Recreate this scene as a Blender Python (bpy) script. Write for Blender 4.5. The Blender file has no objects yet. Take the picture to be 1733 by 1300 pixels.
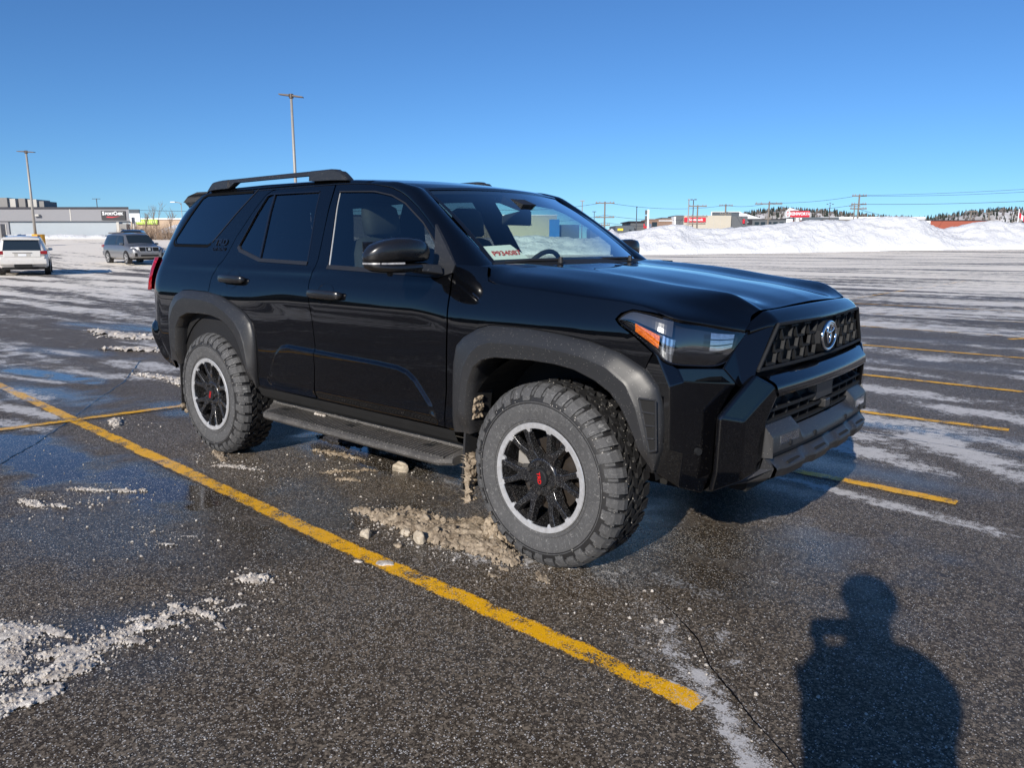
import bpy, bmesh, math, random
import numpy as np
from mathutils import Vector, Matrix, noise
from mathutils.geometry import delaunay_2d_cdt
R = math.radians
S = bpy.context.scene
COL = S.collection

# ------------------------------------------------------------------ camera
CAM = Vector((4.814, -3.410, 1.418)); YAW = R(130.653); PITCH = -R(10.5726)
cd = bpy.data.cameras.new('camera'); cam = bpy.data.objects.new('camera', cd); COL.objects.link(cam)
FW = Vector((math.cos(YAW), math.sin(YAW), 0)); RT = Vector((math.sin(YAW), -math.cos(YAW), 0))
cam.location = CAM
cam.rotation_euler = (R(90) + PITCH, 0, YAW - R(90))
cd.sensor_width = 36; cd.lens = 1276.14 / 1733 * 36; cd.clip_start = 0.02; cd.clip_end = 6000
S.camera = cam

# ------------------------------------------------------------------ light
SUN_EL = R(26.0); SUN_AZ = math.atan2(-2.788, .817)      # direction towards the sun, in the xy plane
sv = Vector((math.cos(SUN_AZ) * math.cos(SUN_EL), math.sin(SUN_AZ) * math.cos(SUN_EL), math.sin(SUN_EL)))
sl = bpy.data.lights.new('sun', 'SUN'); so = bpy.data.objects.new('sun', sl); COL.objects.link(so)
sl.energy = 5.0; sl.angle = R(0.53); sl.color = (1.0, .93, .83)
so.rotation_euler = sv.to_track_quat('Z', 'Y').to_euler(); so.location = (0, 0, 60)
W = bpy.data.worlds.new('World'); S.world = W; W.use_nodes = True
wn = W.node_tree; bg = wn.nodes['Background']
sky = wn.nodes.new('ShaderNodeTexSky'); sky.sky_type = 'NISHITA'; sky.sun_disc = False
sky.sun_elevation = SUN_EL; sky.sun_rotation = math.atan2(sv.x, sv.y)
sky.altitude = 1500; sky.air_density = 1.0; sky.dust_density = 0; sky.ozone_density = 6
tint = wn.nodes.new('ShaderNodeMix'); tint.data_type = 'RGBA'; tint.blend_type = 'MULTIPLY'; tint.inputs[0].default_value = 1; tint.inputs[7].default_value = (.57, .78, .93, 1)
wn.links.new(sky.outputs[0], tint.inputs[6]); wn.links.new(tint.outputs[2], bg.inputs[0]); bg.inputs[1].default_value = 0.12
S.view_settings.view_transform = 'Standard'; S.view_settings.look = 'None'
S.view_settings.exposure = 0.08; S.view_settings.gamma = 1
S.cycles.max_bounces = 8; S.cycles.transparent_max_bounces = 16; S.cycles.use_denoising = True
S.cycles.sample_clamp_indirect = 6

# ------------------------------------------------------------------ tagging helpers
def tag(o, label=None, cat=None, group=None, kind=None):
    if label: o['label'] = label
    if cat: o['category'] = cat
    if group: o['group'] = group
    if kind: o['kind'] = kind
    return o
def empty(name, loc=(0, 0, 0), rz=0, parent=None):
    o = bpy.data.objects.new(name, None); COL.objects.link(o); o.location = loc
    o.rotation_euler = (0, 0, rz); o.parent = parent; o.empty_display_size = .1
    return o
def link(name, me, mat, parent=None, smooth=False, loc=None):
    o = bpy.data.objects.new(name, me); COL.objects.link(o)
    if mat is not None:
        for m in (mat if isinstance(mat, (list, tuple)) else [mat]): me.materials.append(m)
    if parent is not None: o.parent = parent
    if loc is not None: o.location = loc
    if smooth:
        me.polygons.foreach_set('use_smooth', [True] * len(me.polygons))
    me.update()
    return o
def mesh(name, vs, fs, mat, parent=None, smooth=False, loc=None, mi=None):
    me = bpy.data.meshes.new(name); me.from_pydata([tuple(map(float, v)) for v in vs], [], [tuple(int(i) for i in f) for f in fs])
    if mi is not None: me.polygons.foreach_set('material_index', mi)
    return link(name, me, mat, parent, smooth, loc)
def copy_tree(o, parent=None):
    c = o.copy(); COL.objects.link(c)
    if parent is not None: c.parent = parent
    for ch in list(o.children): copy_tree(ch, c)
    return c
def bevel(o, w, seg=2, ang=30):
    m = o.modifiers.new('b', 'BEVEL'); m.width = w; m.segments = seg; m.limit_method = 'ANGLE'; m.angle_limit = R(ang)
    m.harden_normals = True
    o.data.polygons.foreach_set('use_smooth', [True] * len(o.data.polygons))
    return o

class MB:
    """collects verts and faces for one mesh"""
    def __init__(s): s.v = []; s.f = []; s.m = []
    def add(s, vs, fs, mi=0):
        n = len(s.v); s.v += [tuple(v) for v in vs]; s.f += [tuple(n + i for i in f) for f in fs]; s.m += [mi] * len(fs); return s
    def box(s, x0, x1, y0, y1, z0, z1, mi=0, M=None):
        vs = [(x, y, z) for x in (x0, x1) for y in (y0, y1) for z in (z0, z1)]
        if M is not None: vs = [tuple(M @ Vector(v)) for v in vs]
        return s.add(vs, [(0, 1, 3, 2), (4, 6, 7, 5), (0, 4, 5, 1), (2, 3, 7, 6), (0, 2, 6, 4), (1, 5, 7, 3)], mi)
    def hull8(s, a, b, mi=0):
        """a, b: two quads (4 pts each, same order) joined into a prism"""
        return s.add(list(a) + list(b), [(3, 2, 1, 0), (4, 5, 6, 7), (0, 1, 5, 4), (1, 2, 6, 5), (2, 3, 7, 6), (3, 0, 4, 7)], mi)
    def tube(s, pts, r, n=8, cap=True, mi=0):
        pts = [Vector(p) for p in pts]; rs = r if isinstance(r, (list, tuple)) else [r] * len(pts)
        base = len(s.v); prev = None
        for i, p in enumerate(pts):
            d = (pts[min(i + 1, len(pts) - 1)] - pts[max(i - 1, 0)]).normalized()
            a = Vector((0, 0, 1)) if abs(d.z) < .9 else Vector((1, 0, 0))
            if prev is not None: a = prev
            u = (a - d * a.dot(d)).normalized(); w = d.cross(u); prev = u
            for k in range(n):
                t = 2 * math.pi * k / n; s.v.append(tuple(p + (u * math.cos(t) + w * math.sin(t)) * rs[i]))
        for i in range(len(pts) - 1):
            for k in range(n):
                a, b = base + i * n + k, base + i * n + (k + 1) % n; s.f.append((a, b, b + n, a + n)); s.m.append(mi)
        if cap:
            s.f.append(tuple(base + k for k in range(n))[::-1]); s.f.append(tuple(base + (len(pts) - 1) * n + k for k in range(n))); s.m += [mi, mi]
        return s
    def build(s, name, mat, parent=None, smooth=False, loc=None):
        return mesh(name, s.v, s.f, mat, parent, smooth, loc, s.m if any(s.m) else None)

def grid_faces(nu, nv, flip=False, close=False):
    fs = []
    for i in range(nu - 1):
        for j in range(nv if close else nv - 1):
            a, b, c, d = i * nv + j, i * nv + (j + 1) % nv, (i + 1) * nv + (j + 1) % nv, (i + 1) * nv + j
            fs.append((a, d, c, b) if flip else (a, b, c, d))
    return fs
def grid_mesh(name, P, mat, parent=None, flip=False, smooth=True):
    P = np.asarray(P, float); nu, nv = P.shape[:2]
    return mesh(name, P.reshape(-1, 3), grid_faces(nu, nv, flip), mat, parent, smooth)
def crom(K, n, closed=False):
    """Catmull-Rom through rows of K, n samples in all"""
    K = np.asarray(K, float); m = len(K)
    t = np.linspace(0, m - 1, n); out = []
    for x in t:
        i = min(int(x), m - 2); u = x - i
        p1, p2 = K[i], K[i + 1]; p0 = K[i - 1] if i > 0 else 2 * p1 - p2; p3 = K[i + 2] if i + 2 < m else 2 * p2 - p1
        out.append(.5 * ((2 * p1) + (-p0 + p2) * u + (2 * p0 - 5 * p1 + 4 * p2 - p3) * u * u + (-p0 + 3 * p1 - 3 * p2 + p3) * u ** 3))
    return np.array(out)
def resample(pts, n):
    P = np.asarray(pts, float); d = np.r_[0, np.cumsum(np.linalg.norm(np.diff(P, axis=0), axis=1))]
    t = np.linspace(0, d[-1], n); return np.stack([np.interp(t, d, P[:, k]) for k in range(P.shape[1])], 1)
def smoothstep(a, b, x):
    t = np.clip((x - a) / (b - a), 0, 1); return t * t * (3 - 2 * t)

# numpy value noise
def _h(ix, iy, seed):
    n = (ix.astype(np.int64) * 374761393 + iy.astype(np.int64) * 668265263 + seed * 1442695041) & 0xffffffff
    n = ((n ^ (n >> 13)) * 1274126177) & 0xffffffff
    return ((n ^ (n >> 16)) & 0xffff) / 65535.0
def vnoise(x, y, seed=0):
    xi, yi = np.floor(x), np.floor(y); fx, fy = x - xi, y - yi; fx = fx * fx * (3 - 2 * fx); fy = fy * fy * (3 - 2 * fy)
    a = _h(xi, yi, seed); b = _h(xi + 1, yi, seed); c = _h(xi, yi + 1, seed); d = _h(xi + 1, yi + 1, seed)
    return (a * (1 - fx) + b * fx) * (1 - fy) + (c * (1 - fx) + d * fx) * fy
def fbm(x, y, oct=4, seed=0, gain=.5):
    s = 0; a = 1; t = 0
    for i in range(oct):
        s = s + a * vnoise(x * 2 ** i + 13.7 * i, y * 2 ** i - 7.3 * i, seed + i); t += a; a *= gain
    return s / t

# ------------------------------------------------------------------ materials
class N:
    def __init__(s, name):
        s.m = bpy.data.materials.new(name); s.m.use_nodes = True; s.t = s.m.node_tree
        s.p = s.t.nodes['Principled BSDF']; s.out = s.t.nodes['Material Output']
    def n(s, typ, **kw):
        x = s.t.nodes.new('ShaderNode' + typ)
        for k, v in kw.items():
            if k in ('ins',): continue
            setattr(x, k, v)
        for k, v in kw.get('ins', {}).items():
            if isinstance(v, bpy.types.NodeSocket): s.t.links.new(v, x.inputs[k])
            else: x.inputs[k].default_value = v
        return x
    def l(s, a, b): s.t.links.new(a, b)
    def math(s, op, a, b=None, c=None, clamp=False):
        x = s.t.nodes.new('ShaderNodeMath'); x.operation = op; x.use_clamp = clamp
        for i, v in enumerate((a, b, c)):
            if v is None: continue
            if isinstance(v, bpy.types.NodeSocket): s.t.links.new(v, x.inputs[i])
            else: x.inputs[i].default_value = v
        return x.outputs[0]
    def ramp(s, fac, a, b, va=0.0, vb=1.0):
        x = s.t.nodes.new('ShaderNodeMapRange'); x.clamp = True
        s.t.links.new(fac, x.inputs[0]); x.inputs[1].default_value = a; x.inputs[2].default_value = b
        x.inputs[3].default_value = va; x.inputs[4].default_value = vb; return x.outputs[0]
    def mix(s, fac, a, b):
        x = s.t.nodes.new('ShaderNodeMix'); x.data_type = 'RGBA'
        for i, v in ((0, fac), (6, a), (7, b)):
            if isinstance(v, bpy.types.NodeSocket): s.t.links.new(v, x.inputs[i])
            else: x.inputs[i].default_value = v if i == 0 else (*v, 1) if len(v) == 3 else v
        return x.outputs[2]
    def noise(s, scale, detail=3, rough=.5, vec=None, dim='3D'):
        x = s.t.nodes.new('ShaderNodeTexNoise'); x.inputs['Scale'].default_value = scale; x.inputs['Detail'].default_value = detail
        x.inputs['Roughness'].default_value = rough
        if vec is not None: s.t.links.new(vec, x.inputs['Vector'])
        return x.outputs['Fac']
    def voro(s, scale, vec=None, out='Distance', rnd=1.0, feature='F1'):
        x = s.t.nodes.new('ShaderNodeTexVoronoi'); x.inputs['Scale'].default_value = scale; x.feature = feature
        x.inputs['Randomness'].default_value = rnd
        if vec is not None: s.t.links.new(vec, x.inputs['Vector'])
        return x.outputs[out]
    def pos(s): return s.n('NewGeometry').outputs['Position']
    def obj(s): return s.n('TexCoord').outputs['Object']
    def bump(s, h, strength=.3, dist=.01):
        x = s.t.nodes.new('ShaderNodeBump'); x.inputs['Strength'].default_value = strength; x.inputs['Distance'].default_value = dist
        s.t.links.new(h, x.inputs['Height']); s.t.links.new(x.outputs[0], s.p.inputs['Normal']); return x
    def set(s, **kw):
        names = dict(color='Base Color', rough='Roughness', metal='Metallic', spec='Specular IOR Level', coat='Coat Weight', coatr='Coat Roughness', ior='IOR')
        for k, v in kw.items():
            i = s.p.inputs[names[k]]
            if isinstance(v, bpy.types.NodeSocket): s.t.links.new(v, i)
            elif k == 'color': i.default_value = (*v, 1)
            else: i.default_value = v
        return s
def simple(name, color, rough=.5, metal=0., var=.12, scale=8, **kw):
    m = N(name); f = m.noise(scale, 4, .6, m.obj())
    c1 = tuple(c * (1 - var) for c in color); c2 = tuple(min(1, c * (1 + var)) for c in color)
    m.set(color=m.mix(f, c1, c2), rough=m.ramp(f, .2, .8, rough * .85, min(1, rough * 1.15)), metal=metal, **kw)
    return m.m

M = {}
def grit(m, base, scale, thr, col=(.6, .57, .52), amount=1.0, vec=None):
    """sparse pale salt specks over a base colour"""
    v = vec if vec is not None else m.obj()
    d = m.voro(scale, v); c = m.n('TexVoronoi', ins={'Scale': scale}); m.l(v, c.inputs['Vector'])
    sep = m.n('SeparateColor', ins={'Color': c.outputs['Color']})
    k = m.math('MULTIPLY', m.math('LESS_THAN', d, .28), m.math('GREATER_THAN', sep.outputs[0], thr))
    return m.mix(m.math('MULTIPLY', k, amount), base, col), k
# glossy black paint with road film low down
m = N('black_car_paint'); ob = m.obj(); sx = m.n('SeparateXYZ', ins={0: ob})
film = m.math('MULTIPLY', m.ramp(sx.outputs[2], .85, .45), m.noise(9, 5, .7, ob))
base = m.mix(m.math('MULTIPLY', film, .04), (.0012, .0014, .0022), (.06, .05, .042))
col, k = grit(m, base, 330, .965, vec=ob)
kk = m.math('MULTIPLY', k, m.ramp(sx.outputs[2], 1.0, .5))
m.set(color=m.mix(m.math('MULTIPLY', kk, .22), base, (.5, .48, .44)), rough=.5, coat=1.0, coatr=m.ramp(film, .25, .9, .006, .07), spec=.03); m.p.inputs['Coat IOR'].default_value = 1.62
M['paint'] = m.m
m = N('matte_black_plastic'); ob = m.obj(); f = m.noise(500, 2, .5, ob)
col, k = grit(m, (.022, .023, .025), 420, .975, vec=ob)
sx = m.n('SeparateXYZ', ins={0: ob}); dust = m.math('MULTIPLY', m.ramp(sx.outputs[2], 1.0, .4), m.noise(14, 5, .7, ob))
col = m.mix(m.math('MULTIPLY', dust, .28), col, (.10, .09, .085))
m.set(color=col, rough=.42, spec=.5); m.bump(f, .08, .001); M['plastic'] = m.m
M['black_gloss'] = simple('gloss_black_trim', (.006, .006, .007), .12, coat=.6)
m = N('dusty_step_plastic'); ob = m.obj(); col, k = grit(m, (.060, .058, .056), 160, .80, col=(.55, .52, .48), vec=ob); m.set(color=m.mix(m.math('MULTIPLY', m.ramp(m.noise(9, 5, .7, ob), .35, .65), .6), col, (.13, .12, .11)), rough=.6); M['step'] = m.m
M['dark'] = simple('underbody_black', (.006, .006, .006), .8)
M['grille'] = simple('grille_plastic', (.016, .017, .019), .6, scale=30, spec=.2)
m = N('machined_aluminium'); f = m.noise(40, 5, .7, m.obj()); m.set(color=m.mix(m.ramp(f, .35, .7), (.58, .59, .61), (.40, .40, .40)), metal=.35, rough=m.ramp(f, .3, .7, .28, .5)); M['machined'] = m.m
m = N('wheel_black'); ob = m.obj(); f = m.noise(190, 4, .7, ob)
m.set(color=m.mix(m.ramp(f, .54, .70), (.010, .010, .011), (.16, .16, .16)), rough=.25, coat=.8); M['rimblack'] = m.m
M['satin'] = simple('satin_black_plastic', (.012, .012, .013), .26, coat=.3)
M['chrome'] = simple('chrome', (.82, .83, .85), .06, 1.0, var=.02)
M['steel'] = simple('brake_steel', (.12, .10, .085), .4, .8)
M['redtxt'] = simple('red_lettering', (.65, .01, .012), .4)
# tyre rubber: dusty, with salt scratches
m = N('tyre_rubber'); ob = m.obj()
n1 = m.noise(7, 5, .6, ob); n2 = m.noise(60, 4, .7, ob)
v = m.voro(16, m.n('VectorMath', operation='ADD', ins={0: ob, 1: m.n('TexNoise', ins={'Scale': 14.0}).outputs['Color']}).outputs[0], 'Distance', 1, 'DISTANCE_TO_EDGE')
scr = m.math('MULTIPLY', m.ramp(v, .0, .022, 1, 0), m.ramp(n2, .42, .55))
c = m.mix(n1, (.045, .046, .048), (.105, .105, .107))
so_ = m.n('SeparateXYZ', ins={0: ob}); ang_ = m.math('ARCTAN2', so_.outputs[2], so_.outputs[0]); rad_ = m.math('SQRT', m.math('ADD', m.math('MULTIPLY', so_.outputs[0], so_.outputs[0]), m.math('MULTIPLY', so_.outputs[2], so_.outputs[2])))
cv = m.n('CombineXYZ', ins={0: m.math('MULTIPLY', ang_, 5.0), 1: m.math('MULTIPLY', rad_, 9.0), 2: 0.0}).outputs[0]
def hair(sc, wd, lo):
    nn = m.noise(sc, 2, .5, cv); return m.math('MULTIPLY', m.ramp(m.math('ABSOLUTE', m.math('SUBTRACT', nn, .5)), 0, wd, 1, 0), m.ramp(m.noise(sc * .7 + 3, 3, .6, cv), lo, lo + .08))
hr = m.math('MAXIMUM', hair(2.2, .016, .50), m.math('MULTIPLY', hair(4.0, .018, .56), .6))
c = m.mix(m.math('MULTIPLY', m.ramp(n2, .55, .8), .35), c, (.2, .195, .19))
m.set(color=m.mix(m.math('MAXIMUM', m.math('MULTIPLY', scr, .55), m.math('MULTIPLY', hr, .7)), c, (.30, .30, .295)), rough=.72, spec=.35); m.bump(m.math('ADD', n2, m.noise(220, 2, .5, ob)), .25, .002); M['tyre'] = m.m
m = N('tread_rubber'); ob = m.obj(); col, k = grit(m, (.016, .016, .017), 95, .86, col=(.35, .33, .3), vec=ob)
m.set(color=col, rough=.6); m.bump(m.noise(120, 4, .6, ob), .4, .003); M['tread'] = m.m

def glass(name, tint, gloss_rough=0.0, ior=1.5):
    m = N(name); m.t.nodes.remove(m.p)
    ge = m.n('NewGeometry'); dt = m.n('VectorMath', operation='DOT_PRODUCT', ins={0: ge.outputs['Incoming'], 1: ge.outputs['Normal']}).outputs['Value']
    fz = m.math('ADD', .045, m.math('MULTIPLY', .955, m.math('POWER', m.math('SUBTRACT', 1.0, m.math('ABSOLUTE', dt)), 5.0))); tr = m.n('BsdfTransparent', ins={'Color': (*tint, 1)}); gl = m.n('BsdfGlossy', ins={'Roughness': gloss_rough, 'Color': (1, 1, 1, 1)})
    mx = m.n('MixShader'); m.l(m.math('MULTIPLY', fz, 2.3, clamp=True), mx.inputs[0]); m.l(tr.outputs[0], mx.inputs[1]); m.l(gl.outputs[0], mx.inputs[2])
    m.l(mx.outputs[0], m.out.inputs[0]); return m.m
M['glass'] = glass('clear_glass', (.80, .93, .88))
M['tint'] = glass('privacy_glass', (.16, .17, .18))
M['lens'] = glass('lamp_lens', (.93, .94, .95), .01)
m = N('red_lens'); m.set(color=m.mix(m.ramp(m.voro(60, m.obj()), .1, .5), (.55, .004, .01), (.22, .0, .004)), rough=.12, coat=1.0, coatr=.02); M['redlens'] = m.m
m = N('amber_reflector'); m.set(color=m.mix(m.ramp(m.voro(160, m.obj()), .1, .6), (1.0, .26, .01), (.55, .1, .0)), rough=.18, coat=1.0); M['amber'] = m.m
M['lampblack'] = simple('lamp_housing_black', (.012, .014, .018), .15, coat=.5)
m = N('lamp_reflector'); wv = m.n('TexWave', ins={'Scale': 26.0, 'Distortion': 1.2}); m.l(m.obj(), wv.inputs['Vector']); m.set(color=m.mix(wv.outputs['Fac'], (.25, .27, .29), (.85, .87, .9)), metal=.9, rough=.12); M['reflector'] = m.m
M['fabric'] = simple('seat_fabric', (.02, .021, .024), .85, scale=60)
M['dash'] = simple('dashboard_plastic', (.012, .012, .013), .6, scale=60)
M['headliner'] = simple('headliner', (.22, .22, .21), .9)
M['trim'] = simple('belt_moulding', (.018, .018, .019), .4)
M['paper'] = simple('sticker_paper', (.82, .84, .78), .6, var=.04)
M['redink'] = simple('red_ink', (.55, .06, .05), .6)
M['galv'] = simple('galvanised_steel', (.36, .34, .31), .55, .3)
M['darksteel'] = simple('dark_lamp_metal', (.09, .07, .06), .5, .2)
M['wood'] = simple('weathered_pole_wood', (.20, .175, .15), .85)
M['wire'] = simple('wire_black', (.05, .06, .08), .6)
M['yellowbase'] = simple('yellow_painted_concrete', (.75, .36, .03), .7)
M['led'] = simple('led_optics', (.50, .53, .58), .12, .85, var=.5, scale=70)
# ------------------------------------------------------------------ terrain frame: u = to the right of the view, v = away from the camera
def lot(u, v, z=0.0): return Vector((CAM.x, CAM.y, 0)) + RT * u + FW * v + Vector((0, 0, z))
def terrain(x, y):
    x = np.asarray(x, float); y = np.asarray(y, float)
    dx, dy = x - CAM.x, y - CAM.y; u = dx * RT.x + dy * RT.y; v = dx * FW.x + dy * FW.y
    zl = 2.1 * np.clip((v - 38) / 54, 0, 1.25) ** 1.1 * smoothstep(-5, -30, u)
    zr = .75 * smoothstep(70, 115, v) * smoothstep(15, 65, u)
    far = 2.2 * smoothstep(110, 220, v) * smoothstep(-10, 10, u)
    return zl + zr + far
def tz(u, v): p = lot(u, v); return float(terrain(p.x, p.y))
def axis(lo, hi, c0, c1, step, grow=1.16):
    a = list(np.arange(c0, c1 + 1e-6, step)); s = step
    while a[-1] < hi: s *= grow; a.append(a[-1] + s)
    s = step; b = []
    x = c0
    while x > lo: s *= grow; x -= s; b.append(x)
    return np.array(b[::-1] + a)
gx = axis(-2500, 2500, -4.0, 5.5, .06); gy = axis(-2500, 2500, -4.0, 5.5, .06)
GX, GY = np.meshgrid(gx, gy, indexing='ij'); GZ = terrain(GX, GY)
nu, nv = GX.shape
gm = bpy.data.meshes.new('ground')
vv = np.stack([GX, GY, GZ], -1).reshape(-1, 3)
idx = np.arange(nu * nv).reshape(nu, nv); ff = np.stack([idx[:-1, :-1], idx[1:, :-1], idx[1:, 1:], idx[:-1, 1:]], -1).reshape(-1, 4)
gm.vertices.add(len(vv)); gm.vertices.foreach_set('co', vv.ravel()); gm.loops.add(ff.size); gm.loops.foreach_set('vertex_index', ff.ravel())
gm.polygons.add(len(ff)); gm.polygons.foreach_set('loop_start', np.arange(0, ff.size, 4)); gm.update(calc_edges=True)
def blob(cx, cy, rx, ry, ang, soft=.5):
    c, s = math.cos(R(ang)), math.sin(R(ang)); dx, dy = GX - cx, GY - cy
    a = (dx * c + dy * s) / rx; b = (-dx * s + dy * c) / ry
    d = np.sqrt(a * a + b * b) + 1.5 * (fbm(GX * 5, GY * 5, 5, 5, .62) - .5) * 2 * soft
    return np.clip((1.15 - d) / .8, 0, 1)
# powder smeared over the asphalt: dry salt and packed snow
dust = np.zeros_like(GX)
for a in [(3.42, -.97, .18, .05, -40, .45), (3.66, -1.16, .28, .07, -48, .6), (3.90, -1.37, .30, .07, -42, .75), (4.08, -1.55, .25, .06, -40, .75), (3.74, -.98, .14, .05, -60, .5), (3.86, -1.10, .10, .05, -30, .4), (3.55, -1.22, .25, .08, -40, .35),
          (3.45, 1.02, .75, .07, -8, .9), (3.95, .93, .5, .09, -8, .8), (3.75, 2.55, .8, .26, -35, 1.0), (3.45, 2.0, .5, .2, -20, .9), (3.2, 2.45, .6, .2, -15, .8), (3.0, 3.1, 1.0, .25, 5, .8), (4.2, 2.1, .6, .15, -30, .8), (3.9, 3.9, 1.0, .25, -10, .9), (2.8, 4.5, 1.0, .3, -5, .9),
          (-2.6, -1.35, .8, .12, 10, .9), (-1.95, -1.55, .5, .12, 10, .7), (-4.0, -.2, .9, .14, 12, .8), (-3.4, .05, .8, .10, 12, .7), (-2.7, .25, .8, .1, 0, .8), (2.6, -.95, .5, .22, 20, .5), (3.1, -.8, .35, .2, 0, .3), (3.4, .3, .5, .2, 0, .2)]:
    dust = np.maximum(dust, blob(*a[:5]) * a[5])
_r = random.Random(77)
for _ in range(70):
    _x, _y = _r.uniform(-13, -1.9), _r.uniform(-2.2, 6); dust = np.maximum(dust, blob(_x, _y, _r.uniform(.5, 1.3), _r.uniform(.08, .22), 12 + _r.uniform(-12, 12)) * _r.uniform(.6, 1.0))
for _ in range(60):
    _x, _y = _r.uniform(1.5, 12), _r.uniform(-13, -4.2); dust = np.maximum(dust, blob(_x, _y, _r.uniform(.6, 1.8), _r.uniform(.12, .35), _r.uniform(-25, 25)) * _r.uniform(.7, 1.0))
for _ in range(46):
    _x, _y = _r.uniform(1.0, 7.5), _r.uniform(2.6, 9.5); dust = np.maximum(dust, blob(_x, _y, _r.uniform(.5, 1.4), _r.uniform(.08, .22), _r.uniform(-25, 15)) * _r.uniform(.5, .95))
# wet film and puddles
wet = np.zeros_like(GX)
for a in [(.7, -.15, 1.0, .38, -8, 1.0), (-.9, -1.80, 1.5, .38, 0, 1.0), (.5, -1.55, 1.5, .40, 8, .85), (1.0, -2.0, 1.2, .5, 20, .5), (-3.2, -.95, 1.6, .35, 5, .8), (-4.4, -.55, 1.2, .22, 10, 1.0), (-1.6, -.45, .8, .25, 0, .6), (3.3, .85, .4, .15, 0, .35), (3.4, 1.5, .9, .3, 0, .3),
          (3.3, 2.9, .9, .18, 0, .45), (-8, 2.2, 2.4, .5, 15, .8), (-6, .3, 1.4, .3, 15, .5), (3.1, -.2, 1.2, .5, 20, .45), (1.6, -1.1, .9, .3, 0, .5), (2.0, -2.6, .75, .4, 80, .7), (2.25, -1.0, .75, .38, -10, .7), (3.3, -.6, .8, .35, 10, .4)]:
    wet = np.maximum(wet, blob(*a[:5]) * a[5])
slush = np.zeros_like(GX)
for nm, arr in (('dust', dust), ('wet', wet)):
    at_ = gm.attributes.new(nm, 'FLOAT', 'POINT'); at_.data.foreach_set('value', arr.ravel().astype(np.float32))

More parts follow.
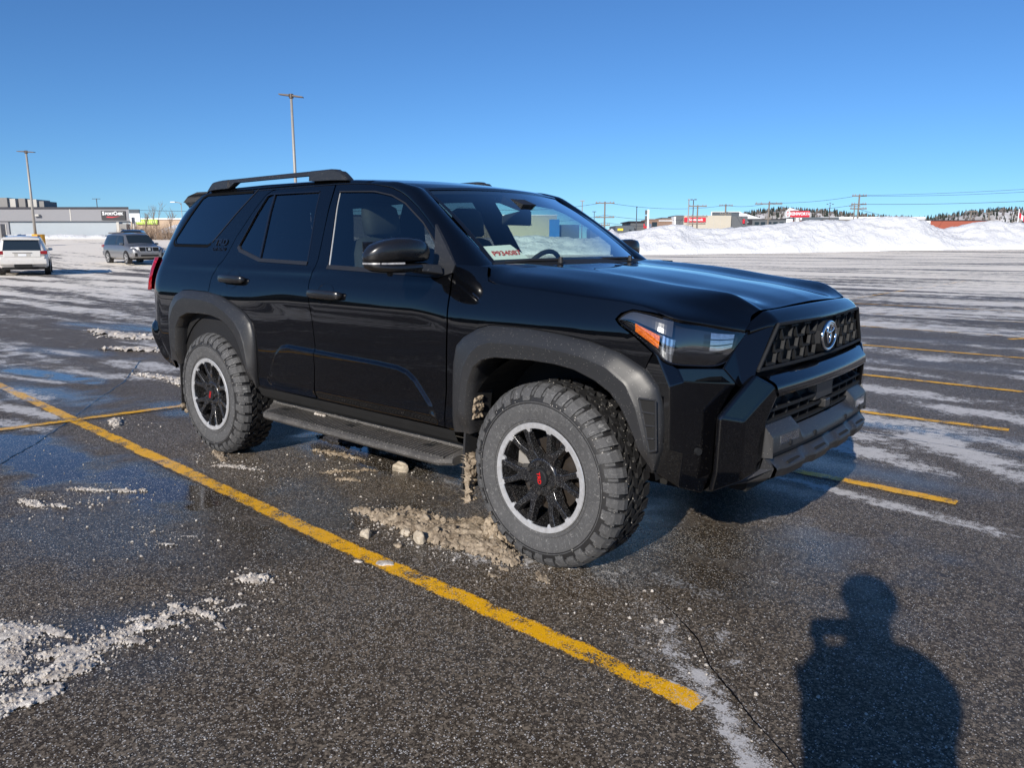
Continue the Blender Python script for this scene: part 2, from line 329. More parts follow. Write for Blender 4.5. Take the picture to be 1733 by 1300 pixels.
def asphalt_nodes(m, paint=None):
    P = m.pos(); sx = m.n('SeparateXYZ', ins={0: P})
    # distance from the photographer drives how much packed snow is left on the lot
    dv = m.n('VectorMath', operation='DISTANCE', ins={0: P, 1: (3.5, -.5, 0)}).outputs['Value']
    # rotate so that the streaks run along the driving lanes (across the view)
    mp = m.n('Mapping', ins={'Vector': P, 'Rotation': (0, 0, -YAW + R(90) + R(4)), 'Scale': (.16, .9, .5)}).outputs[0]
    big = m.noise(.55, 9, .68, mp); mid = m.noise(3.2, 8, .68, P); fine = m.noise(38, 6, .7, P)
    mp2 = m.n('Mapping', ins={'Vector': P, 'Rotation': (0, 0, -YAW + R(90) - R(7)), 'Scale': (.05, .8, .5)}).outputs[0]
    trk = m.noise(1.1, 6, .7, mp2)
    s = m.math('ADD', m.math('MULTIPLY', big, .46), m.math('ADD', m.math('MULTIPLY', trk, .22), m.math('ADD', m.math('MULTIPLY', mid, .23), m.math('MULTIPLY', fine, .09))))
    thr = m.math('ADD', m.math('ADD', m.ramp(dv, 2.5, 8, .61, .535), m.ramp(dv, 8, 22, 0, -.058)), m.ramp(dv, 22, 80, 0, -.03))
    mp3 = m.n('Mapping', ins={'Vector': P, 'Rotation': (0, 0, -YAW + R(90) - R(3)), 'Scale': (.022, .16, .2)}).outputs[0]
    s = m.math('ADD', s, m.math('MULTIPLY', m.math('SUBTRACT', m.noise(1.0, 5, .62, mp3), .5), m.ramp(dv, 8, 35, .05, .42)))
    snow = m.ramp(m.math('ADD', m.math('SUBTRACT', s, thr), m.math('MULTIPLY', m.math('SUBTRACT', m.noise(75, 3, .7, P), .5), m.ramp(dv, 5, 40, .17, .07))), -.008, .03)
    # asphalt aggregate
    c2 = m.n('TexVoronoi', ins={'Scale': 135.0}); m.l(P, c2.inputs['Vector']); sc = m.n('SeparateColor', ins={'Color': c2.outputs['Color']})
    agg2 = m.noise(260, 3, .8, P)
    stain = m.ramp(m.noise(1.1, 5, .6, P), .36, .64)
    c = m.mix(stain, (.034, .021, .009), (.033, .028, .024))
    c = m.mix(m.ramp(sc.outputs[0], .45, 1.0), c, (.23, .185, .135))
    c = m.mix(m.math('MULTIPLY', m.ramp(agg2, .55, .68, 0, 1.0), m.ramp(m.noise(2.3, 5, .7, P), .35, .65, .45, 1.0)), c, (.46, .40, .33))
    bt = m.n('Attribute', attribute_name='dust').outputs['Fac']; wt = m.n('Attribute', attribute_name='wet').outputs['Fac']
    wetn = m.math('ADD', wt, m.math('MULTIPLY', m.math('SUBTRACT', m.noise(.9, 5, .6, mp), .5), 1.1), clamp=True)
    c = m.mix(m.ramp(wetn, .05, .7, 0, .55), c, (.012, .009, .005))
    # loose white salt grains, two sizes
    def grains(scale, dmax, thr_socket):
        a = m.n('TexVoronoi', ins={'Scale': scale}); m.l(P, a.inputs['Vector']); cc = m.n('SeparateColor', ins={'Color': a.outputs['Color']})
        return m.math('MULTIPLY', m.math('LESS_THAN', a.outputs['Distance'], dmax), m.math('GREATER_THAN', cc.outputs[0], thr_socket))
    region = m.noise(.5, 4, .6, P)
    g1 = grains(170.0, .36, m.math('SUBTRACT', m.ramp(region, .38, .66, .91, .68), m.math('MULTIPLY', bt, .5)))
    g2 = grains(80.0, .25, m.ramp(region, .38, .66, .95, .82))
    g3 = grains(30.0, .12, .90)
    gr = m.math('MAXIMUM', m.math('MAXIMUM', g1, g2), g3)
    near = m.ramp(dv, 9, 30, 1, 0)
    c = m.mix(m.math('MULTIPLY', m.math('MULTIPLY', gr, near), .8), c, (.68, .66, .63))
    dfac = m.math('MULTIPLY', m.ramp(m.math('ADD', m.math('MULTIPLY', bt, .75), m.math('MULTIPLY', m.math('SUBTRACT', m.math('ADD', m.math('MULTIPLY', m.noise(120, 4, .8, P), .5), m.math('MULTIPLY', m.noise(17, 4, .7, P), .5)), .5), 3.4)), .32, .55), m.ramp(bt, 0, .2))
    c = m.mix(m.math('MULTIPLY', dfac, .88), c, (.62, .60, .58))
    # far away the grains blend into a pale film
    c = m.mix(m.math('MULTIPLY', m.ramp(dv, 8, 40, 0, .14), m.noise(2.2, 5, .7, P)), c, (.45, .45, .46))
    if paint:
        wear = m.math('ADD', m.math('MULTIPLY', m.noise(9, 5, .7, P), .5), m.math('MULTIPLY', m.noise(150, 4, .75, P), .5))
        pc = m.mix(m.noise(25, 4, .6, P), (paint[0] * .85, paint[1] * .78, paint[2]), paint)
        c0 = c
        ed = m.n('Attribute', attribute_name='edge').outputs['Fac']; wear = m.math('ADD', wear, m.ramp(ed, .0, .28, .11, 0)); wear = m.math('ADD', wear, m.ramp(m.noise(2.1, 4, .65, P), .42, .65, 0, .055))
        c = m.mix(m.ramp(wear, .585, .53), c0, pc)
        c = m.mix(m.math('MULTIPLY', gr, .35), c, (.7, .68, .64))
    brown = m.noise(4.1, 3, .6, P)
    sn = m.mix(m.ramp(brown, .35, .7), (.80, .81, .84), (.60, .55, .48))
    sn = m.mix(m.ramp(dv, 8, 30), sn, (.95, .87, .75))
    sn = m.mix(m.math('MULTIPLY', m.ramp(fine, .35, .65, 1, 0), m.ramp(dv, 6, 26, .6, .10)), sn, (.22, .19, .16))
    c = m.mix(snow, c, sn)
    # roughness: damp everywhere, mirror like in the puddles
    r = m.ramp(wetn, .05, .80, .55, .05)
    r = m.math('MAXIMUM', r, m.math('MULTIPLY', m.math('MAXIMUM', snow, dfac), .75))
    m.set(color=c, rough=r, spec=m.ramp(wetn, 0, .6, .18, .55))
    puddle = m.ramp(wetn, .45, .8, 1, .04)
    h = m.math('ADD', m.math('MULTIPLY', m.math('ADD', m.math('MULTIPLY', sc.outputs[1], .5), agg2), puddle), m.math('MULTIPLY', snow, m.math('MULTIPLY', m.math('ADD', fine, mid), 5.0)))
    m.bump(h, .55, .0035)
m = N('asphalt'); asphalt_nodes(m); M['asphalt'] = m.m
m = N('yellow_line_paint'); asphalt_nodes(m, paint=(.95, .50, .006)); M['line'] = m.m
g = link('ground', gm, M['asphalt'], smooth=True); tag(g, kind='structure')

# ------------------------------------------------------------------ painted lines
def line(pts, w, name='parking_line', lift=.004):
    pts = resample(pts, max(2, int(sum((Vector(a) - Vector(b)).length for a, b in zip(pts, pts[1:])) / .06)))
    L = []; 
    for i, p in enumerate(pts):
        d = pts[min(i + 1, len(pts) - 1)] - pts[max(i - 1, 0)]; d = d / np.linalg.norm(d); n = np.array([-d[1], d[0]])
        j = .006 * (vnoise(np.array(i * .9), np.array(1.7), 3) - .5)
        for s in (-1, 1):
            q = p + n * (w / 2 + j) * s; L.append((q[0], q[1], float(terrain(q[0], q[1])) + lift))
    L = [v for i in range(len(pts)) for v in (L[2 * i], tuple((a_ + b_) / 2 for a_, b_ in zip(L[2 * i], L[2 * i + 1])), L[2 * i + 1])]
    me = bpy.data.meshes.new(name); me.from_pydata(L, [], [f for i in range(len(pts) - 1) for f in ((3 * i, 3 * i + 3, 3 * i + 4, 3 * i + 1), (3 * i + 1, 3 * i + 4, 3 * i + 5, 3 * i + 2))])
    a0 = me.attributes.new('edge', 'FLOAT', 'POINT'); a0.data.foreach_set('value', [0., 1., 0.] * len(pts))
    a1 = me.attributes.new('dust', 'FLOAT', 'POINT'); a2 = me.attributes.new('wet', 'FLOAT', 'POINT')
    d_ = []; w_ = []
    for v in L:
        i = int(np.clip(np.searchsorted(gx, v[0]), 0, nu - 1)); j = int(np.clip(np.searchsorted(gy, v[1]), 0, nv - 1)); d_.append(dust[i, j] * .9); w_.append(wet[i, j])
    a1.data.foreach_set('value', d_); a2.data.foreach_set('value', w_)
    return tag(link(name, me, M['line']), kind='structure')
def crack(pts, w, seed):
    pts = resample(pts, int(sum((Vector(a) - Vector(b)).length for a, b in zip(pts, pts[1:])) / .012)); L = []; rg_ = np.random.RandomState(seed)
    for i, p in enumerate(pts):
        d = pts[min(i + 1, len(pts) - 1)] - pts[max(i - 1, 0)]; d = d / np.linalg.norm(d); n = np.array([-d[1], d[0]]); o_ = .022 * (fbm(np.array(i * .12), np.array(seed * 1.), 3, seed) - .5); ww = w * (.25 + 1.3 * vnoise(np.array(i * .35), np.array(2.), seed + 4)) * min(1, i / 6, (len(pts) - 1 - i) / 6 + .05)
        for s in (-1, 1): q = p + n * (o_ + s * ww / 2 + rg_.uniform(-.0015, .0015)); L.append((q[0], q[1], .003))
    me = bpy.data.meshes.new('pavement_crack'); me.from_pydata(L, [], [(2 * i, 2 * i + 2, 2 * i + 3, 2 * i + 1) for i in range(len(pts) - 1)]); return tag(link('pavement_crack', me, M['crackfill']), kind='structure')
M['crackfill'] = simple('wet_crack_filler', (.010, .009, .009), .25, var=.3, scale=40)
crack([(3.437, -.882), (3.561, -.966), (3.684, -1.061), (3.797, -1.195), (3.938, -1.297), (4.068, -1.40), (4.203, -1.504), (4.4, -1.68)], .0055, 3)
crack([(-.4, -2.3), (-.81, -1.99), (-1.22, -1.65), (-1.74, -1.26), (-2.43, -.80), (-3.3, -.17), (-4.6, .56)], .010, 5)
crack([(-1.7, .5), (-.5, 2.4), (2.6, 2.62), (5.5, 2.45)], .008, 8)
line([(-9.5, -.87), (-4.0, -1.093), (-2.0, -1.184), (.27, -1.279), (1.91, -1.362), (3.12, -1.388), (3.87, -1.412)], .105)
line([(-3.0, -2.45), (-1.855, -1.70), (-1.64, -.35), (-1.60, 1.3), (-1.55, 5.3), (-1.2, 22)], .10, lift=.008)
line([(-1.55, 1.30), (3.465, 1.242), (4.087, 1.225)], .10)
line([(-1.5, 3.30), (3.013, 3.315), (4.04, 3.373)], .10)
line([(-1.5, 5.30), (2.467, 5.277), (6.5, 5.22)], .10)
line([(-1.4, 7.9), (8.5, 7.85)], .10)
line([(-1.4, 10.5), (12, 10.45)], .10)
line([(-1.35, 13.1), (16, 13.1)], .10)
line([(-1.3, 15.7), (20, 15.7)], .10)
line([(-1.3, 18.3), (26, 18.3)], .10)
line([(-1.6, 3.3), (-10, 3.5)], .10)
line([(-1.6, 5.9), (-14, 6.2)], .10)
line([(-1.85, -3.8), (-12, -3.4)], .10)
# ================================================================== the black sport utility vehicle
# its own frame = world frame: x forward from the rear axle, y to its left, z up
ft = np.array([(.38, .845), (.46, .885), (.53, .917), (.60, .930), (.80, .934), (1.02, .934), (1.08, .932), (1.13, .921), (1.20, .898), (1.27, .870), (1.31, .853),
               (1.45, .790), (1.62, .715), (1.70, .672), (1.76, .640), (1.80, .610)])
_z = np.linspace(.3, 1.9, 801); _w = np.interp(_z, ft[:, 0], ft[:, 1]); _k = np.exp(-.5 * (np.arange(-25, 26) / 7.0) ** 2); _k /= _k.sum()
_w = np.convolve(np.pad(_w, 25, mode='edge'), _k, 'valid')
scoop = np.array([(.70, .56), (.735, .667), (.80, .77), (.865, .817), (.93, .829), (1.22, .823), (1.75, .814), (1.92, .806), (1.99, .790), (2.05, .755), (2.16, .645), (2.20, .56)])
def poly_sd(x, z, P):
    """signed distance to polygon P, negative inside"""
    x = np.asarray(x, float); z = np.asarray(z, float); d = np.full(x.shape, 1e9); ins = np.zeros(x.shape, bool)
    for (x0, z0), (x1, z1) in zip(P, np.roll(P, -1, axis=0)):
        ex, ez = x1 - x0, z1 - z0; t = np.clip(((x - x0) * ex + (z - z0) * ez) / (ex * ex + ez * ez), 0, 1)
        d = np.minimum(d, np.hypot(x - x0 - t * ex, z - z0 - t * ez))
        c = ((z0 > z) != (z1 > z)) & (x < ex * (z - z0) / (ez if abs(ez) > 1e-12 else 1e-12) + x0); ins ^= c
    return np.where(ins, -d, d)
def rear_x(z): return np.interp(z, [.40, .50, .55, .68, .77, .85, 1.0, 1.1, 1.2, 1.31, 1.48, 1.60, 1.70, 1.80], [-.55, -.60, -.64, -.76, -.84, -.81, -.79, -.80, -.82, -.80, -.76, -.72, -.64, -.50])
_rz = np.linspace(.3, 1.9, 321); _rx = np.convolve(np.pad(rear_x(_rz), 12, mode='edge'), np.ones(25) / 25, 'valid')
def ys(x, z, sc=True):
    """half width of the body side at station x, height z"""
    x = np.asarray(x, float); z = np.asarray(z, float)
    w = np.interp(z, _z, _w)
    r0 = np.interp(z, _rz, _rx) + .15; t = np.maximum(0, r0 - x); w = w - 1.35 * t * t
    t = np.maximum(0, x - 3.02); w = w - .16 * t * t
    # shoulders swell a little over the wheels, the doors sit a touch deeper
    w = w - .014 * smoothstep(.35, .95, x) * smoothstep(2.38, 2.0, x) * smoothstep(.45, .62, z) * smoothstep(1.2, 1.02, z)
    # greenhouse plan taper towards the windscreen
    w = w - .020 * smoothstep(1.3, 2.3, x) * smoothstep(1.28, 1.45, z)
    # character line along the shoulder
    w = w + .006 * np.exp(-((z - (1.262 - .012 * (x - 1))) / .018) ** 2) * smoothstep(-.9, -.5, x) * smoothstep(2.5, 2.0, x)
    if sc:
        sd = poly_sd(x, z, scoop); w = w + .013 * smoothstep(.002, -.016, sd)
    return w
def sidepos(x, z, off=0., s=-1): return np.stack([x, s * (ys(x, z) + off), z], -1)
def sidenorm(x, z, s=-1):
    e = .002; dx = (ys(x + e, z) - ys(x - e, z)) / (2 * e); dz = (ys(x, z + e) - ys(x, z - e)) / (2 * e)
    n = np.stack([-dx, np.full_like(dx, 1.0), -dz], -1); n /= np.linalg.norm(n, axis=-1, keepdims=True); n[..., 1] *= s; return n
def densify(P, step, closed=True):
    P = np.asarray(P, float); out = []
    for a, b in zip(P, np.roll(P, -1, axis=0) if closed else P[1:]):
        n = max(1, int(math.ceil(np.linalg.norm(b - a) / step))); out += [a + (b - a) * k / n for k in range(n)]
    if not closed: out.append(P[-1])
    return np.array(out)
def roundpoly(P, r, n=5):
    """round the corners of a closed polygon; r one radius or one per corner"""
    P = np.asarray(P, float); out = []
    for i in range(len(P)):
        p0, p, p1 = P[i - 1], P[i], P[(i + 1) % len(P)]; rr = r[i] if isinstance(r, (list, tuple)) else r
        if rr <= 0: out.append(p); continue
        a = (p0 - p); b = (p1 - p); la, lb = np.linalg.norm(a), np.linalg.norm(b); q = min(rr, la * .45, lb * .45)
        A, B = p + a / la * q, p + b / lb * q
        for k in range(n + 1): t = k / n; out.append((1 - t) ** 2 * A + 2 * t * (1 - t) * p + t * t * B)
    return np.array(out)
def side_patch(name, outline, mat, parent, holes=(), step=.030, off=0., s=-1, lip=.022, gap=.0030):
    """body panel cut from the side surface, with its edges folded inwards"""
    def area(Q): return .5 * sum(a[0] * b[1] - b[0] * a[1] for a, b in zip(Q, np.roll(Q, -1, axis=0)))
    def shrink(Q, g):
        # move along the inward normal
        if abs(g) < 1e-9: return Q
        d1 = Q - np.roll(Q, 1, axis=0); d2 = np.roll(Q, -1, axis=0) - Q; d1 /= np.linalg.norm(d1, axis=1)[:, None] + 1e-12; d2 /= np.linalg.norm(d2, axis=1)[:, None] + 1e-12
        t = d1 + d2; t /= np.linalg.norm(t, axis=1)[:, None] + 1e-9; n = np.stack([-t[:, 1], t[:, 0]], 1); return Q + n * g
    loops = []
    O = densify(outline, step * .6)
    if area(O) < 0: O = O[::-1]
    loops.append(shrink(O, gap))
    for h in holes:
        Q = densify(h, step * .6)
        if area(Q) < 0: Q = Q[::-1]
        loops.append(Q[::-1])
    pts = []; edges = []
    for Q in loops:
        b = len(pts); pts += [tuple(q) for q in Q]; edges += [(b + i, b + (i + 1) % len(Q)) for i in range(len(Q))]
    nb = len(pts)
    lo, hi = loops[0].min(0), loops[0].max(0)
    X, Z = np.meshgrid(np.arange(lo[0], hi[0], step), np.arange(lo[1], hi[1], step)); X = X.ravel(); Z = Z.ravel()
    keep = poly_sd(X, Z, loops[0]) < -step * .45
    for Q in loops[1:]: keep &= poly_sd(X, Z, Q) > step * .45
    pts += list(zip(X[keep], Z[keep]))
    if lip and off == 0:
        q = densify(scoop[1:-1], .020, closed=False); tt = np.gradient(q, axis=0); tt /= np.linalg.norm(tt, axis=1)[:, None]; nq = np.stack([-tt[:, 1], tt[:, 0]], 1)
        for dd in (.006, .001, -.004, -.009, -.014, -.020):
            e = q + nq * dd; k = poly_sd(e[:, 0], e[:, 1], loops[0]) < -.012; pts += [tuple(v) for v in e[k]]
    vo, eo, fo, *_ = delaunay_2d_cdt([Vector(p) for p in pts], edges, [], 0, 1e-6)
    V = np.array([(v.x, v.y) for v in vo]); F = []
    C = np.array([V[list(f)].mean(0) for f in fo]); ok = poly_sd(C[:, 0], C[:, 1], loops[0]) < 0
    for Q in loops[1:]: ok &= poly_sd(C[:, 0], C[:, 1], Q) > 0
    F = [tuple(f) for f, k in zip(fo, ok) if k]
    P3 = sidepos(V[:, 0], V[:, 1], off, s); NN = sidenorm(V[:, 0], V[:, 1], s)
    vs = [tuple(p) for p in P3]; nn = [tuple(n) for n in NN]; fs = []
    for f in F:
        a, b, c = P3[f[0]], P3[f[1]], P3[f[2]]; n = np.cross(b - a, c - a); fs.append(f if n @ NN[f[0]] > 0 else f[::-1])
    if lip:
        for Q in loops:
            A = sidepos(Q[:, 0], Q[:, 1], off, s); B = A - sidenorm(Q[:, 0], Q[:, 1], s) * lip; n = len(Q); b = len(vs)
            T = np.roll(A, -1, axis=0) - np.roll(A, 1, axis=0); NQ = np.cross(T, sidenorm(Q[:, 0], Q[:, 1], s)); NQ /= np.linalg.norm(NQ, axis=1)[:, None] + 1e-9
            vs += [tuple(p) for p in A] + [tuple(p) for p in B]; nn += [tuple(q) for q in NQ] * 2
            fs += [(b + i, b + (i + 1) % n, b + n + (i + 1) % n, b + n + i) for i in range(n)]
    o = mesh(name, vs, fs, mat, parent, True)
    o.data.normals_split_custom_set_from_vertices([Vector(n) for n in nn])
    return o

M['seal'] = simple('black_rubber_seal', (.004, .004, .004), .7, spec=.1)
car = empty('parked_car'); tag(car, 'black off-road sport utility vehicle with knobbly tyres filling the middle of the lot', 'car')
SIDES = (-1, 1)
# --- outlines in the x z plane, read off the body
split = [(1.083, 1.757), (1.13, 1.51), (1.165, 1.33), (1.160, 1.285), (1.143, 1.212), (1.150, 1.148), (1.185, 1.009), (1.204, .853), (1.205, .72), (1.179, .536)]
rdoor_rear = [(.50, 1.757), (.43, 1.750), (.375, 1.725), (.325, 1.66), (.285, 1.595), (.20, 1.463), (.165, 1.366), (.135, 1.315), (.09, 1.262), (.055, 1.215), (.047, 1.178), (.052, 1.09)]
flareR_out = [(-.53, .60), (-.515, .80), (-.500, .93), (-.480, .99), (-.393, 1.066), (-.30, 1.100), (-.20, 1.107), (.052, 1.103), (.204, 1.088), (.383, 1.038), (.50, .99), (.565, .935), (.587, .87), (.592, .799), (.585, .69), (.565, .53)]
flareF_out = [(2.315, .53), (2.320, .70), (2.331, .87), (2.350, .95), (2.40, .995), (2.49, 1.041), (2.56, 1.060), (2.78, 1.062), (2.95, 1.05), (3.1, 1.033), (3.237, 1.000), (3.349, .942), (3.40, .880), (3.42, .80), (3.425, .72), (3.42, .63), (3.395, .545)]
fd_front = [(2.243, 1.322), (2.262, 1.27), (2.274, 1.20), (2.279, 1.12), (2.283, 1.05), (2.276, .93), (2.269, .723), (2.255, .62), (2.242, .536)]
fd_top = [(1.10, 1.757), (1.28, 1.751), (1.45, 1.739), (1.604, 1.714), (1.70, 1.683), (1.765, 1.655), (1.86, 1.603), (1.943, 1.548), (2.04, 1.478), (2.135, 1.405), (2.243, 1.318)]
bottom_z = .532
rdoor = rdoor_rear[::-1] + split + [(1.0, .534), (.75, .530), (.62, .522), (.575, .53)] + flareR_out[::-1][1:8]
fdoor = split[::-1][1:] [0:] 
fdoor = [(1.185, .534)] + split[::-1][1:-1] + [(1.090, 1.757)] + fd_top[1:] + fd_front[1:] + [(1.7, .532)]
glassR = roundpoly([(.264, 1.404), (.395, 1.716), (.430, 1.725), (.956, 1.719), (1.068, 1.312), (.560, 1.322), (.310, 1.372)], [.02, .03, .03, .012, .012, .05, .04])
glassF = roundpoly([(1.150, 1.708), (1.47, 1.695), (1.627, 1.667), (1.755, 1.621), (1.933, 1.518), (2.075, 1.408), (2.190, 1.303), (2.18, 1.285), (1.277, 1.296)], [.012, .1, .1, .1, .1, .1, .01, .01, .012])
glassQ = roundpoly([(-.435, 1.748), (-.625, 1.440), (-.590, 1.413), (-.135, 1.409), (-.085, 1.440), (.235, 1.748)], [.06, .05, .04, .06, .03, .02])
def rx(z): return float(np.interp(z, _rz, _rx)) - .20
qp = [(.235, 1.757), (-.40, 1.757)] + [(rx(z), z) for z in (1.74, 1.68, 1.6, 1.5, 1.4, 1.3, 1.2, 1.1, 1.0, .9, .82)] + [(-.80, .70), (-.62, .56), (-.52, .53)] + flareR_out[1:9] + [(.05, 1.095)] + rdoor_rear[::-1][1:]
fender = [(2.243, .536), (2.272, .723), (2.280, .93), (2.287, 1.05), (2.283, 1.12), (2.278, 1.20), (2.266, 1.27), (2.25, 1.322), (2.36, 1.320), (2.475, 1.316), (2.485, 1.28), (2.50, 1.253), (2.54, 1.243), (2.72, 1.230), (2.93, 1.214), (3.11, 1.202), (3.22, 1.196), (3.31, 1.184), (3.37, 1.168), (3.395, 1.150),
          (3.36, 1.158), (3.27, 1.166), (3.225, 1.150), (3.205, 1.127), (3.225, 1.108), (3.295, 1.068), (3.375, 1.010), (3.34, .93)] + flareF_out[::-1][6:]
for s in SIDES:
    # doors, with their glass and mouldings as sub-parts
    d = side_patch('rear_door', rdoor, M['paint'], car, [glassR], s=s)
    side_patch('window', glassR, M['tint'], d, off=-.006, s=s, lip=0, gap=-.004, step=.06)
    d2 = side_patch('front_door', fdoor, M['paint'], car, [glassF], s=s)
    side_patch('window', glassF, M['glass'], d2, off=-.006, s=s, lip=0, gap=-.004, step=.06)
    def ribbon(name, pts, w, mat, parent, off=.004, th=.012):
        """moulding that follows the side surface along a polyline in x z"""
        p = densify(pts, .03, closed=False); t = np.gradient(p, axis=0); t /= np.linalg.norm(t, axis=1)[:, None] + 1e-9; n = np.stack([-t[:, 1], t[:, 0]], 1)
        a, b = p - n * w / 2, p + n * w / 2; L = [sidepos(a[:, 0], a[:, 1], off - th, s), sidepos(a[:, 0], a[:, 1], off, s), sidepos(b[:, 0], b[:, 1], off, s), sidepos(b[:, 0], b[:, 1], off - th, s)]
        return grid_mesh(name, np.stack(L, 1), mat, parent, smooth=False)
    ribbon('window_frame', [(.262, 1.400), (.30, 1.374), (.56, 1.318), (1.075, 1.306)], .020, M['trim'], d)
    ribbon('window_frame', [(.268, 1.408), (.395, 1.716), (.43, 1.727), (.955, 1.721)], .008, M['black_gloss'], d)
    ribbon('window_divider', [(.475, 1.722), (.56, 1.325)], .016, M['black_gloss'], d, off=.002)
    ribbon('window_divider', [(.958, 1.72), (1.07, 1.312)], .010, M['black_gloss'], d, off=.001)
    ribbon('window_frame', [(1.272, 1.290), (1.65, 1.281), (2.19, 1.268)], .022, M['trim'], d2)
    ribbon('window_frame', [(1.146, 1.708), (1.277, 1.297)], .016, M['machined'], d2, off=-.004, th=.004)
    ribbon('window_frame', [(1.150, 1.712), (1.47, 1.699), (1.627, 1.671), (1.755, 1.625), (1.933, 1.522), (2.075, 1.412)], .007, M['trim'], d2, off=.001)
    q = side_patch('rear_quarter_panel', qp, M['paint'], car, [glassQ], s=s)
    side_patch('window', glassQ, M['tint'], q, off=-.003, s=s, lip=0, gap=.003, step=.06)
    ribbon('window_frame', [(-.088, 1.425), (.252, 1.765)], .008, M['trim'], q, off=.003)
    ribbon('window_seal', [(.20, 1.752), (-.40, 1.756), (-.455, 1.735), (-.640, 1.440), (-.632, 1.420), (-.600, 1.404), (-.14, 1.400), (-.10, 1.415)], .017, M['seal'], q, off=.0015)
    f_ = side_patch('front_fender', fender, M['paint'], car, s=s, step=.03)
    # door handles: cup and bar
    for dd, cx, cz in ((d, .318, 1.196), (d2, 1.315, 1.142)):
        t = np.linspace(0, 2 * math.pi, 25)[:-1]; P = []
        for rr, dp in ((1, .0015), (.93, -.006), (.6, -.030), (.02, -.034)):
            x = cx + .078 * rr * np.cos(t); z = cz + .060 * rr * np.sin(t); P.append(sidepos(x, z, dp, s))
        P = np.array(P); mesh('handle_cup', P.reshape(-1, 3), grid_faces(4, 24, close=True), M['black_gloss'], dd, True)
        xs = np.array([-.140, -.132, -.10, 0, .10, .142, .152]); hh = np.array([.010, .020, .024, .0245, .024, .021, .010]); dp = np.array([.018, .034, .043, .046, .043, .034, .018]); P = []
        for i in range(7):
            c = ys(cx + xs[i], cz); ring = []
            for a in range(12):
                an = 2 * math.pi * a / 12; ce = np.sign(math.cos(an)) * abs(math.cos(an)) ** .6; se = np.sign(math.sin(an)) * abs(math.sin(an)) ** .6
                ring.append((cx + xs[i], s * (c + dp[i] - .013 + .013 * ce), cz - xs[i] * .01 + hh[i] * se))
            P.append(ring)
        v = np.array(P).reshape(-1, 3); fs = grid_faces(7, 12, close=True) + [tuple(range(12)), tuple(72 + k for k in range(12))]
        mesh('handle', v, fs, M['satin'], dd, True)
    # lettering badge on the rear pillar
def text_mesh(txt, size, ext=.002, bold=0., shear=0., sx=1., font_spacing=1.):
    c = bpy.data.curves.new('t', 'FONT'); c.body = txt; c.size = size; c.extrude = ext; c.offset = bold; c.shear = shear; c.align_x = 'CENTER'; c.align_y = 'CENTER'; c.space_character = font_spacing; c.resolution_u = 3
    o = bpy.data.objects.new('t', c); COL.objects.link(o); dg = bpy.context.evaluated_depsgraph_get(); me = bpy.data.meshes.new_from_object(o.evaluated_get(dg))
    bpy.data.objects.remove(o); bpy.data.curves.remove(c)
    if sx != 1: me.transform(Matrix.Diagonal((sx, 1, 1, 1)))
    return me
def text(name, txt, size, mat, parent, Mx, **kw):
    me = text_mesh(txt, size, **kw); me.transform(Mx); return link(name, me, mat, parent)
def frame(origin, xdir, ydir):
    x = Vector(xdir).normalized(); y = Vector(ydir); y = (y - x * x.dot(y)).normalized(); z = x.cross(y)
    m = Matrix((x, y, z)).transposed().to_4x4(); m.translation = Vector(origin); return m
for s in SIDES:
    for tx, size, x, z, kw in (('TRD', .062, .035, 1.424, dict(bold=.0025, sx=1.35)), ('OFF ROAD', .030, .035, 1.382, dict(bold=.001, sx=1.15))):
        c = sidepos(np.array(x), np.array(z), .003, s); n = sidenorm(np.array(x), np.array(z), s)
        xd = Vector((1, 0, 0)) * (1 if s < 0 else -1); up = Vector((0, -n[2] * s * s, abs(n[1]))) ; n_ = Vector(n); up = (Vector((0, 0, 1)) - n_ * n_.z).normalized()
        text('badge', tx, size, M['black_gloss'], car, frame(c, xd, up), ext=.003, **kw)

# --- rocker panels, running boards, underbody
for s in SIDES:
    xs = np.linspace(.56, 2.30, 40); prof = [(.530, -.002), (.505, -.012), (.47, -.03), (.43, -.10), (.40, -.30)]
    P = [[(x, s * (ys(x, max(z, .53), False) + o_), z) for (z, o_) in prof] for x in xs]
    grid_mesh('rocker_panel', P, M['dark'], car, flip=s > 0, smooth=False)
    # running board: plate with ribbed tread, tapering in at both ends
    t = MB(); n = 60
    xo = np.linspace(.50, 2.29, n); e = smoothstep(.50, .70, xo); e2 = smoothstep(2.29, 2.22, xo)
    yo = .80 + .165 * e; yi = .755 + 0 * xo
    P = []
    for i in range(n):
        o_, i_ = yo[i] * 1 - .05 * (1 - e2[i]), yi[i]
        sec = [(i_ - .05, .432), (i_ + .012, .425), (i_ + .022, .398), (o_ - .018, .392), (o_, .383), (o_ + .002, .365), (o_ - .012, .350), (i_, .352), (i_ - .05, .38)]
        P.append([(xo[i], s * a, b) for a, b in sec])
    rb = mesh('running_board', np.array(P).reshape(-1, 3), grid_faces(n, 9, flip=s < 0, close=True) + [tuple(range(9)), tuple((n - 1) * 9 + k for k in range(9))], M['step'], car, True)
    rb.modifiers.new('e', 'EDGE_SPLIT').split_angle = R(35)
    t = MB()
    for k in range(62):
        x = .66 + k * .0255
        t.hull8([(x, s * .785, .394), (x + .011, s * .785, .394), (x + .011, s * .785, .401), (x, s * .785, .401)], [(x + .03, s * .945, .391), (x + .041, s * .945, .391), (x + .041, s * .945, .397), (x + .03, s * .945, .397)])
    t.build('step_tread', M['step'], rb)
    for x in (.75, 1.4, 2.05):
        t = MB(); t.box(x - .03, x + .03, min(s * .5, s * .86), max(s * .5, s * .86), .36, .40); t.build('step_bracket', M['dark'], car)
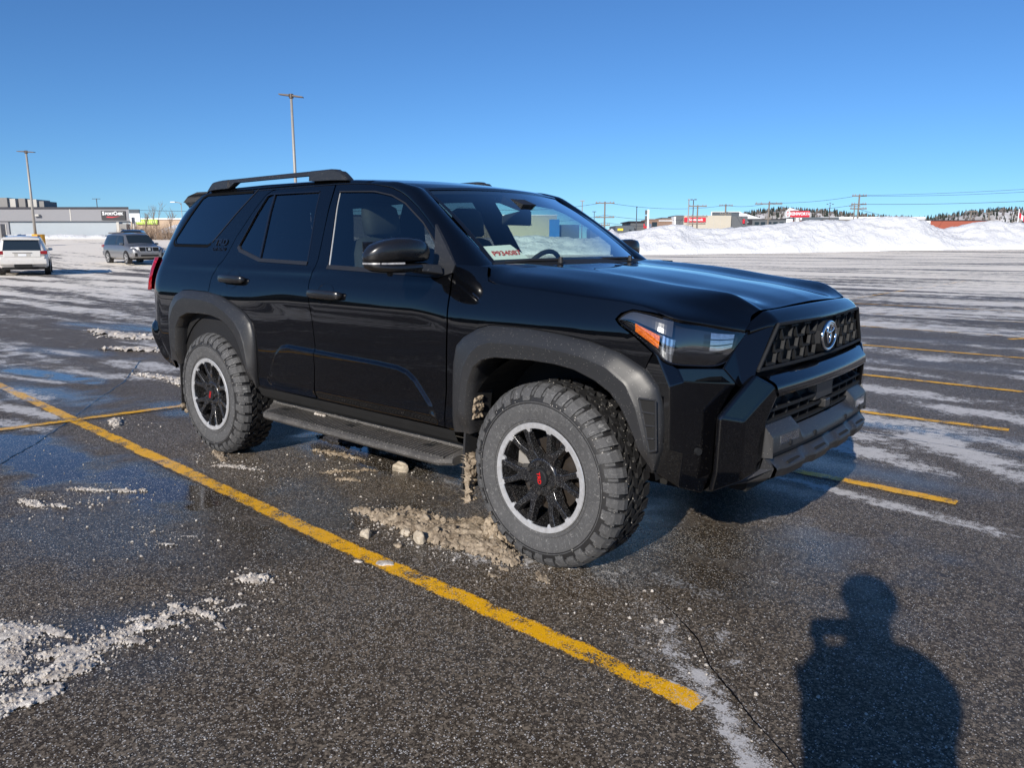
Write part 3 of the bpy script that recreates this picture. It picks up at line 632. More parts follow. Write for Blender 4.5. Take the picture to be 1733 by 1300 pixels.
t = MB(); t.box(-1.0, 2.2, -.60, .60, .42, .53); t.box(2.2, 3.2, -.50, .50, .40, .55); t.box(3.2, 3.62, -.55, .55, .42, .60)
t.box(-.9, 3.3, -.52, -.42, .36, .46); t.box(-.9, 3.3, .42, .52, .36, .46)
t.tube([(0, -.7, .40), (0, .7, .40)], .05, 12); t.tube([(2.85, -.7, .40), (2.85, .7, .40)], .04, 12); t.box(-.12, .12, -.15, .15, .28, .52)
t.build('underbody', M['dark'], car)
# firewall block that closes the view through the panel gaps
def wheel_well(cx, R_, s):
    P = []
    for a in np.linspace(9, 171, 26):
        c, si = math.cos(R(a)), math.sin(R(a)); P.append([(cx + R_ * c, s * y, .42 + R_ * 1.02 * si) for y in (.900, .62)])
    v = np.array(P).reshape(-1, 3); n = len(P); fs = grid_faces(n, 2)
    b = len(v); v = np.vstack([v, [(cx, s * .62, .42)]]); fs += [(2 * i + 1, 2 * i + 3, b) for i in range(n - 1)]
    return mesh('wheel_well', v, fs, M['dark'], car, False)
for s in SIDES: wheel_well(.045, .52, s); wheel_well(2.875, .53, s)

# --- wheel arch flares: matte ring standing 5 cm proud of the body
def flare(name, outer, crease, inner, s, lift=.048):
    n = 90; O, Cc, I = resample(outer, n), resample(crease, n), resample(inner, n); cols = []
    tp = np.linspace(0, 1, n); cap = smoothstep(0, .07, tp) * smoothstep(1, .93, tp); L = lift * (.35 + .65 * cap)
    def row(Q, off): return np.stack([Q[:, 0], s * (ys(Q[:, 0], Q[:, 1], False) + off), Q[:, 1]], 1)
    M1 = O * .93 + Cc * .07
    rows = [row(O, -.015), row(O, .006), row(M1, .014)]
    for k in (.3, .6, .85): rows.append(row(O * (1 - k) + Cc * k, .016 + (L - .016) * k))
    rows.append(row(Cc * .985 + O * .015, L - .001)); rows.append(row(Cc, L)); rows.append(row(Cc * .96 + I * .04, L))
    rows.append(row(Cc * .5 + I * .5, L - .003)); rows.append(row(Cc * .06 + I * .94, L - .006)); rows.append(row(I, L - .006)); rows.append(row(I, -.03)); rows.append(row(I, -.14))
    o = grid_mesh(name, np.stack(rows, 1), M['plastic'], car, flip=s < 0); return o
flR_cr = [(-.455, .60), (-.44, .80), (-.425, .90), (-.37, .977), (-.29, 1.035), (-.21, 1.058), (.05, 1.056), (.19, 1.040), (.33, .995), (.44, .935), (.50, .87), (.53, .80), (.55, .68), (.562, .54)]
flR_in = [(-.415, .575), (-.385, .72), (-.35, .850), (-.289, .918), (-.171, .955), (.0, .962), (.141, .960), (.26, .942), (.345, .912), (.43, .85), (.475, .78), (.51, .69), (.545, .60), (.56, .535)]
flF_cr = [(2.385, .54), (2.405, .75), (2.43, .86), (2.475, .93), (2.53, .972), (2.60, .992), (2.825, .997), (3.0, .987), (3.10, .973), (3.20, .945), (3.29, .885), (3.335, .80), (3.365, .70), (3.385, .62), (3.40, .55)]
flF_in = [(2.420, .535), (2.435, .68), (2.452, .790), (2.487, .865), (2.54, .905), (2.62, .925), (2.828, .933), (2.95, .930), (3.05, .918), (3.15, .885), (3.22, .845), (3.27, .79), (3.32, .70), (3.355, .62), (3.385, .545)]
for s in SIDES:
    fr = flare('rear_wheel_flare', flareR_out, flR_cr, flR_in, s); ff_ = flare('front_wheel_flare', flareF_out, flF_cr, flF_in, s)
    # slatted vent behind the bumper corner
    t = MB(); vent = [(3.345, .835), (3.412, .835), (3.420, .640), (3.392, .630)]
    t2 = MB()
    y_ = lambda x, z: s * (float(ys(x, z, False)) + .040)
    t2.add([(x, y_(x, z), z) for x, z in vent], [(0, 1, 2, 3) if s > 0 else (3, 2, 1, 0)])
    vo_ = t2.build('vent', M['dark'], ff_)
    def bar(t, p, q, w=.006, th=.012, o=.0): 
        a = Vector((p[0], y_(*p) + s * o, p[1])); b = Vector((q[0], y_(*q) + s * o, q[1])); t.tube([a, b], w, 4)
    for i in range(4): bar(t, vent[i], vent[(i + 1) % 4], .005)
    for k in (.25, .5, .75):
        bar(t, (3.345 + .045 * k + .006, .835 - .205 * k), (3.414, .845 - .195 * k - .014), .0045)
    t.build('slats', M['plastic'], vo_)

# --- mud flaps
for s in SIDES:
    for x, z0, z1 in ((-.46, .22, .62), (2.36, .24, .60)):
        b = MB(); b.hull8([(x, s * .72, z0), (x + .012, s * .72, z0), (x + .012, s * .93, z0 + .01), (x, s * .93, z0 + .01)], [(x + .03, s * .72, z1), (x + .042, s * .72, z1), (x + .042, s * .93, z1), (x + .03, s * .93, z1)])
        b.build('mud_flap', M['plastic'], car)

# --- roof, pillars, windscreen
EDGE = np.array([(-.62, 1.764), (-.434, 1.776), (-.317, 1.788), (.28, 1.792), (.891, 1.785), (1.247, 1.775), (1.451, 1.762), (1.643, 1.738), (1.77, 1.700)])
CTR = np.array([(-.70, 1.785), (-.4, 1.803), (.3, 1.824), (.7, 1.824), (1.07, 1.812), (1.5, 1.778), (1.73, 1.743), (1.84, 1.716)])
CUT = np.array([(-.62, 1.735), (-.40, 1.757), (1.09, 1.757), (1.28, 1.751), (1.45, 1.739)])
nst = 70; P = []
for i, x in enumerate(np.linspace(-.60, 1.77, nst)):
    ez = np.interp(x, EDGE[:, 0], EDGE[:, 1]); k = smoothstep(1.2, 1.77, x); sh = .07 * k - .09 * smoothstep(.2, -.6, x)
    cz = np.interp(x + sh, CTR[:, 0], CTR[:, 1]); ye = .615 - .040 * k
    if x < 1.40:
        zc = np.interp(x, CUT[:, 0], CUT[:, 1]); yc = float(ys(x, zc)); first = [(x, yc - .016, zc - .012), (x, yc, zc), (x, yc - .012, zc + .016)]
    else:
        first = [(x, ye + .012, ez - .030), (x, ye + .009, ez - .014), (x, ye + .004, ez - .004)]
    K = first + [(x, ye, ez), (x + sh * .25, ye * .88, ez + (cz - ez) * .30), (x + sh * .55, ye * .66, ez + (cz - ez) * .62), (x + sh * .85, ye * .36, ez + (cz - ez) * .90), (x + sh, 0, cz)]
    C = crom(K, 26); L = [(a, -b, c) for a, b, c in C] + [(a, b, c) for a, b, c in C[::-1][1:]]
    P.append(L)
grid_mesh('roof', P, M['paint'], car, flip=True)
# A pillar strip
O = resample(np.array([(1.36, 1.746)] + fd_top[2:] + [(2.30, 1.275)]), 40); O3 = sidepos(O[:, 0], O[:, 1], 0, -1)
I3 = resample(np.array([(1.38, -.607, 1.766), (1.60, -.598, 1.745), (1.77, -.577, 1.702), (1.95, -.600, 1.583), (2.15, -.634, 1.450), (2.333, -.664, 1.325), (2.39, -.675, 1.286)]), 40)
for s in SIDES:
    P = []
    for i_, (a, b) in enumerate(zip(O3, I3)):
        nrm = np.array([.45, -.55, .6]); nrm = nrm / np.linalg.norm(nrm) * (.15 + .85 * smoothstep(0, 14, i_)); mid = (a + b) / 2 + nrm * .030; q1 = a * .75 + b * .25 + nrm * .022; q2 = a * .25 + b * .75 + nrm * .024
        inn = a + np.array([0, .016, -.012]); fin = b + np.array([-.012, .006, -.016])
        C = crom([inn, a, q1, mid, q2, b, fin], 19); C = C * [1, -s, 1]; P.append(C)
    grid_mesh('pillar', P, M['paint'], car, flip=s > 0)
def wpt(v, u, off=0.):
    """windscreen point: u -1..1 across, v 0 top .. 1 bottom"""
    hw = .570 + (.661 - .570) * v; y = hw * u; b = 1 - u * u
    x = 1.77 + (2.333 - 1.77) * v + b * (.07 + .03 * v); z = 1.698 + (1.321 - 1.698) * v + b * (.018 - .010 * v) + .022 * math.sin(math.pi * v)
    return (x + off * .55, y, z + off * .83)
grid_mesh('windscreen', [[wpt(v, u) for u in np.linspace(-1, 1, 41)] for v in np.linspace(0, 1, 21)], M['glass'], car, flip=True)
# black ceramic border
t = MB()
bd = [[wpt(v, u, -.004) for u in np.linspace(-1, 1, 41)] for v in (0, .035, .07)]; t.add(np.array(bd).reshape(-1, 3), grid_faces(3, 41))
bd = [[wpt(v, u, -.004) for u in np.linspace(-1, 1, 41)] for v in (.955, .975, 1)]; t.add(np.array(bd).reshape(-1, 3), grid_faces(3, 41))
for sg in (-1, 1):
    bd = [[wpt(v, sg * u, -.004) for u in (1, .965)] for v in np.linspace(0, 1, 21)]; t.add(np.array(bd).reshape(-1, 3), grid_faces(21, 2))
bd = [[wpt(v, u, -.005) for u in np.linspace(-.13, .13, 9)] for v in np.linspace(.05, .26, 6)]; t.add(np.array(bd).reshape(-1, 3), grid_faces(6, 9))
t.build('windscreen_border', M['dash'], car)
t = MB()
for v0, v1 in ((-.03, .012),):
    bd = [[wpt(v, u, .003) for u in np.linspace(-1, 1, 41)] for v in (v0, v1)]; t.add(np.array(bd).reshape(-1, 3), grid_faces(2, 41))
for sg in (-1, 1):
    bd = [[wpt(v, sg * u, .004) for u in (1.02, .985)] for v in np.linspace(0, 1, 21)]; t.add(np.array(bd).reshape(-1, 3), grid_faces(21, 2))
t.build('windscreen_seal', M['black_gloss'], car)
# cowl and wipers
P = [[(a[0] + d * .09 * k, a[1] * (1 + .12 * k), a[2] - .022 * k) for k in (0, .5, 1)] for a in [wpt(.985, u) for u in np.linspace(-1, 1, 31)] for d in (1,)]
grid_mesh('cowl', P, M['grille'], car, flip=False)
t = MB()
for y0, y1 in ((-.30, -.60), (.36, -.14)):
    a = Vector((2.47, y0, 1.318)); t.tube([a, (2.45, y0, 1.335), (2.40, (y0 + y1) / 2, 1.335), (2.36, y1, 1.325)], .008, 6)
t.build('wiper', M['dash'], car)
for y in (-.30, .36):
    b = MB(); b.tube([(2.47, y, 1.32), (2.47, y, 1.350)], [.016, .010], 10); b.build('washer_nozzle', M['dash'], car)
# rear end: tailgate closing the body, roof spoiler, rear window
zz = np.linspace(.50, 1.74, 40); P = []
for z in zz:
    x0 = rx(z); y0 = float(ys(x0, z)); row = []
    for k in np.linspace(-1, 1, 31):
        y = y0 * k; row.append((x0 - .10 * (1 - abs(k) ** 2.6) , y, z))
    P.append(row)
grid_mesh('tailgate', P, M['paint'], car, flip=False)
P = [[(float(np.interp(z, [1.32, 1.70], [0, 0])) + rx(z) - .10 * (1 - abs(k * .82) ** 2.6) - .004, float(ys(rx(z), z)) * k * .82, z) for k in np.linspace(-1, 1, 15)] for z in np.linspace(1.32, 1.70, 8)]
grid_mesh('rear_window', P, M['tint'], car)
P = []
for k in np.linspace(-1, 1, 41):
    c = 1 - abs(k) ** 4; y = .640 * k; z0 = 1.778 + .020 * (1 - k * k); xe = -.70 - .16 * (1 - .35 * abs(k) ** 3)
    P.append([(-.42 - .08 * (1 - k * k), y * .985, z0 + .002), (-.56, y, z0 + .004), (-.70, y, z0 - .004 - .016 * abs(k) ** 6), (xe, y * .98, z0 - .040 - .02 * abs(k) ** 6), (xe + .012, y * .97, z0 - .062), (xe + .06, y * .97, z0 - .090), (-.66, y * .985, z0 - .12 - .04 * abs(k) ** 6), (-.55, y * .99, z0 - .075)])
sp = mesh('roof_spoiler', np.array(P).reshape(-1, 3), grid_faces(41, 8, close=True) + [tuple(range(8)), tuple(320 + k for k in range(8))], M['paint'], car, True)
sp.modifiers.new('e', 'EDGE_SPLIT').split_angle = R(50)
# rear bumper end caps (matte lower) and tail lamps
for s in SIDES:
    P = []
    for z in np.linspace(.52, 1.30, 16):
        z_ = z; top = np.interp(z_, [.52, 1.30], [0, 1])
    # tail lamp: wraps round the corner
    P = []
    tl_z = np.array([1.318, 1.29, 1.24, 1.18, 1.12, 1.08]); tl_f = np.array([-.845, -.850, -.862, -.878, -.893, -.905]) + .0; tl_b = np.array([-.93, -.985, -1.02, -1.03, -1.0, -.95])
    for z, xf, xb in zip(crom(tl_z[:, None], 16)[:, 0], crom(tl_f[:, None], 16)[:, 0], crom(tl_b[:, None], 16)[:, 0]):
        row = []
        for k in np.linspace(0, 1, 10):
            x = xf + (xb - xf) * k; x = max(x, float(rx(z)) + .0); o_ = .066 * math.sin(math.pi * min(1, k * 1.05 + .10)) ** .6 - .004
            row.append((x, s * (float(ys(x, z, False)) + o_), z))
        P.append(row)
    tl = grid_mesh('tail_lamp', P, M['redlens'], car, flip=s < 0)
    P = []
    for z in np.linspace(.545, .86, 14):
        xf = np.interp(z, [.545, .68, .80, .86], [-.56, -.66, -.70, -.735]); xb = rx(z) - .02; row = []
        for k in np.linspace(0, 1, 14):
            x = xf + (xb - xf) * k; row.append((x, s * (float(ys(x, z, False)) + .030 * smoothstep(0, .25, k) * smoothstep(.535, .60, z) * smoothstep(.875, .82, z)), z))
        P.append(row)
    grid_mesh('rear_bumper_cap', P, M['paint'], car, flip=s > 0)
P = [[(rx(z) - .02 - .16 * (1 - abs(k) ** 4), k * float(ys(rx(z), z, False)), z) for k in np.linspace(-1, 1, 25)] for z in np.linspace(.50, .86, 8)]
grid_mesh('rear_bumper', P, M['plastic'], car)
# roof rails
for s in SIDES:
    top = [(-.385, 1.790), (-.355, 1.815), (-.318, 1.838), (-.26, 1.843), (-.20, 1.846), (.3, 1.847), (.84, 1.846), (1.04, 1.846), (1.085, 1.842), (1.10, 1.834), (1.135, 1.828), (1.165, 1.806), (1.195, 1.782)]
    bot = [(-.385, 1.778), (-.30, 1.785), (-.20, 1.787), (-.115, 1.787), (-.110, 1.790), (-.028, 1.822), (.3, 1.822), (.834, 1.820), (.838, 1.786), (.95, 1.783), (1.05, 1.781), (1.12, 1.778), (1.195, 1.774)]
    def zt(P_, x): return float(np.interp(x, [p[0] for p in P_], [p[1] for p in P_]))
    xs = sorted(set([p[0] for p in top] + [p[0] for p in bot] + list(np.arange(-.35, 1.19, .1)))); P = []
    for x in xs:
        a, b = zt(bot, x), zt(top, x); wd = .030 if (x < -.11 or x > .835) else .020
        P.append([(x, s * (.625 + wd), a), (x, s * (.622 + wd * .9), b - .008), (x, s * (.620 + wd * .5), b), (x, s * (.620 - wd * .5), b), (x, s * (.620 - wd), b - .008), (x, s * (.620 - wd), a)])
    rl = mesh('roof_rail', np.array(P).reshape(-1, 3), grid_faces(len(xs), 6, flip=s > 0, close=True) + [tuple(range(6)), tuple((len(xs) - 1) * 6 + k for k in range(6))], M['plastic'], car, True)
    rl.modifiers.new('e', 'EDGE_SPLIT').split_angle = R(40)
# --- bonnet
#        x     side(y,z)       lower fold      crest           inner          centre z  
HS = [(2.41, (.845, 1.312), (.79, 1.318), (.60, 1.322), (.42, 1.314), 1.318),
      (2.50, (.868, 1.262), (.79, 1.290), (.605, 1.318), (.42, 1.306), 1.315),
      (2.62, (.879, 1.238), (.79, 1.278), (.60, 1.311), (.415, 1.297), 1.308),
      (2.80, (.879, 1.225), (.79, 1.266), (.60, 1.300), (.41, 1.284), 1.298),
      (3.00, (.882, 1.210), (.79, 1.247), (.59, 1.282), (.40, 1.263), 1.280),
      (3.20, (.880, 1.196), (.785, 1.222), (.58, 1.255), (.39, 1.236), 1.255),
      (3.33, (.872, 1.177), (.765, 1.202), (.57, 1.240), (.385, 1.220), 1.238),
      (3.43, (.850, 1.147), (.735, 1.178), (.56, 1.230), (.38, 1.203), 1.221),
      (3.50, (.770, 1.127), (.685, 1.160), (.548, 1.218), (.375, 1.190), 1.207),
      (3.56, (.690, 1.108), (.635, 1.135), (.535, 1.188), (.37, 1.175), 1.190),
      (3.605, (.612, 1.090), (.585, 1.112), (.515, 1.158), (.36, 1.160), 1.170)]
K = []
for (x, sd, lf, cr, inn, cz) in HS:
    f = smoothstep(3.2, 3.6, x); sh = .030 * f; r = smoothstep(2.8, 2.41, x) * .07
    ex = lambda y: x + sh * (1 - (y / .62) ** 2) + r * (1 - (y / .8) ** 2)
    K.append([(x, sd[0], sd[1] - .02), (x, sd[0], sd[1]), (ex(lf[0]), lf[0], lf[1]), (ex(.68), (lf[0] + cr[0]) / 2, lf[1] * .42 + cr[1] * .58), (ex(cr[0]), cr[0], cr[1]), (ex(.52), cr[0] * .72 + inn[0] * .28, cr[1] * .86 + inn[1] * .14), (ex(inn[0]), inn[0], inn[1]), (ex(.2), inn[0] * .55, inn[1] * .4 + cz * .6), (ex(0), 0, cz)])
K = np.array(K, float); cols = [crom(K[:, j], 64) for j in range(K.shape[1])]; G = np.stack(cols, 1)
G = np.array([crom(G[i], 42) for i in range(len(G))])
H = [[(a, -b, c) for a, b, c in row] + [(a, b, c) for a, b, c in row[::-1][1:]] for row in G]
hood = grid_mesh('bonnet', H, M['paint'], car, flip=True)
# front lip of the bonnet, folding down to the grille frame
lipk = []
for k in np.linspace(-1, 1, 41):
    a = abs(k); sg = 1 if k >= 0 else -1
    if a > .86:
        q = (a - .86) / .14; y = .512 + q * .100; x0 = 3.637 - q * .032; z0 = 1.150 - q * .060; x1 = 3.678 - q * .055; z1 = 1.114 - q * .028; x2, z2 = x1 - .002, z1 - .012
    else:
        y = .512 * a / .86; b = 1 - (y / .512) ** 2; x0 = 3.637 + .033 * b; z0 = 1.150 + .010 * b; x1 = 3.680 + .034 * b; z1 = 1.116 + .006 * b; x2, z2 = x1 + .003, z1 - .014
    lipk.append([(x0 - .012, sg * y, z0 + .0035), (x0, sg * y, z0), (x0 + (x1 - x0) * .5, sg * y, z0 + (z1 - z0) * .42), (x1 - .004, sg * y, z1 + .004), (x1 + .001, sg * y, z1 - .002), (x2, sg * y, z2)])
grid_mesh('bonnet_lip', lipk, M['paint'], car)

# --- nose panels: (x, y for the near half, z)
V = dict(
 h1=(3.300, .898, 1.066), h2=(3.381, .898, 1.008), h3=(3.425, .880, .972), h4=(3.444, .850, .951),
 c1m=(3.440, .893, .885), c1b=(3.445, .885, .640), c1bb=(3.395, .885, .525), wf=(3.335, .915, .93), wr=(3.385, .905, .70), wb=(3.345, .900, .53),
 c2m=(3.476, .855, .900), c2b=(3.490, .850, .626), c2bb=(3.470, .845, .478),
 sB=(3.582, .740, .950), sC=(3.618, .690, .885), sBi=(3.598, .668, 1.010), sD=(3.476, .838, .888),
 r3m=(3.568, .745, .760), r3b=(3.560, .748, .540), r3bb=(3.530, .765, .448), r3t=(3.606, .700, .872),
 hc=(3.608, .600, 1.090), UL=(3.680, .508, 1.108), LL=(3.668, .640, .935), F1tl=(3.677, .660, .928), sm=(3.590, .672, 1.012), slo=(3.628, .672, .876),
 F1tr=(3.720, .565, .876), F1br=(3.678, .745, .758), F1bl=(3.612, .820, .777), F1ml=(3.648, .745, .857),
 F2bl=(3.607, .820, .558), F2br=(3.677, .745, .556),
 a3=(3.730, .553, .836), b3=(3.719, .573, .790), c3=(3.708, .598, .736), d3=(3.703, .608, .597), e3=(3.695, .600, .535), f3=(3.672, .720, .516), g3=(3.590, .820, .474))
def nose(name, faces, mat, parent=None, bv=.006, thick=.012, ang=12):
    for s in SIDES:
        ks = []; 
        for f in faces:
            for k in f:
                if k not in ks: ks.append(k)
        vs = [(V[k][0], s * V[k][1], V[k][2]) for k in ks]; fs = []
        for f in faces:
            ids = [ks.index(k) for k in f]; p = [Vector(vs[i]) for i in ids]; n = (p[1] - p[0]).cross(p[2] - p[0]); c = sum(p, Vector()) / len(p)
            if n.dot(Vector((c.x - 3.0, c.y, (c.z - .8) * .2))) < 0: ids = ids[::-1]
            fs.append(ids)
        o = mesh(name, vs, fs, mat, parent or car)
        so_ = o.modifiers.new('s', 'SOLIDIFY'); so_.thickness = thick; so_.offset = -1
        bevel(o, bv, 3, ang)
nose('bumper_corner', [('h1', 'wf', 'h2'), ('wf', 'wr', 'c1m', 'h2'), ('wr', 'wb', 'c1bb', 'c1b'), ('wr', 'c1b', 'c1m'), ('h2', 'c1m', 'c2m', 'h4'), ('c1m', 'c1b', 'c2b', 'c2m'), ('c1b', 'c1bb', 'c2bb', 'c2b'),
                       ('h4', 'c2m', 'sC', 'sB'), ('c2m', 'c2b', 'r3m', 'r3t'), ('c2m', 'r3t', 'sC'), ('c2b', 'r3b', 'r3m'), ('c2b', 'c2bb', 'r3bb', 'r3b')], M['paint'], bv=.018)
nose('grille_surround', [('hc', 'UL', 'LL', 'F1tl', 'slo', 'sm'), ('sB', 'sm', 'slo', 'sC')], M['paint'], bv=.005)
nose('bumper_surround', [('F1tl', 'F1tr', 'F1br', 'F1bl', 'F1ml'), ('F1bl', 'F1br', 'F2br', 'F2bl'), ('F1tr', 'a3', 'b3', 'c3', 'F1br'), ('F1br', 'c3', 'd3', 'F2br'), ('F2br', 'd3', 'e3', 'f3'), ('F2bl', 'F2br', 'f3', 'g3')], M['paint'], bv=.012, thick=.03)
# cross piece of the bumper above the lower grille, with the ledge running back to the upper grille
L = []
for y in np.linspace(-.565, .565, 33):
    b = 1 - (y / .565) ** 2; yy = y
    L.append([(3.640, y * 1.12, .925), (3.668 + .03 * b, y * 1.10, .915), (3.690 + .03 * b, y * 1.05, .908), (3.713 + .030 * b, y, .886), (3.722 + .030 * b, y, .878), (3.727 + .030 * b, y, .868), (3.732 + .028 * b, y * .985, .838), (3.726 + .028 * b, y * .98, .830), (3.690 + .02 * b, y * .97, .832)])
grid_mesh('bumper_beam', L, M['paint'], car)
# close the nose behind the openings
t = MB(); t.box(3.50, 3.60, -.56, .56, .50, 1.06); t.box(3.30, 3.50, -.68, .68, .50, .90); t.box(3.60, 3.645, -.62, .62, .895, .925)
t.build('radiator_panel', M['dark'], car)

# --- upper grille: frame and half-hexagon lattice
gr = MB()
def gx_(y, z=1.02): return 3.672 + .034 * (1 - (y / .62) ** 2)
hexw = lambda z: np.interp(z, [.935, 1.110], [.640, .508])
fr_ = [(.500, 1.104), (.632, .940)]
pts = [(gx_(y) + .004, y, 1.106) for y in np.linspace(-.50, .50, 15)]; gr.tube(pts, .0075, 6)
pts = [(gx_(y) + .002, y, .938) for y in np.linspace(-.632, .632, 15)]; gr.tube(pts, .0075, 6)
for s in SIDES: gr.tube([(gx_(.5) + .004, s * .500, 1.106), (gx_(.632) + .002, s * .632, .938)], .0075, 6)
grl = gr.build('grille_frame', M['grille'], car)
lts = {-1: MB(), 1: MB()}
cw, ch = .128, .090
def seg(y0, z0, y1, z1, w=.0052, d=.014):
    a, b = Vector((gx_(y0) - .004, y0, z0)), Vector((gx_(y1) - .004, y1, z1)); t_ = (b - a).normalized(); u = Vector((1, 0, 0)); n_ = t_.cross(u).normalized() * w
    A = [a + n_ - u * d, a - n_ - u * d, a - n_ * .7, a + n_ * .7]; B = [b + n_ - u * d, b - n_ - u * d, b - n_ * .7, b + n_ * .7]
    lts[-1 if y0 + y1 < 0 else 1].hull8(A, B)
row = 0; z = .950
while z < 1.10:
    yo = (row % 2) * cw / 2
    for k in range(-7, 8):
        y = k * cw + yo; ok = lambda a, b: abs(a) < hexw(b) - .012 and .943 < b < 1.102
        P_ = [(y - cw * .5, z + ch * .45), (y - cw * .34, z), (y + cw * .20, z), (y + cw * .30, z + ch * .52)]
        for (a, b), (c_, d_) in zip(P_, P_[1:]):
            if ok(a, b) and ok(c_, d_) and not (abs((a + c_) / 2) < .095): seg(a, b, c_, d_)
        # thick pointed upright
        a, b = P_[2]; c_, d_ = P_[3]
        if ok(a, b) and ok(c_, d_) and abs(a) > .11: seg(a, b, c_, d_, .0060, .009)
    z += ch * .52; row += 1
[l_.build('grille_lattice', M['grille'], grl) for l_ in lts.values()]
gp = MB(); gp.add([(3.634, -.60, .94), (3.634, .60, .94), (3.634, .47, 1.105), (3.634, -.47, 1.105)], [(0, 1, 2, 3)]); gp.build('grille_backing', M['dark'], grl)
# emblem pad and badge
pad = MB(); n = 8; A = [(3.668, .110 * math.cos(2 * math.pi * (k + .5) / n) * 1.12, 1.020 + .080 * math.sin(2 * math.pi * (k + .5) / n)) for k in range(n)]; B = [(3.716, a[1] * .80, 1.020 + (a[2] - 1.020) * .88) for a in A]
pad.add(A + B, [(k, (k + 1) % n, n + (k + 1) % n, n + k) for k in range(n)] + [tuple(n + k for k in range(n))]); pd = pad.build('emblem_pad', M['grille'], grl)
em = MB()
def ering(cy, cz, ry, rz, r, x=3.722, n=36): em.tube([(x, cy + ry * math.cos(t), cz + rz * math.sin(t)) for t in np.linspace(0, 2 * math.pi, n)], r, 6, cap=False)
ering(0, 1.020, .086, .060, .0075); ering(0, 1.052, .054, .0185, .0060); ering(0, 1.032, .0215, .0430, .0060)
em.build('emblem', M['chrome'], pd, True)

# --- lower grille with slats, fins and radar cover
lg = MB()
def lx(y): return 3.700 + .022 * (1 - (y / .6) ** 2)
for z_, d in ((.772, .05), (.730, .05), (.690, .05)):
    P_ = [(lx(y), y, z_) for y in np.linspace(-.59, .59, 15)]
    for a, b in zip(P_, P_[1:]): lg.hull8([(a[0] - .05, a[1], a[2] - .006), (a[0], a[1], a[2] - .006), (a[0], a[1], a[2] + .006), (a[0] - .05, a[1], a[2] + .006)], [(b[0] - .05, b[1], b[2] - .006), (b[0], b[1], b[2] - .006), (b[0], b[1], b[2] + .006), (b[0] - .05, b[1], b[2] + .006)])
for y in (-.50, -.38, -.26, -.155, .155, .26, .38, .50):
    lg.hull8([(3.62, y - .004, .65), (lx(y) - .012, y - .004, .65), (lx(y) - .012, y + .004, .65), (3.62, y + .004, .65)], [(3.62, y - .004, .765), (lx(y) - .012, y - .004, .765), (lx(y) - .012, y + .004, .765), (3.62, y + .004, .765)])
for y in (-.50, -.38, -.26, .26, .38, .50):
    lg.hull8([(3.66, y - .018, .775), (lx(y) + .002, y - .004, .775), (lx(y) + .002, y + .004, .775), (3.66, y + .018, .775)], [(3.66, y - .012, .82), (3.672, y - .004, .82), (3.672, y + .004, .82), (3.66, y + .012, .82)])
lgr = lg.build('lower_grille', M['grille'], car)
t = MB(); P_ = [(lx(y) - .034, y, 0) for y in np.linspace(-.585, .585, 15)]
t.add([(a[0] + .0, a[1], z_) for a in P_ for z_ in (.768, .834)], [(2 * i, 2 * i + 2, 2 * i + 3, 2 * i + 1) for i in range(14)]); t.build('upper_panel', M['grille'], lgr)
t = MB(); t.hull8([(3.68, -.115, .735), (3.722, -.105, .745), (3.722, .105, .745), (3.68, .115, .735)], [(3.68, -.115, .828), (3.722, -.105, .820), (3.722, .105, .820), (3.68, .115, .828)]); bevel(t.build('radar_cover', M['plastic'], lgr), .004)
t = MB(); t.box(3.69, 3.742, -.030, .030, .700, .742); bevel(t.build('camera_pod', M['plastic'], lgr), .008); 
# --- matte lower bumper bar, raised fog lamp housings, skid plate
def bx(y): return .030 * (1 - (y / .6) ** 2) if abs(y) < .6 else 0
L = []
for y in np.linspace(-.600, .600, 61):
    b = bx(y); e = smoothstep(.33, .365, abs(y)); e2 = smoothstep(.60, .575, abs(y)); zt_ = .660 + .048 * e; 
    L.append([(3.640, y, zt_ - .02), (3.684 + b, y, zt_ + .012 - .0 * e), (3.690 + b, y, zt_ + .014), (3.730 + b * .95 - .004 * e, y, zt_ - .022), (3.738 + b * .9 - .004 * e, y, zt_ - .036), (3.738 + b * .9 - .002 * e, y, .612), (3.728 + b * .9, y, .600), (3.722 + b * .9, y, .590), (3.700 + b * .9, y, .588)])
bar = grid_mesh('bumper_bar', L, M['plastic'], car, flip=True); bar.modifiers.new('e', 'EDGE_SPLIT').split_angle = R(28)
for s in SIDES:
    t = MB(); t.hull8([(3.700, s * .598, .592), (3.738, s * .598, .592), (3.736, s * .598, .672), (3.690, s * .598, .718)], [(3.690, s * .612, .592), (3.706, s * .612, .592), (3.706, s * .605, .712), (3.690, s * .605, .720)]); t.build('bar_end', M['plastic'], bar)
L = []
for y in np.linspace(-.58, .58, 61):
    b = bx(y) * .9; pad_ = sum(smoothstep(.105, .085, abs(y - c)) for c in (-.43, -.155, .155, .43)); o_ = .012 * pad_; m_ = .016 * smoothstep(.0, 1, pad_)
    L.append([(3.700 + b, y, .590), (3.714 + b, y, .582), (3.720 + b + o_, y, .572), (3.744 + b + o_, y * .985, .548), (3.746 + b + o_, y * .985, .540), (3.736 + b + o_ * .6, y * .98, .508 - .004 * pad_), (3.700 + b, y * .98, .488), (3.60, y * .96, .452), (3.45, y * .95, .440)])
sk = grid_mesh('skid_plate', L, M['plastic'], car, flip=True); sk.modifiers.new('e', 'EDGE_SPLIT').split_angle = R(28)
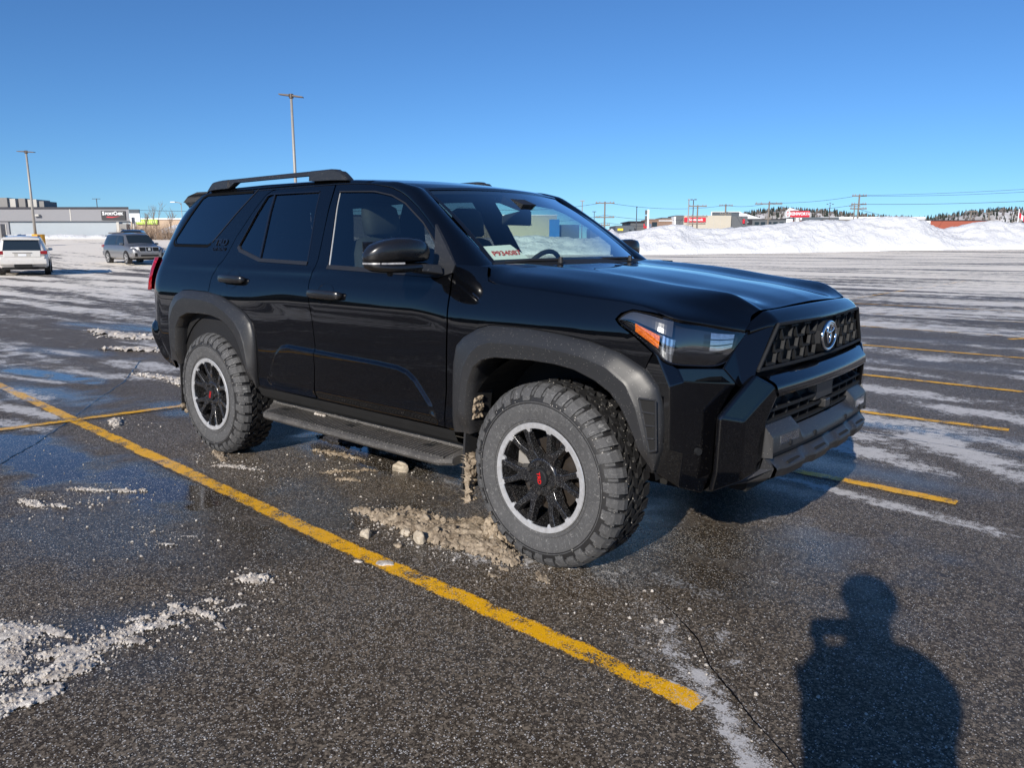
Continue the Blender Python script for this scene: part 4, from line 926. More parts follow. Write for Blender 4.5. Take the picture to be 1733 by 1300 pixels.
for s in SIDES:
    t = MB(); q = [(3.716, .580, .590), (3.736, .572, .544), (3.724, .572, .508), (3.60, .66, .470), (3.52, .74, .452), (3.585, .785, .470), (3.655, .690, .512), (3.695, .612, .545), (3.704, .606, .592)]
    t.add([(a, s * b, c) for a, b, c in q], [tuple(range(9)) if s < 0 else tuple(range(9))[::-1]])
    t.add([(3.724, s * .572, .508), (3.60, s * .66, .470), (3.52, s * .74, .452), (3.45, s * .55, .440), (3.60, s * .555, .452), (3.700, s * .568, .488)], [(0, 1, 2, 3, 4, 5)]); t.build('skid_end', M['plastic'], sk)
    # slots cut in the raised pads
for c_ in (-.43, -.155, .155, .43):
    t = MB(); x_ = 3.744 + bx(c_) * .9 + .012; t.hull8([(x_ - .016, c_ - .06, .563), (x_ - .013, c_ - .06, .5635), (x_ - .013, c_ + .06, .5635), (x_ - .016, c_ + .06, .563)], [(x_ - .007, c_ - .06, .5565), (x_ - .004, c_ - .06, .557), (x_ - .004, c_ + .06, .557), (x_ - .007, c_ + .06, .5565)]); t.build('slot', M['dark'], sk)
for s in SIDES:
    t = MB(); a, b = .375, .535; xa, xb = 3.7385 + bx(a) * .9 - .006, 3.7385 + bx(b) * .9 - .006
    t.hull8([(xa - .020, s * a, .640), (xa + .004, s * a, .640), (xa + .004, s * a, .672), (xa - .020, s * a, .672)], [(xb - .020, s * b, .640), (xb + .004, s * b, .640), (xb + .004, s * b, .672), (xb - .020, s * b, .672)]); fg = t.build('fog_lamp', M['led'], bar)
    t = MB(); t.hull8([(xa + .0045, s * a, .638), (xa + .006, s * a, .638), (xa + .006, s * a, .674), (xa + .0045, s * a, .674)], [(xb + .0045, s * b, .638), (xb + .006, s * b, .638), (xb + .006, s * b, .674), (xb + .0045, s * b, .674)]); t.build('lens', M['lens'], fg)
    for y, z in ((.20, .625), (.445, .630)):
        t = MB(); t.tube([(3.735 + bx(y) * .9, s * y, z), (3.7405 + bx(y) * .9, s * y, z)], .012, 14); t.build('parking_sensor', M['grille'], bar)
    t = MB(); t.tube([(3.52, s * .806, .628), (3.534, s * .813, .628)], .014, 14); t.build('parking_sensor', M['grille'], car)
    # tow hook shadow slot
# --- headlamps
M['lampcover'] = simple('smoked_lamp_cover', (.045, .048, .055), .22, coat=.6)
HL_top = [(3.208, .903, 1.124), (3.232, .900, 1.145), (3.268, .893, 1.160), (3.320, .884, 1.155), (3.380, .872, 1.144), (3.427, .846, 1.134), (3.490, .775, 1.124), (3.550, .695, 1.110), (3.608, .603, 1.090)]
HL_bot = [(3.208, .903, 1.122), (3.235, .904, 1.104), (3.275, .903, 1.080), (3.330, .902, 1.044), (3.381, .900, 1.010), (3.428, .880, .972), (3.490, .800, .958), (3.552, .722, .958), (3.598, .650, 1.000)]
for s in SIDES:
    T_, B_ = resample(HL_top, 40), resample(HL_bot, 40); T_, B_ = crom(np.array(HL_top), 40), crom(np.array(HL_bot), 40)
    def hp(i, k, o_):
        p = T_[i] * (1 - k) + B_[i] * k; f = i / 39; n_ = np.array([.55 * f + .1, .8 - .45 * f, .12]); n_ /= np.linalg.norm(n_); bul = .012 * math.sin(math.pi * k) ** .7 * math.sin(math.pi * min(1, f * 1.0 + .02)) ** .5
        q = p + n_ * (o_ + bul); return (q[0], s * q[1], q[2])
    hl = mesh('headlamp', *(lambda P_: (np.array(P_).reshape(-1, 3), grid_faces(40, 9, flip=s < 0)))([[hp(i, k, -.040) for k in np.linspace(0, 1, 9)] for i in range(40)]), M['lampblack'], car, True)
    # rim wall of the housing
    for E_, nm in ((0., 'u'), (1., 'l')):
        grid_mesh('housing_rim', [[hp(i, E_, o_) for o_ in (-.05, 0.002)] for i in range(40)], M['lampblack'], hl)
    grid_mesh('lens', [[hp(i, k, 0) for k in np.linspace(0, 1, 11)] for i in range(40)], M['lens'], hl, flip=s < 0)
    def patch(name, i0, i1, k0, k1, o_, mat, tri=0.):
        P_ = []
        for i in range(i0, i1 + 1):
            q = (i - i0) / max(1, i1 - i0); kk1 = k1 if not tri else k0 + (k1 - k0) * min(1, (q + .03) * tri); P_.append([hp(i, k, o_) for k in np.linspace(k0, kk1, 4)])
        return grid_mesh(name, P_, mat, hl, flip=s < 0, smooth=False)
    patch('upper_cover', 2, 24, .05, .42, -.003, M['lampcover'])
    patch('amber_reflector', 11, 20, .52, .86, -.006, M['amber'])
    patch('side_reflector', 21, 25, .46, .97, -.010, M['reflector'])
    for k0, k1 in ((.22, .36), (.39, .50), (.53, .64)):
        b_ = patch('led_module', 32, 37, k0, k1, -.012, M['led'])
    patch('lower_cover', 25, 38, .74, .98, -.008, M['black_gloss'])
    t = MB(); t.tube([hp(i, 1.0, -.002) for i in range(40)], .004, 5); t.tube([hp(i, 0.0, -.002) for i in range(40)], .004, 5); t.build('seal', M['black_gloss'], hl)

# --- door mirrors
for s in SIDES:
    my = (lambda y: y) if s < 0 else (lambda y: .80 + (y - .905) * .60)
    mr = MB()
    sail = [(2.03, 1.512), (2.262, 1.318), (2.262, 1.282), (2.19, 1.262), (2.115, 1.275), (2.105, 1.345)]
    sx_ = [(x, s * (float(ys(x, z)) + .006), z) for x, z in sail]; mr.add(sx_, [tuple(range(6)) if s > 0 else tuple(range(6))[::-1]])
    sx2 = [(x, s * (float(ys(x, z)) - .012), z) for x, z in sail]; b0 = len(mr.v); mr.v += sx2
    for i in range(6): mr.f.append((i, (i + 1) % 6, b0 + (i + 1) % 6, b0 + i)); mr.m.append(0)
    mo = mr.build('wing_mirror', M['plastic'], car)
    # arm
    t = MB(); A = [(2.10, .885, 1.318), (2.21, .885, 1.318), (2.225, .885, 1.272), (2.10, .885, 1.268)]; Bm = [(2.09, .99, 1.328), (2.175, .99, 1.325), (2.185, .99, 1.288), (2.09, .99, 1.284)]; Cm = [(2.08, 1.13, 1.332), (2.165, 1.13, 1.328), (2.172, 1.13, 1.290), (2.08, 1.13, 1.284)]
    f3 = lambda Q: [(a, s * (b if s < 0 else my(b)), c) for a, b, c in Q]
    t.hull8(f3(A), f3(Bm)); t.hull8(f3(Bm), f3(Cm)); bevel(t.build('mirror_arm', M['plastic'], mo), .010, 3)
    # shell: rings from inboard to outboard
    P_ = []
    for k, (y, zb, zt2, xb, xf) in enumerate([(.905, 1.352, 1.372, 2.10, 2.13), (.912, 1.334, 1.405, 2.06, 2.155), (.935, 1.331, 1.425, 2.045, 2.170), (.98, 1.329, 1.440, 2.035, 2.185), (1.05, 1.327, 1.4455, 2.03, 2.190), (1.12, 1.326, 1.442, 2.03, 2.185), (1.17, 1.326, 1.430, 2.035, 2.170), (1.21, 1.327, 1.410, 2.045, 2.145), (1.235, 1.332, 1.382, 2.055, 2.115), (1.243, 1.345, 1.362, 2.07, 2.095)]):
        cx, cz = (xb + xf) / 2, (zb + zt2) / 2; ring = []
        for a in np.linspace(0, 2 * math.pi, 21)[:-1]:
            ca, sa = math.cos(a), math.sin(a); e_ = .58; ring.append((cx + (xf - xb) / 2 * np.sign(ca) * abs(ca) ** e_, s * my(y), cz + (zt2 - zb) / 2 * np.sign(sa) * abs(sa) ** e_ + (.004 * ca)))
        P_.append(ring)
    v = np.array(P_).reshape(-1, 3); mesh('mirror_cap', v, grid_faces(10, 20, flip=s > 0, close=True) + [tuple(range(20)), tuple(180 + k for k in range(20))], M['satin'], mo, True)
    P_ = []
    for k, (y, zb, zt2, xb, xf) in enumerate([(.93, 1.292, 1.329, 2.07, 2.17), (1.0, 1.286, 1.329, 2.05, 2.187), (1.08, 1.283, 1.329, 2.04, 2.193), (1.15, 1.284, 1.330, 2.04, 2.187), (1.20, 1.290, 1.331, 2.05, 2.165), (1.232, 1.305, 1.333, 2.06, 2.13), (1.243, 1.322, 1.336, 2.07, 2.10)]):
        cx, cz = (xb + xf) / 2, (zb + zt2) / 2; ring = []
        for a in np.linspace(0, 2 * math.pi, 21)[:-1]:
            ca, sa = math.cos(a), math.sin(a); ring.append((cx + (xf - xb) / 2 * np.sign(ca) * abs(ca) ** .7, s * my(y), cz + (zt2 - zb) / 2 * np.sign(sa) * abs(sa) ** .7))
        P_.append(ring)
    v = np.array(P_).reshape(-1, 3); mesh('mirror_base', v, grid_faces(7, 20, flip=s > 0, close=True) + [tuple(range(20)), tuple(120 + k for k in range(20))], M['satin'], mo, True)
    # indicator strip on the outer end
    P_ = [[(x, s * my(y), z) for z in (1.325, 1.333)] for x, y in ((2.192, 1.10), (2.188, 1.15), (2.172, 1.20), (2.14, 1.237), (2.10, 1.250), (2.07, 1.246))]
    grid_mesh('indicator', P_, M['chrome'], mo)
    t = MB(); t.box(2.028, 2.034, min(s * my(.95), s * my(1.21)), max(s * my(.95), s * my(1.21)), 1.345, 1.425); t.build('mirror_glass', M['chrome'], mo)
    t = MB(); t.tube([(2.12, s * my(1.13), 1.286), (2.12, s * my(1.13), 1.270)], [.016, .011], 10); t.build('camera', M['dash'], mo)

# --- shark-fin bumps of the roof and antenna
t = MB(); t.hull8([(-.30, -.03, 1.80), (-.10, -.018, 1.81), (-.10, .018, 1.81), (-.30, .03, 1.80)], [(-.28, -.006, 1.86), (-.22, -.004, 1.855), (-.22, .004, 1.855), (-.28, .006, 1.86)]); bevel(t.build('antenna_fin', M['paint'], car), .006, 3)

# --- cabin
t = MB(); t.box(-.75, 2.25, -.80, .80, .55, .60); t.build('cabin_floor', M['dash'], car)
for s in SIDES:
    # inner door cards below the glass
    P_ = [[(x, s * (float(ys(x, z, False)) - .045), z) for z in np.linspace(.55, 1.275, 8)] for x in np.linspace(-.6, 2.25, 20)]; grid_mesh('door_card', P_, M['dash'], car)
P_ = [[(x, y, float(np.interp(x, CTR[:, 0], CTR[:, 1])) - .055 - .05 * (y / .6) ** 2) for y in np.linspace(-.60, .60, 15)] for x in np.linspace(-.55, 1.72, 20)]; grid_mesh('headliner', P_, M['fabric'], car)
# dashboard
P_ = []
for y in np.linspace(-.80, .80, 25):
    hb = .030 * math.exp(-((y - .37) / .16) ** 2); yb = abs(y) / .8
    P_.append([(2.34 - .10 * yb, y * .82, 1.285), (2.20, y * .95, 1.290), (2.05, y, 1.285 + hb * .6), (1.93, y, 1.275 + hb), (1.88, y, 1.235 + hb), (1.90, y, 1.12), (1.97, y, .90), (2.05, y, .60)])
grid_mesh('dashboard', P_, M['dash'], car)
def seat(x, y, w=.52, hr=True):
    st = empty('seat', (x, y, .60), 0, car)
    def rings(L, mat, nm):
        v = []; n = 16
        for (cx, cz, hx, hy, dx) in L:
            for a in np.linspace(0, 2 * math.pi, n + 1)[:-1]:
                ca, sa = math.cos(a), math.sin(a); v.append((cx + hx * np.sign(ca) * abs(ca) ** .6, hy * np.sign(sa) * abs(sa) ** .6, cz + dx * np.sign(ca) * abs(ca) ** .6))
        return mesh(nm, v, grid_faces(len(L), n, close=True) + [tuple(range(n))[::-1], tuple((len(L) - 1) * n + k for k in range(n))], mat, st, True)
    rings([(.0, .12, .24, w / 2 * .9, 0), (.0, .16, .27, w / 2, 0), (.0, .30, .27, w / 2, .02), (.0, .335, .22, w / 2 * .85, .02)], M['fabric'], 'cushion')
    rings([(-.22, .28, .06, w / 2 * .9, 0), (-.25, .34, .085, w / 2, 0), (-.30, .55, .08, w / 2, 0), (-.36, .76, .07, w / 2 * .88, 0), (-.385, .835, .06, w / 2 * .72, 0), (-.39, .855, .03, w / 2 * .5, 0)], M['fabric'], 'backrest')
    rings([(-.375, .862, .035, .10, 0), (-.375, .875, .052, .125, 0), (-.385, .96, .052, .13, 0), (-.40, 1.03, .045, .12, 0), (-.405, 1.052, .02, .08, 0)], M['fabric'], 'headrest')
    t = MB(); 
    for yy in (-.07, .07): t.tube([(-.38, yy, .82), (-.385, yy, .90)], .007, 6)
    t.build('headrest_post', M['chrome'], st)
for x, y in ((1.55, -.38), (1.55, .38), (.62, -.40), (.62, .40)): seat(x, y)
st = empty('steering_wheel', (1.80, .37, 1.20), 0, car)
t = MB(); Mx = Matrix.Rotation(R(-66), 4, 'Y'); t.tube([Mx @ Vector((.185 * math.cos(a), .185 * math.sin(a), 0)) for a in np.linspace(0, 2 * math.pi, 33)], .015, 8, cap=False); t.build('rim', M['dash'], st, True)
t = MB(); t.tube([(.0, 0, 0), (.12, 0, -.05)], [.06, .05], 12)
for a in (0, math.pi, math.pi * 1.5): t.tube([(0, 0, 0), Mx @ Vector((.18 * math.sin(a) if a > 4 else 0, .18 * math.cos(a) if a < 4 else 0, 0))], .018, 6)
t.build('hub', M['dash'], st)
# rear view mirror and sensor pod
t = MB(); t.hull8([(1.99, -.05, 1.60), (1.92, -.135, 1.575), (1.92, -.135, 1.515), (1.99, -.05, 1.60)], [(1.99, .05, 1.60), (1.92, .135, 1.575), (1.92, .135, 1.515), (1.99, .05, 1.60)]); bevel(t.build('cabin_mirror', M['dash'], car), .01)
t = MB(); t.hull8([(1.84, -.07, 1.70), (2.02, -.06, 1.635), (2.02, .06, 1.635), (1.84, .07, 1.70)], [(1.80, -.06, 1.66), (1.98, -.05, 1.60), (1.98, .05, 1.60), (1.80, .06, 1.66)]); t.build('sensor_pod', M['dash'], car)
# parking permit card lying behind the windscreen at its lower near corner
def wsx(v, u, o): return Vector(wpt(v, u, o))
vs_ = [wsx(.795, -1.0 + .020, -.012), wsx(.785, -.69, -.012), wsx(.94, -.625, -.012), wsx(.945, -.945, -.012)]
t = MB(); t.add(vs_ + [v + Vector((-.002, 0, -.002)) for v in vs_], [(3, 2, 1, 0), (4, 5, 6, 7)]); cdp = t.build('permit_card', M['paper'], None); tag(cdp, 'white paper permit card with red number behind the windscreen', 'permit card')
c = (vs_[0] + vs_[1] + vs_[2] + vs_[3]) / 4; xd = (vs_[2] - vs_[3]).normalized(); yd = (vs_[0] - vs_[3]).normalized(); nn_ = xd.cross(yd).normalized()
if nn_.x < 0: nn_ = -nn_
text('number', 'P934087', .050, M['redink'], cdp, frame(c + nn_ * .003 - yd * .010 + xd * .01, xd, yd), ext=.0004, bold=.0010)
text('heading', 'PERMIS', .018, M['dash'], cdp, frame(c + nn_ * .003 + yd * .036, xd, yd), ext=.0004) if False else None
cdp.parent = None
# ================================================================== wheels
M['lug'] = simple('dark_lug_steel', (.11, .105, .10), .35, .7)
def polar(r, th, y): return (r * math.cos(th), y, r * math.sin(th))
def make_wheel(parent, R0=.414):
    """wheel centred on its axle, outer face towards -y (y = 0 is the outer face of the tyre)"""
    w = empty('wheel', (0, 0, 0), 0, parent)
    # carcass profile (r, y)
    pr = [(.246, .008), (.256, .001), (.275, -.0005), (.300, -.006), (.330, -.008), (.352, -.004), (.372, .006), (.388, .020), (.397, .036), (.400, .060), (.401, .130), (.400, .205), (.396, .230), (.380, .252), (.345, .268), (.300, .265), (.256, .255), (.246, .245)]
    n = 120; P = []
    for k in range(n):
        th = 2 * math.pi * k / n; P.append([polar(r, th, y) for r, y in pr])
    v = np.array(P).reshape(-1, 3); m_ = len(pr); fs = []; mi = []
    for i in range(n):
        for j in range(m_ - 1):
            a, b = i * m_ + j, i * m_ + j + 1; c, d = ((i + 1) % n) * m_ + j + 1, ((i + 1) % n) * m_ + j; fs.append((a, b, c, d)); mi.append(0 if j < 4 or j > 14 else 1)  # darker shoulder carcass: shade of the gaps between lugs put into the colour
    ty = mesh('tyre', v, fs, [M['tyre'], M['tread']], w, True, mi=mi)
    # raised ring on the sidewall and rim protector
    t = MB()
    for rr, yy, wd in ((.338, -.0085, .0022), (.262, -.0005, .003)):
        t.tube([polar(rr, a, yy) for a in np.linspace(0, 2 * math.pi, 97)], wd, 5, cap=False)
    # side biter lugs, alternating long and short, with a folded step
    N_ = 38
    def lug(th0, th1, prof, skew=0., mi=0, th_in=None):
        """prof: list of (r, y); lug is raised by h between two angles"""
        A = []; B = []
        for q, (r, y, h) in enumerate(prof):
            sk = skew * q / (len(prof) - 1)
            for (lst, dd) in ((A, 0), (B, h)):
                rr = r + dd * (1 if q > len(prof) * .55 else .35); yy = y - dd * (1 if q <= len(prof) * .62 else .0)
                lst.append([polar(rr, th0 + sk, yy), polar(rr, th1 + sk, yy)])
        b = len(t.v); L = len(prof)
        for k in range(L): t.v += [A[k][0], A[k][1], B[k][0], B[k][1]]
        for k in range(L - 1):
            o = b + 4 * k; p = o + 4
            for f in ((o + 2, p + 2, p + 3, o + 3), (o, p, p + 2, o + 2), (o + 3, p + 3, p + 1, o + 1)): t.f.append(f); t.m.append(mi)
        t.f.append((b, b + 2, b + 3, b + 1)); t.m.append(mi); o = b + 4 * (L - 1); t.f.append((o, o + 1, o + 3, o + 2)); t.m.append(mi)
    for k in range(N_):
        th = 2 * math.pi * k / N_; st = 2 * math.pi / N_
        if k % 2 == 0: pr2 = [(.345, -.005, .004), (.362, .000, .007), (.380, .012, .009), (.394, .026, .012), (.399, .045, .0145), (.401, .066, .0145)]
        else: pr2 = [(.358, -.001, .004), (.372, .006, .007), (.386, .018, .009), (.396, .031, .012), (.400, .045, .0145), (.401, .070, .0145)]
        lug(th, th + st * (.70 if k % 2 == 0 else .62), pr2, skew=-st * .22)
        # small hooked block beside each lug
        lug(th + st * .74, th + st * .92, [(.366, .004, .004), (.380, .013, .006), (.392, .026, .008)], skew=-st * .1)
    # far shoulder lugs and three rows of interlocking centre blocks
    def block(th0, th1, y0, y1, z=.0145, skew=0):
        vs = []
        for r in (.396, .4005 + z * .95):
            for (a, y) in ((th0, y0), (th1, y0), (th1 + skew, y1), (th0 + skew, y1)): vs.append(polar(r, a + (0 if r < .4 else 0), y))
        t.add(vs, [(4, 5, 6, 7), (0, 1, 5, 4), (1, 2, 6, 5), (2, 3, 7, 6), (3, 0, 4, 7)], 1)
    for k in range(N_):
        th = 2 * math.pi * k / N_; st = 2 * math.pi / N_
        block(th, th + st * .66, .188, .236, skew=st * .2)
        block(th + st * .3, th + st * .86, .078, .106, skew=st * .35)
        block(th + st * .1, th + st * .70, .111, .142, skew=-st * .30)
        block(th + st * .45, th + st * 1.0, .147, .182, skew=st * .25)
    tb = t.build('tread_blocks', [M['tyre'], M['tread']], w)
    # ---- rim
    t = MB(); n = 96
    def ring(prs, mi, close=False):
        b = len(t.v); m_ = len(prs)
        for k in range(n): t.v += [polar(r, 2 * math.pi * k / n, y) for r, y in prs]
        for i in range(n):
            for j in range(m_ - 1):
                a, bb = b + i * m_ + j, b + i * m_ + j + 1; c, d = b + ((i + 1) % n) * m_ + j + 1, b + ((i + 1) % n) * m_ + j; t.f.append((a, bb, c, d)); t.m.append(mi)
    ring([(.2475, .012), (.2465, .001), (.243, -.002), (.2225, .001), (.2195, .006), (.2185, .05), (.212, .12), (.205, .20), (.200, .235)], 0)
    rm = t.build('rim_barrel', [M['rimblack']], w, True)
    t = MB(); ring([(.2468, .0015), (.2435, -.0035), (.2220, -.0010), (.2195, .0040)], 0)
    # machined teeth between the spoke tips
    for k in range(12):
        th = math.pi / 2 + 2 * math.pi * (k + .5) / 12 - R(2); a = R(4.2) if k % 2 else R(3.2)
        t.add([polar(.2235, th - a, -.0012), polar(.2235, th + a, -.0012), polar(.2065, th + a * .40, .003), polar(.2065, th - a * .40, .003), polar(.222, th - a, .012), polar(.222, th + a, .012), polar(.206, th + a * .4, .014), polar(.206, th - a * .4, .014)], [(0, 1, 2, 3), (1, 5, 6, 2), (3, 2, 6, 7), (0, 3, 7, 4)], 0)
    o = t.build('machined_lip', M['machined'], w, True); o.modifiers.new('e', 'EDGE_SPLIT').split_angle = R(25)
    # spokes: six, each forking towards the rim
    t = MB()
    def sbar(p0, p1, w0, w1, d0, d1):
        """p: (r, th, y) front face; section trapezoid"""
        a, b = Vector(polar(*p0)), Vector(polar(*p1)); dr = (b - a).normalized(); nn = dr.cross(Vector((0, 1, 0))).normalized(); Y = Vector((0, 1, 0))
        A = [a - nn * w0 * .70 , a + nn * w0 * .70, a + nn * w0 + Y * d0, a - nn * w0 + Y * d0]; B = [b - nn * w1 * .70, b + nn * w1 * .70, b + nn * w1 + Y * d1, b - nn * w1 + Y * d1]
        t.hull8(A, B)
    for k in range(6):
        th = math.pi / 2 + 2 * math.pi * k / 6
        c0 = th + R(30)
        sbar((.050, c0, .024), (.132, c0, .012), .044, .038, .045, .045)
        for sg in (-1, 1):
            sbar((.112, c0 + sg * R(4.5), .015), (.170, c0 + sg * R(11.0), .006), .022, .0165, .04, .035)
            sbar((.166, c0 + sg * R(10.8), .0065), (.2228, c0 + sg * R(12.0), .0005), .0165, .0200, .035, .03)
    sp_ = t.build('spokes', M['rimblack'], w); bevel(sp_, .0035, 2, 25)
    t = MB(); ring([(.078, .016), (.086, .020), (.090, .05)], 0); 
    t.add([polar(.0785, 2 * math.pi * k / 36, .016) for k in range(36)], [tuple(range(36))]); t.build('hub', M['rimblack'], w, True)
    t = MB(); 
    for a_, b_ in (((.040, .004), (.0, 0)),):
        A = [polar(.042, 2 * math.pi * k / 36, .014) for k in range(36)]; B = [polar(.040, 2 * math.pi * k / 36, .004) for k in range(36)]; C = [polar(.034, 2 * math.pi * k / 36, .0015) for k in range(36)]
        t.add(A + B + C, [(k, (k + 1) % 36, 36 + (k + 1) % 36, 36 + k) for k in range(36)] + [(36 + k, 36 + (k + 1) % 36, 72 + (k + 1) % 36, 72 + k) for k in range(36)] + [tuple(72 + k for k in range(36))])
    cp = t.build('centre_cap', M['grille'], w)
    for k in range(6):
        th = math.pi / 2 + 2 * math.pi * k / 6; b = MB(); p = polar(.0655, th, .020); q = polar(.0655, th, -.002); b.tube([p, q], [.0118, .0098], 6)
        b.build('lug_nut', M['lug'], w)
        pass
    # brake disc and caliper
    t = MB(); A = [polar(.165, 2 * math.pi * k / 48, .085) for k in range(48)]; t.add(A, [tuple(range(48))]); t.build('brake_disc', M['steel'], w)
    t = MB(); t.hull8([polar(.10, R(150), .06), polar(.185, R(150), .06), polar(.185, R(150), .12), polar(.10, R(150), .12)], [polar(.10, R(195), .06), polar(.185, R(195), .06), polar(.185, R(195), .12), polar(.10, R(195), .12)]); t.build('brake_caliper', M['galv'], w)
    t = MB(); A = [polar(.21, 2 * math.pi * k / 48, .14) for k in range(48)]; t.add(A, [tuple(range(48))]); t.build('dust_shield', M['dark'], w)
    return w
wheel0 = make_wheel(car)
# letters on the centre cap, read upright when the wheel is turned
me = text_mesh('TRD', .026, ext=.0006, bold=.0004, sx=1.05); me.transform(Matrix(((1, 0, 0, 0), (0, 0, -1, .0010), (0, 1, 0, 0), (0, 0, 0, 1)))); me.transform(Matrix.Rotation(R(82), 4, 'Y'))
link('cap_lettering', me, M['redtxt'], [c for c in wheel0.children if c.name.startswith('centre_cap')][0])
WF = -.945
def place(w, x, side, spin, steer=0.):
    w.location = (x, WF if side < 0 else -WF, .412)
    w.rotation_euler = (0, R(spin), R(steer)) if side < 0 else (0, R(spin), R(180 + steer))
for i, (x, side, spin, st_) in enumerate(((2.85, -1, -3, -1.0), (0, -1, 28, 0), (2.85, 1, 11, -1.0), (0, 1, 40, 0))):
    w = wheel0 if i == 0 else copy_tree(wheel0, car); place(w, x, side, spin, st_)
# ================================================================== surroundings of the lot
def at_(u, v, dz=0.): p = lot(u, v); return Vector((p.x, p.y, float(terrain(p.x, p.y)) + dz))
ANG = math.atan2(RT.y, RT.x)                       # rotation that turns local x into "to the right"
def rot(rz=0.): return ANG + R(rz)
DISTS = [(1450, 524.7)]
line([(3.15, 10.0), (6.5, 15.2), (10.6, 21.5), (16.5, 30.4)], .12)
line([(-1.2, 22), (-1.0, 30)], .10)

def clump_noise(n, seed): return n
# ---- ploughed snow banks
m = N('ploughed_snow'); P_ = m.obj(); f = m.noise(.9, 6, .6, P_); f2 = m.noise(3.5, 6, .7, P_)
dirt = m.math('MULTIPLY', m.ramp(m.noise(.35, 5, .65, P_), .56, .72), m.ramp(f2, .52, .66))
m.set(color=m.mix(m.math('MULTIPLY', dirt, .7), m.mix(f, (.80, .81, .83), (.68, .69, .71)), (.36, .31, .26)), rough=.85, spec=.25)
m.p.inputs['Subsurface Weight'].default_value = .0
m.bump(m.math('ADD', f, m.math('MULTIPLY', f2, .6)), .8, .35); M['bank'] = m.m
def bank(name, crest, depth, v0, v1, label, seed=0, nx=340, nd=46, base0=None):
    """crest: list of (u, height above the lot); front foot runs from v0 to v1"""
    C = np.array(crest); us = np.linspace(C[0, 0], C[-1, 0], nx); P = []
    for i, u in enumerate(us):
        q = i / (nx - 1); h = np.interp(u, C[:, 0], C[:, 1]); vf = v0 + (v1 - v0) * q; row = []
        vf += 1.6 * (fbm(np.array(u * .25), np.array(2.), 3, seed) - .5)
        for j in range(nd):
            t = j / (nd - 1); s = t * depth
            prof = min(1, (s / (depth * .42))) ** .72 if s < depth * .42 else max(0, 1 - (s - depth * .42) / (depth * .58)) ** .8
            n_ = fbm(np.array(u * .55), np.array(s * .8), 5, seed + 3); l_ = fbm(np.array(u * 1.9), np.array(s * 2.1), 3, seed + 9)
            z = h * prof * (1 + .0 * n_) + (n_ - .5) * 1.5 * math.sin(math.pi * min(1, t * 1.15)) ** .7 * min(1, h / 2.5) + (l_ - .5) * .55 * math.sin(math.pi * t) ** .5
            ww = prof ** 6 * .85; z = z * (1 - ww) + h * ww + (l_ - .5) * .22 * ww
            uu = u + (l_ - .5) * .5
            if j in (0, nd - 1): z = -.25
            p = at_(uu, vf + s, max(z, -.25)); P.append(tuple(p))
    o = mesh(name, P, grid_faces(nx, nd), M['bank'], None, True); tag(o, label, 'snow bank', kind='thing'); return o
crest = [(-14.5, .2), (-13, 1.9), (-10, 2.2), (-6, 2.1), (-2.2, 2.1), (2.8, 2.4), (6.9, 2.2), (10.5, 2.1), (12.9, 2.5), (13.6, 3.35), (14.5, 2.8), (15.2, 2.8), (17.7, 3.2), (19.3, 3.6), (21.8, 3.9), (23.5, 3.84), (25.6, 3.4), (27.6, 3.25), (31, 3.4), (34.3, 3.62), (38.4, 3.95), (41.7, 4.22), (44.1, 4.2), (47, 4.05), (48.3, 4.3), (50.7, 4.4), (52.4, 4.55), (56, 4.5), (57.4, 4.1), (59.1, 3.2), (60.8, 2.75), (61.8, 2.68), (63.3, 3.1), (65.7, 3.6), (68.1, 3.85), (71.7, 3.6), (77.3, 3.4), (84, 3.3), (92, 2.2), (95, .2)]
bank('snow_bank', crest, 19, 95, 104, 'long high bank of ploughed white snow across the far side of the lot', 4)
bank('snow_bank', [(-45.5, .1), (-44, .45), (-43, .95), (-41.5, 1.5), (-40, 1.7), (-37, 1.6), (-33, 1.2), (-29, .6), (-26, .1)], 9, 91, 93, 'low snow heap at the end of the bare thicket', 21, 90, 24)
bank('snow_bank', [(-70, .35), (-60, .5), (-50, .45), (-45.2, .35)], 2.4, 87.6, 87.6, 'thin ridge of snow along the foot of the grey store wall', 31, 120, 12)

# ---- big box buildings
def flat(name, c, rough=.75, var=.07, scale=.8): M[name] = simple(name, c, rough, var=var, scale=scale)
flat('wall_light', (.36, .40, .43)); flat('fascia_grey', (.25, .25, .265)); flat('parapet_dark', (.035, .035, .045)); flat('roof_snow', (.7, .72, .75)); flat('unit_grey', (.25, .24, .23)); flat('unit_light', (.5, .48, .44))
flat('sign_black', (.02, .02, .025), .5); flat('sign_white', (.82, .83, .84), .5); flat('sign_red', (.62, .02, .04), .5); flat('tan_wall', (.48, .36, .26)); flat('sign_green', (.42, .66, .05), .5); flat('sign_lime', (.75, .9, .3), .5)
flat('beige_panel', (.50, .46, .38)); flat('charcoal_wall', (.11, .12, .13)); flat('brown_wall', (.23, .15, .11)); flat('brick_red', (.33, .09, .055)); flat('slate', (.09, .11, .13)); flat('beige_wall', (.42, .39, .30)); flat('blue_panel', (.03, .16, .45), .4); flat('cyan', (.1, .5, .65), .5); flat('yellow', (.8, .6, .05), .6); flat('window_dark', (.02, .03, .04), .1); flat('snow_roof', (.78, .79, .82))
def place_box(t, u0, u1, v0, v1, z0, z1, mi=0):
    t.box(u0, u1, v0, v1, z0, z1, mi)
def building(name, u, v, label, rz=0, cat='building'):
    p = lot(u, v); r = empty(name, (p.x, p.y, tz(u, v)), rot(rz)); tag(r, label, cat); return r
def part(name, root, mat, *boxes, bv=0):
    t = MB()
    for b in boxes: t.box(*b)
    return t.build(name, M[mat] if isinstance(mat, str) else mat, root)
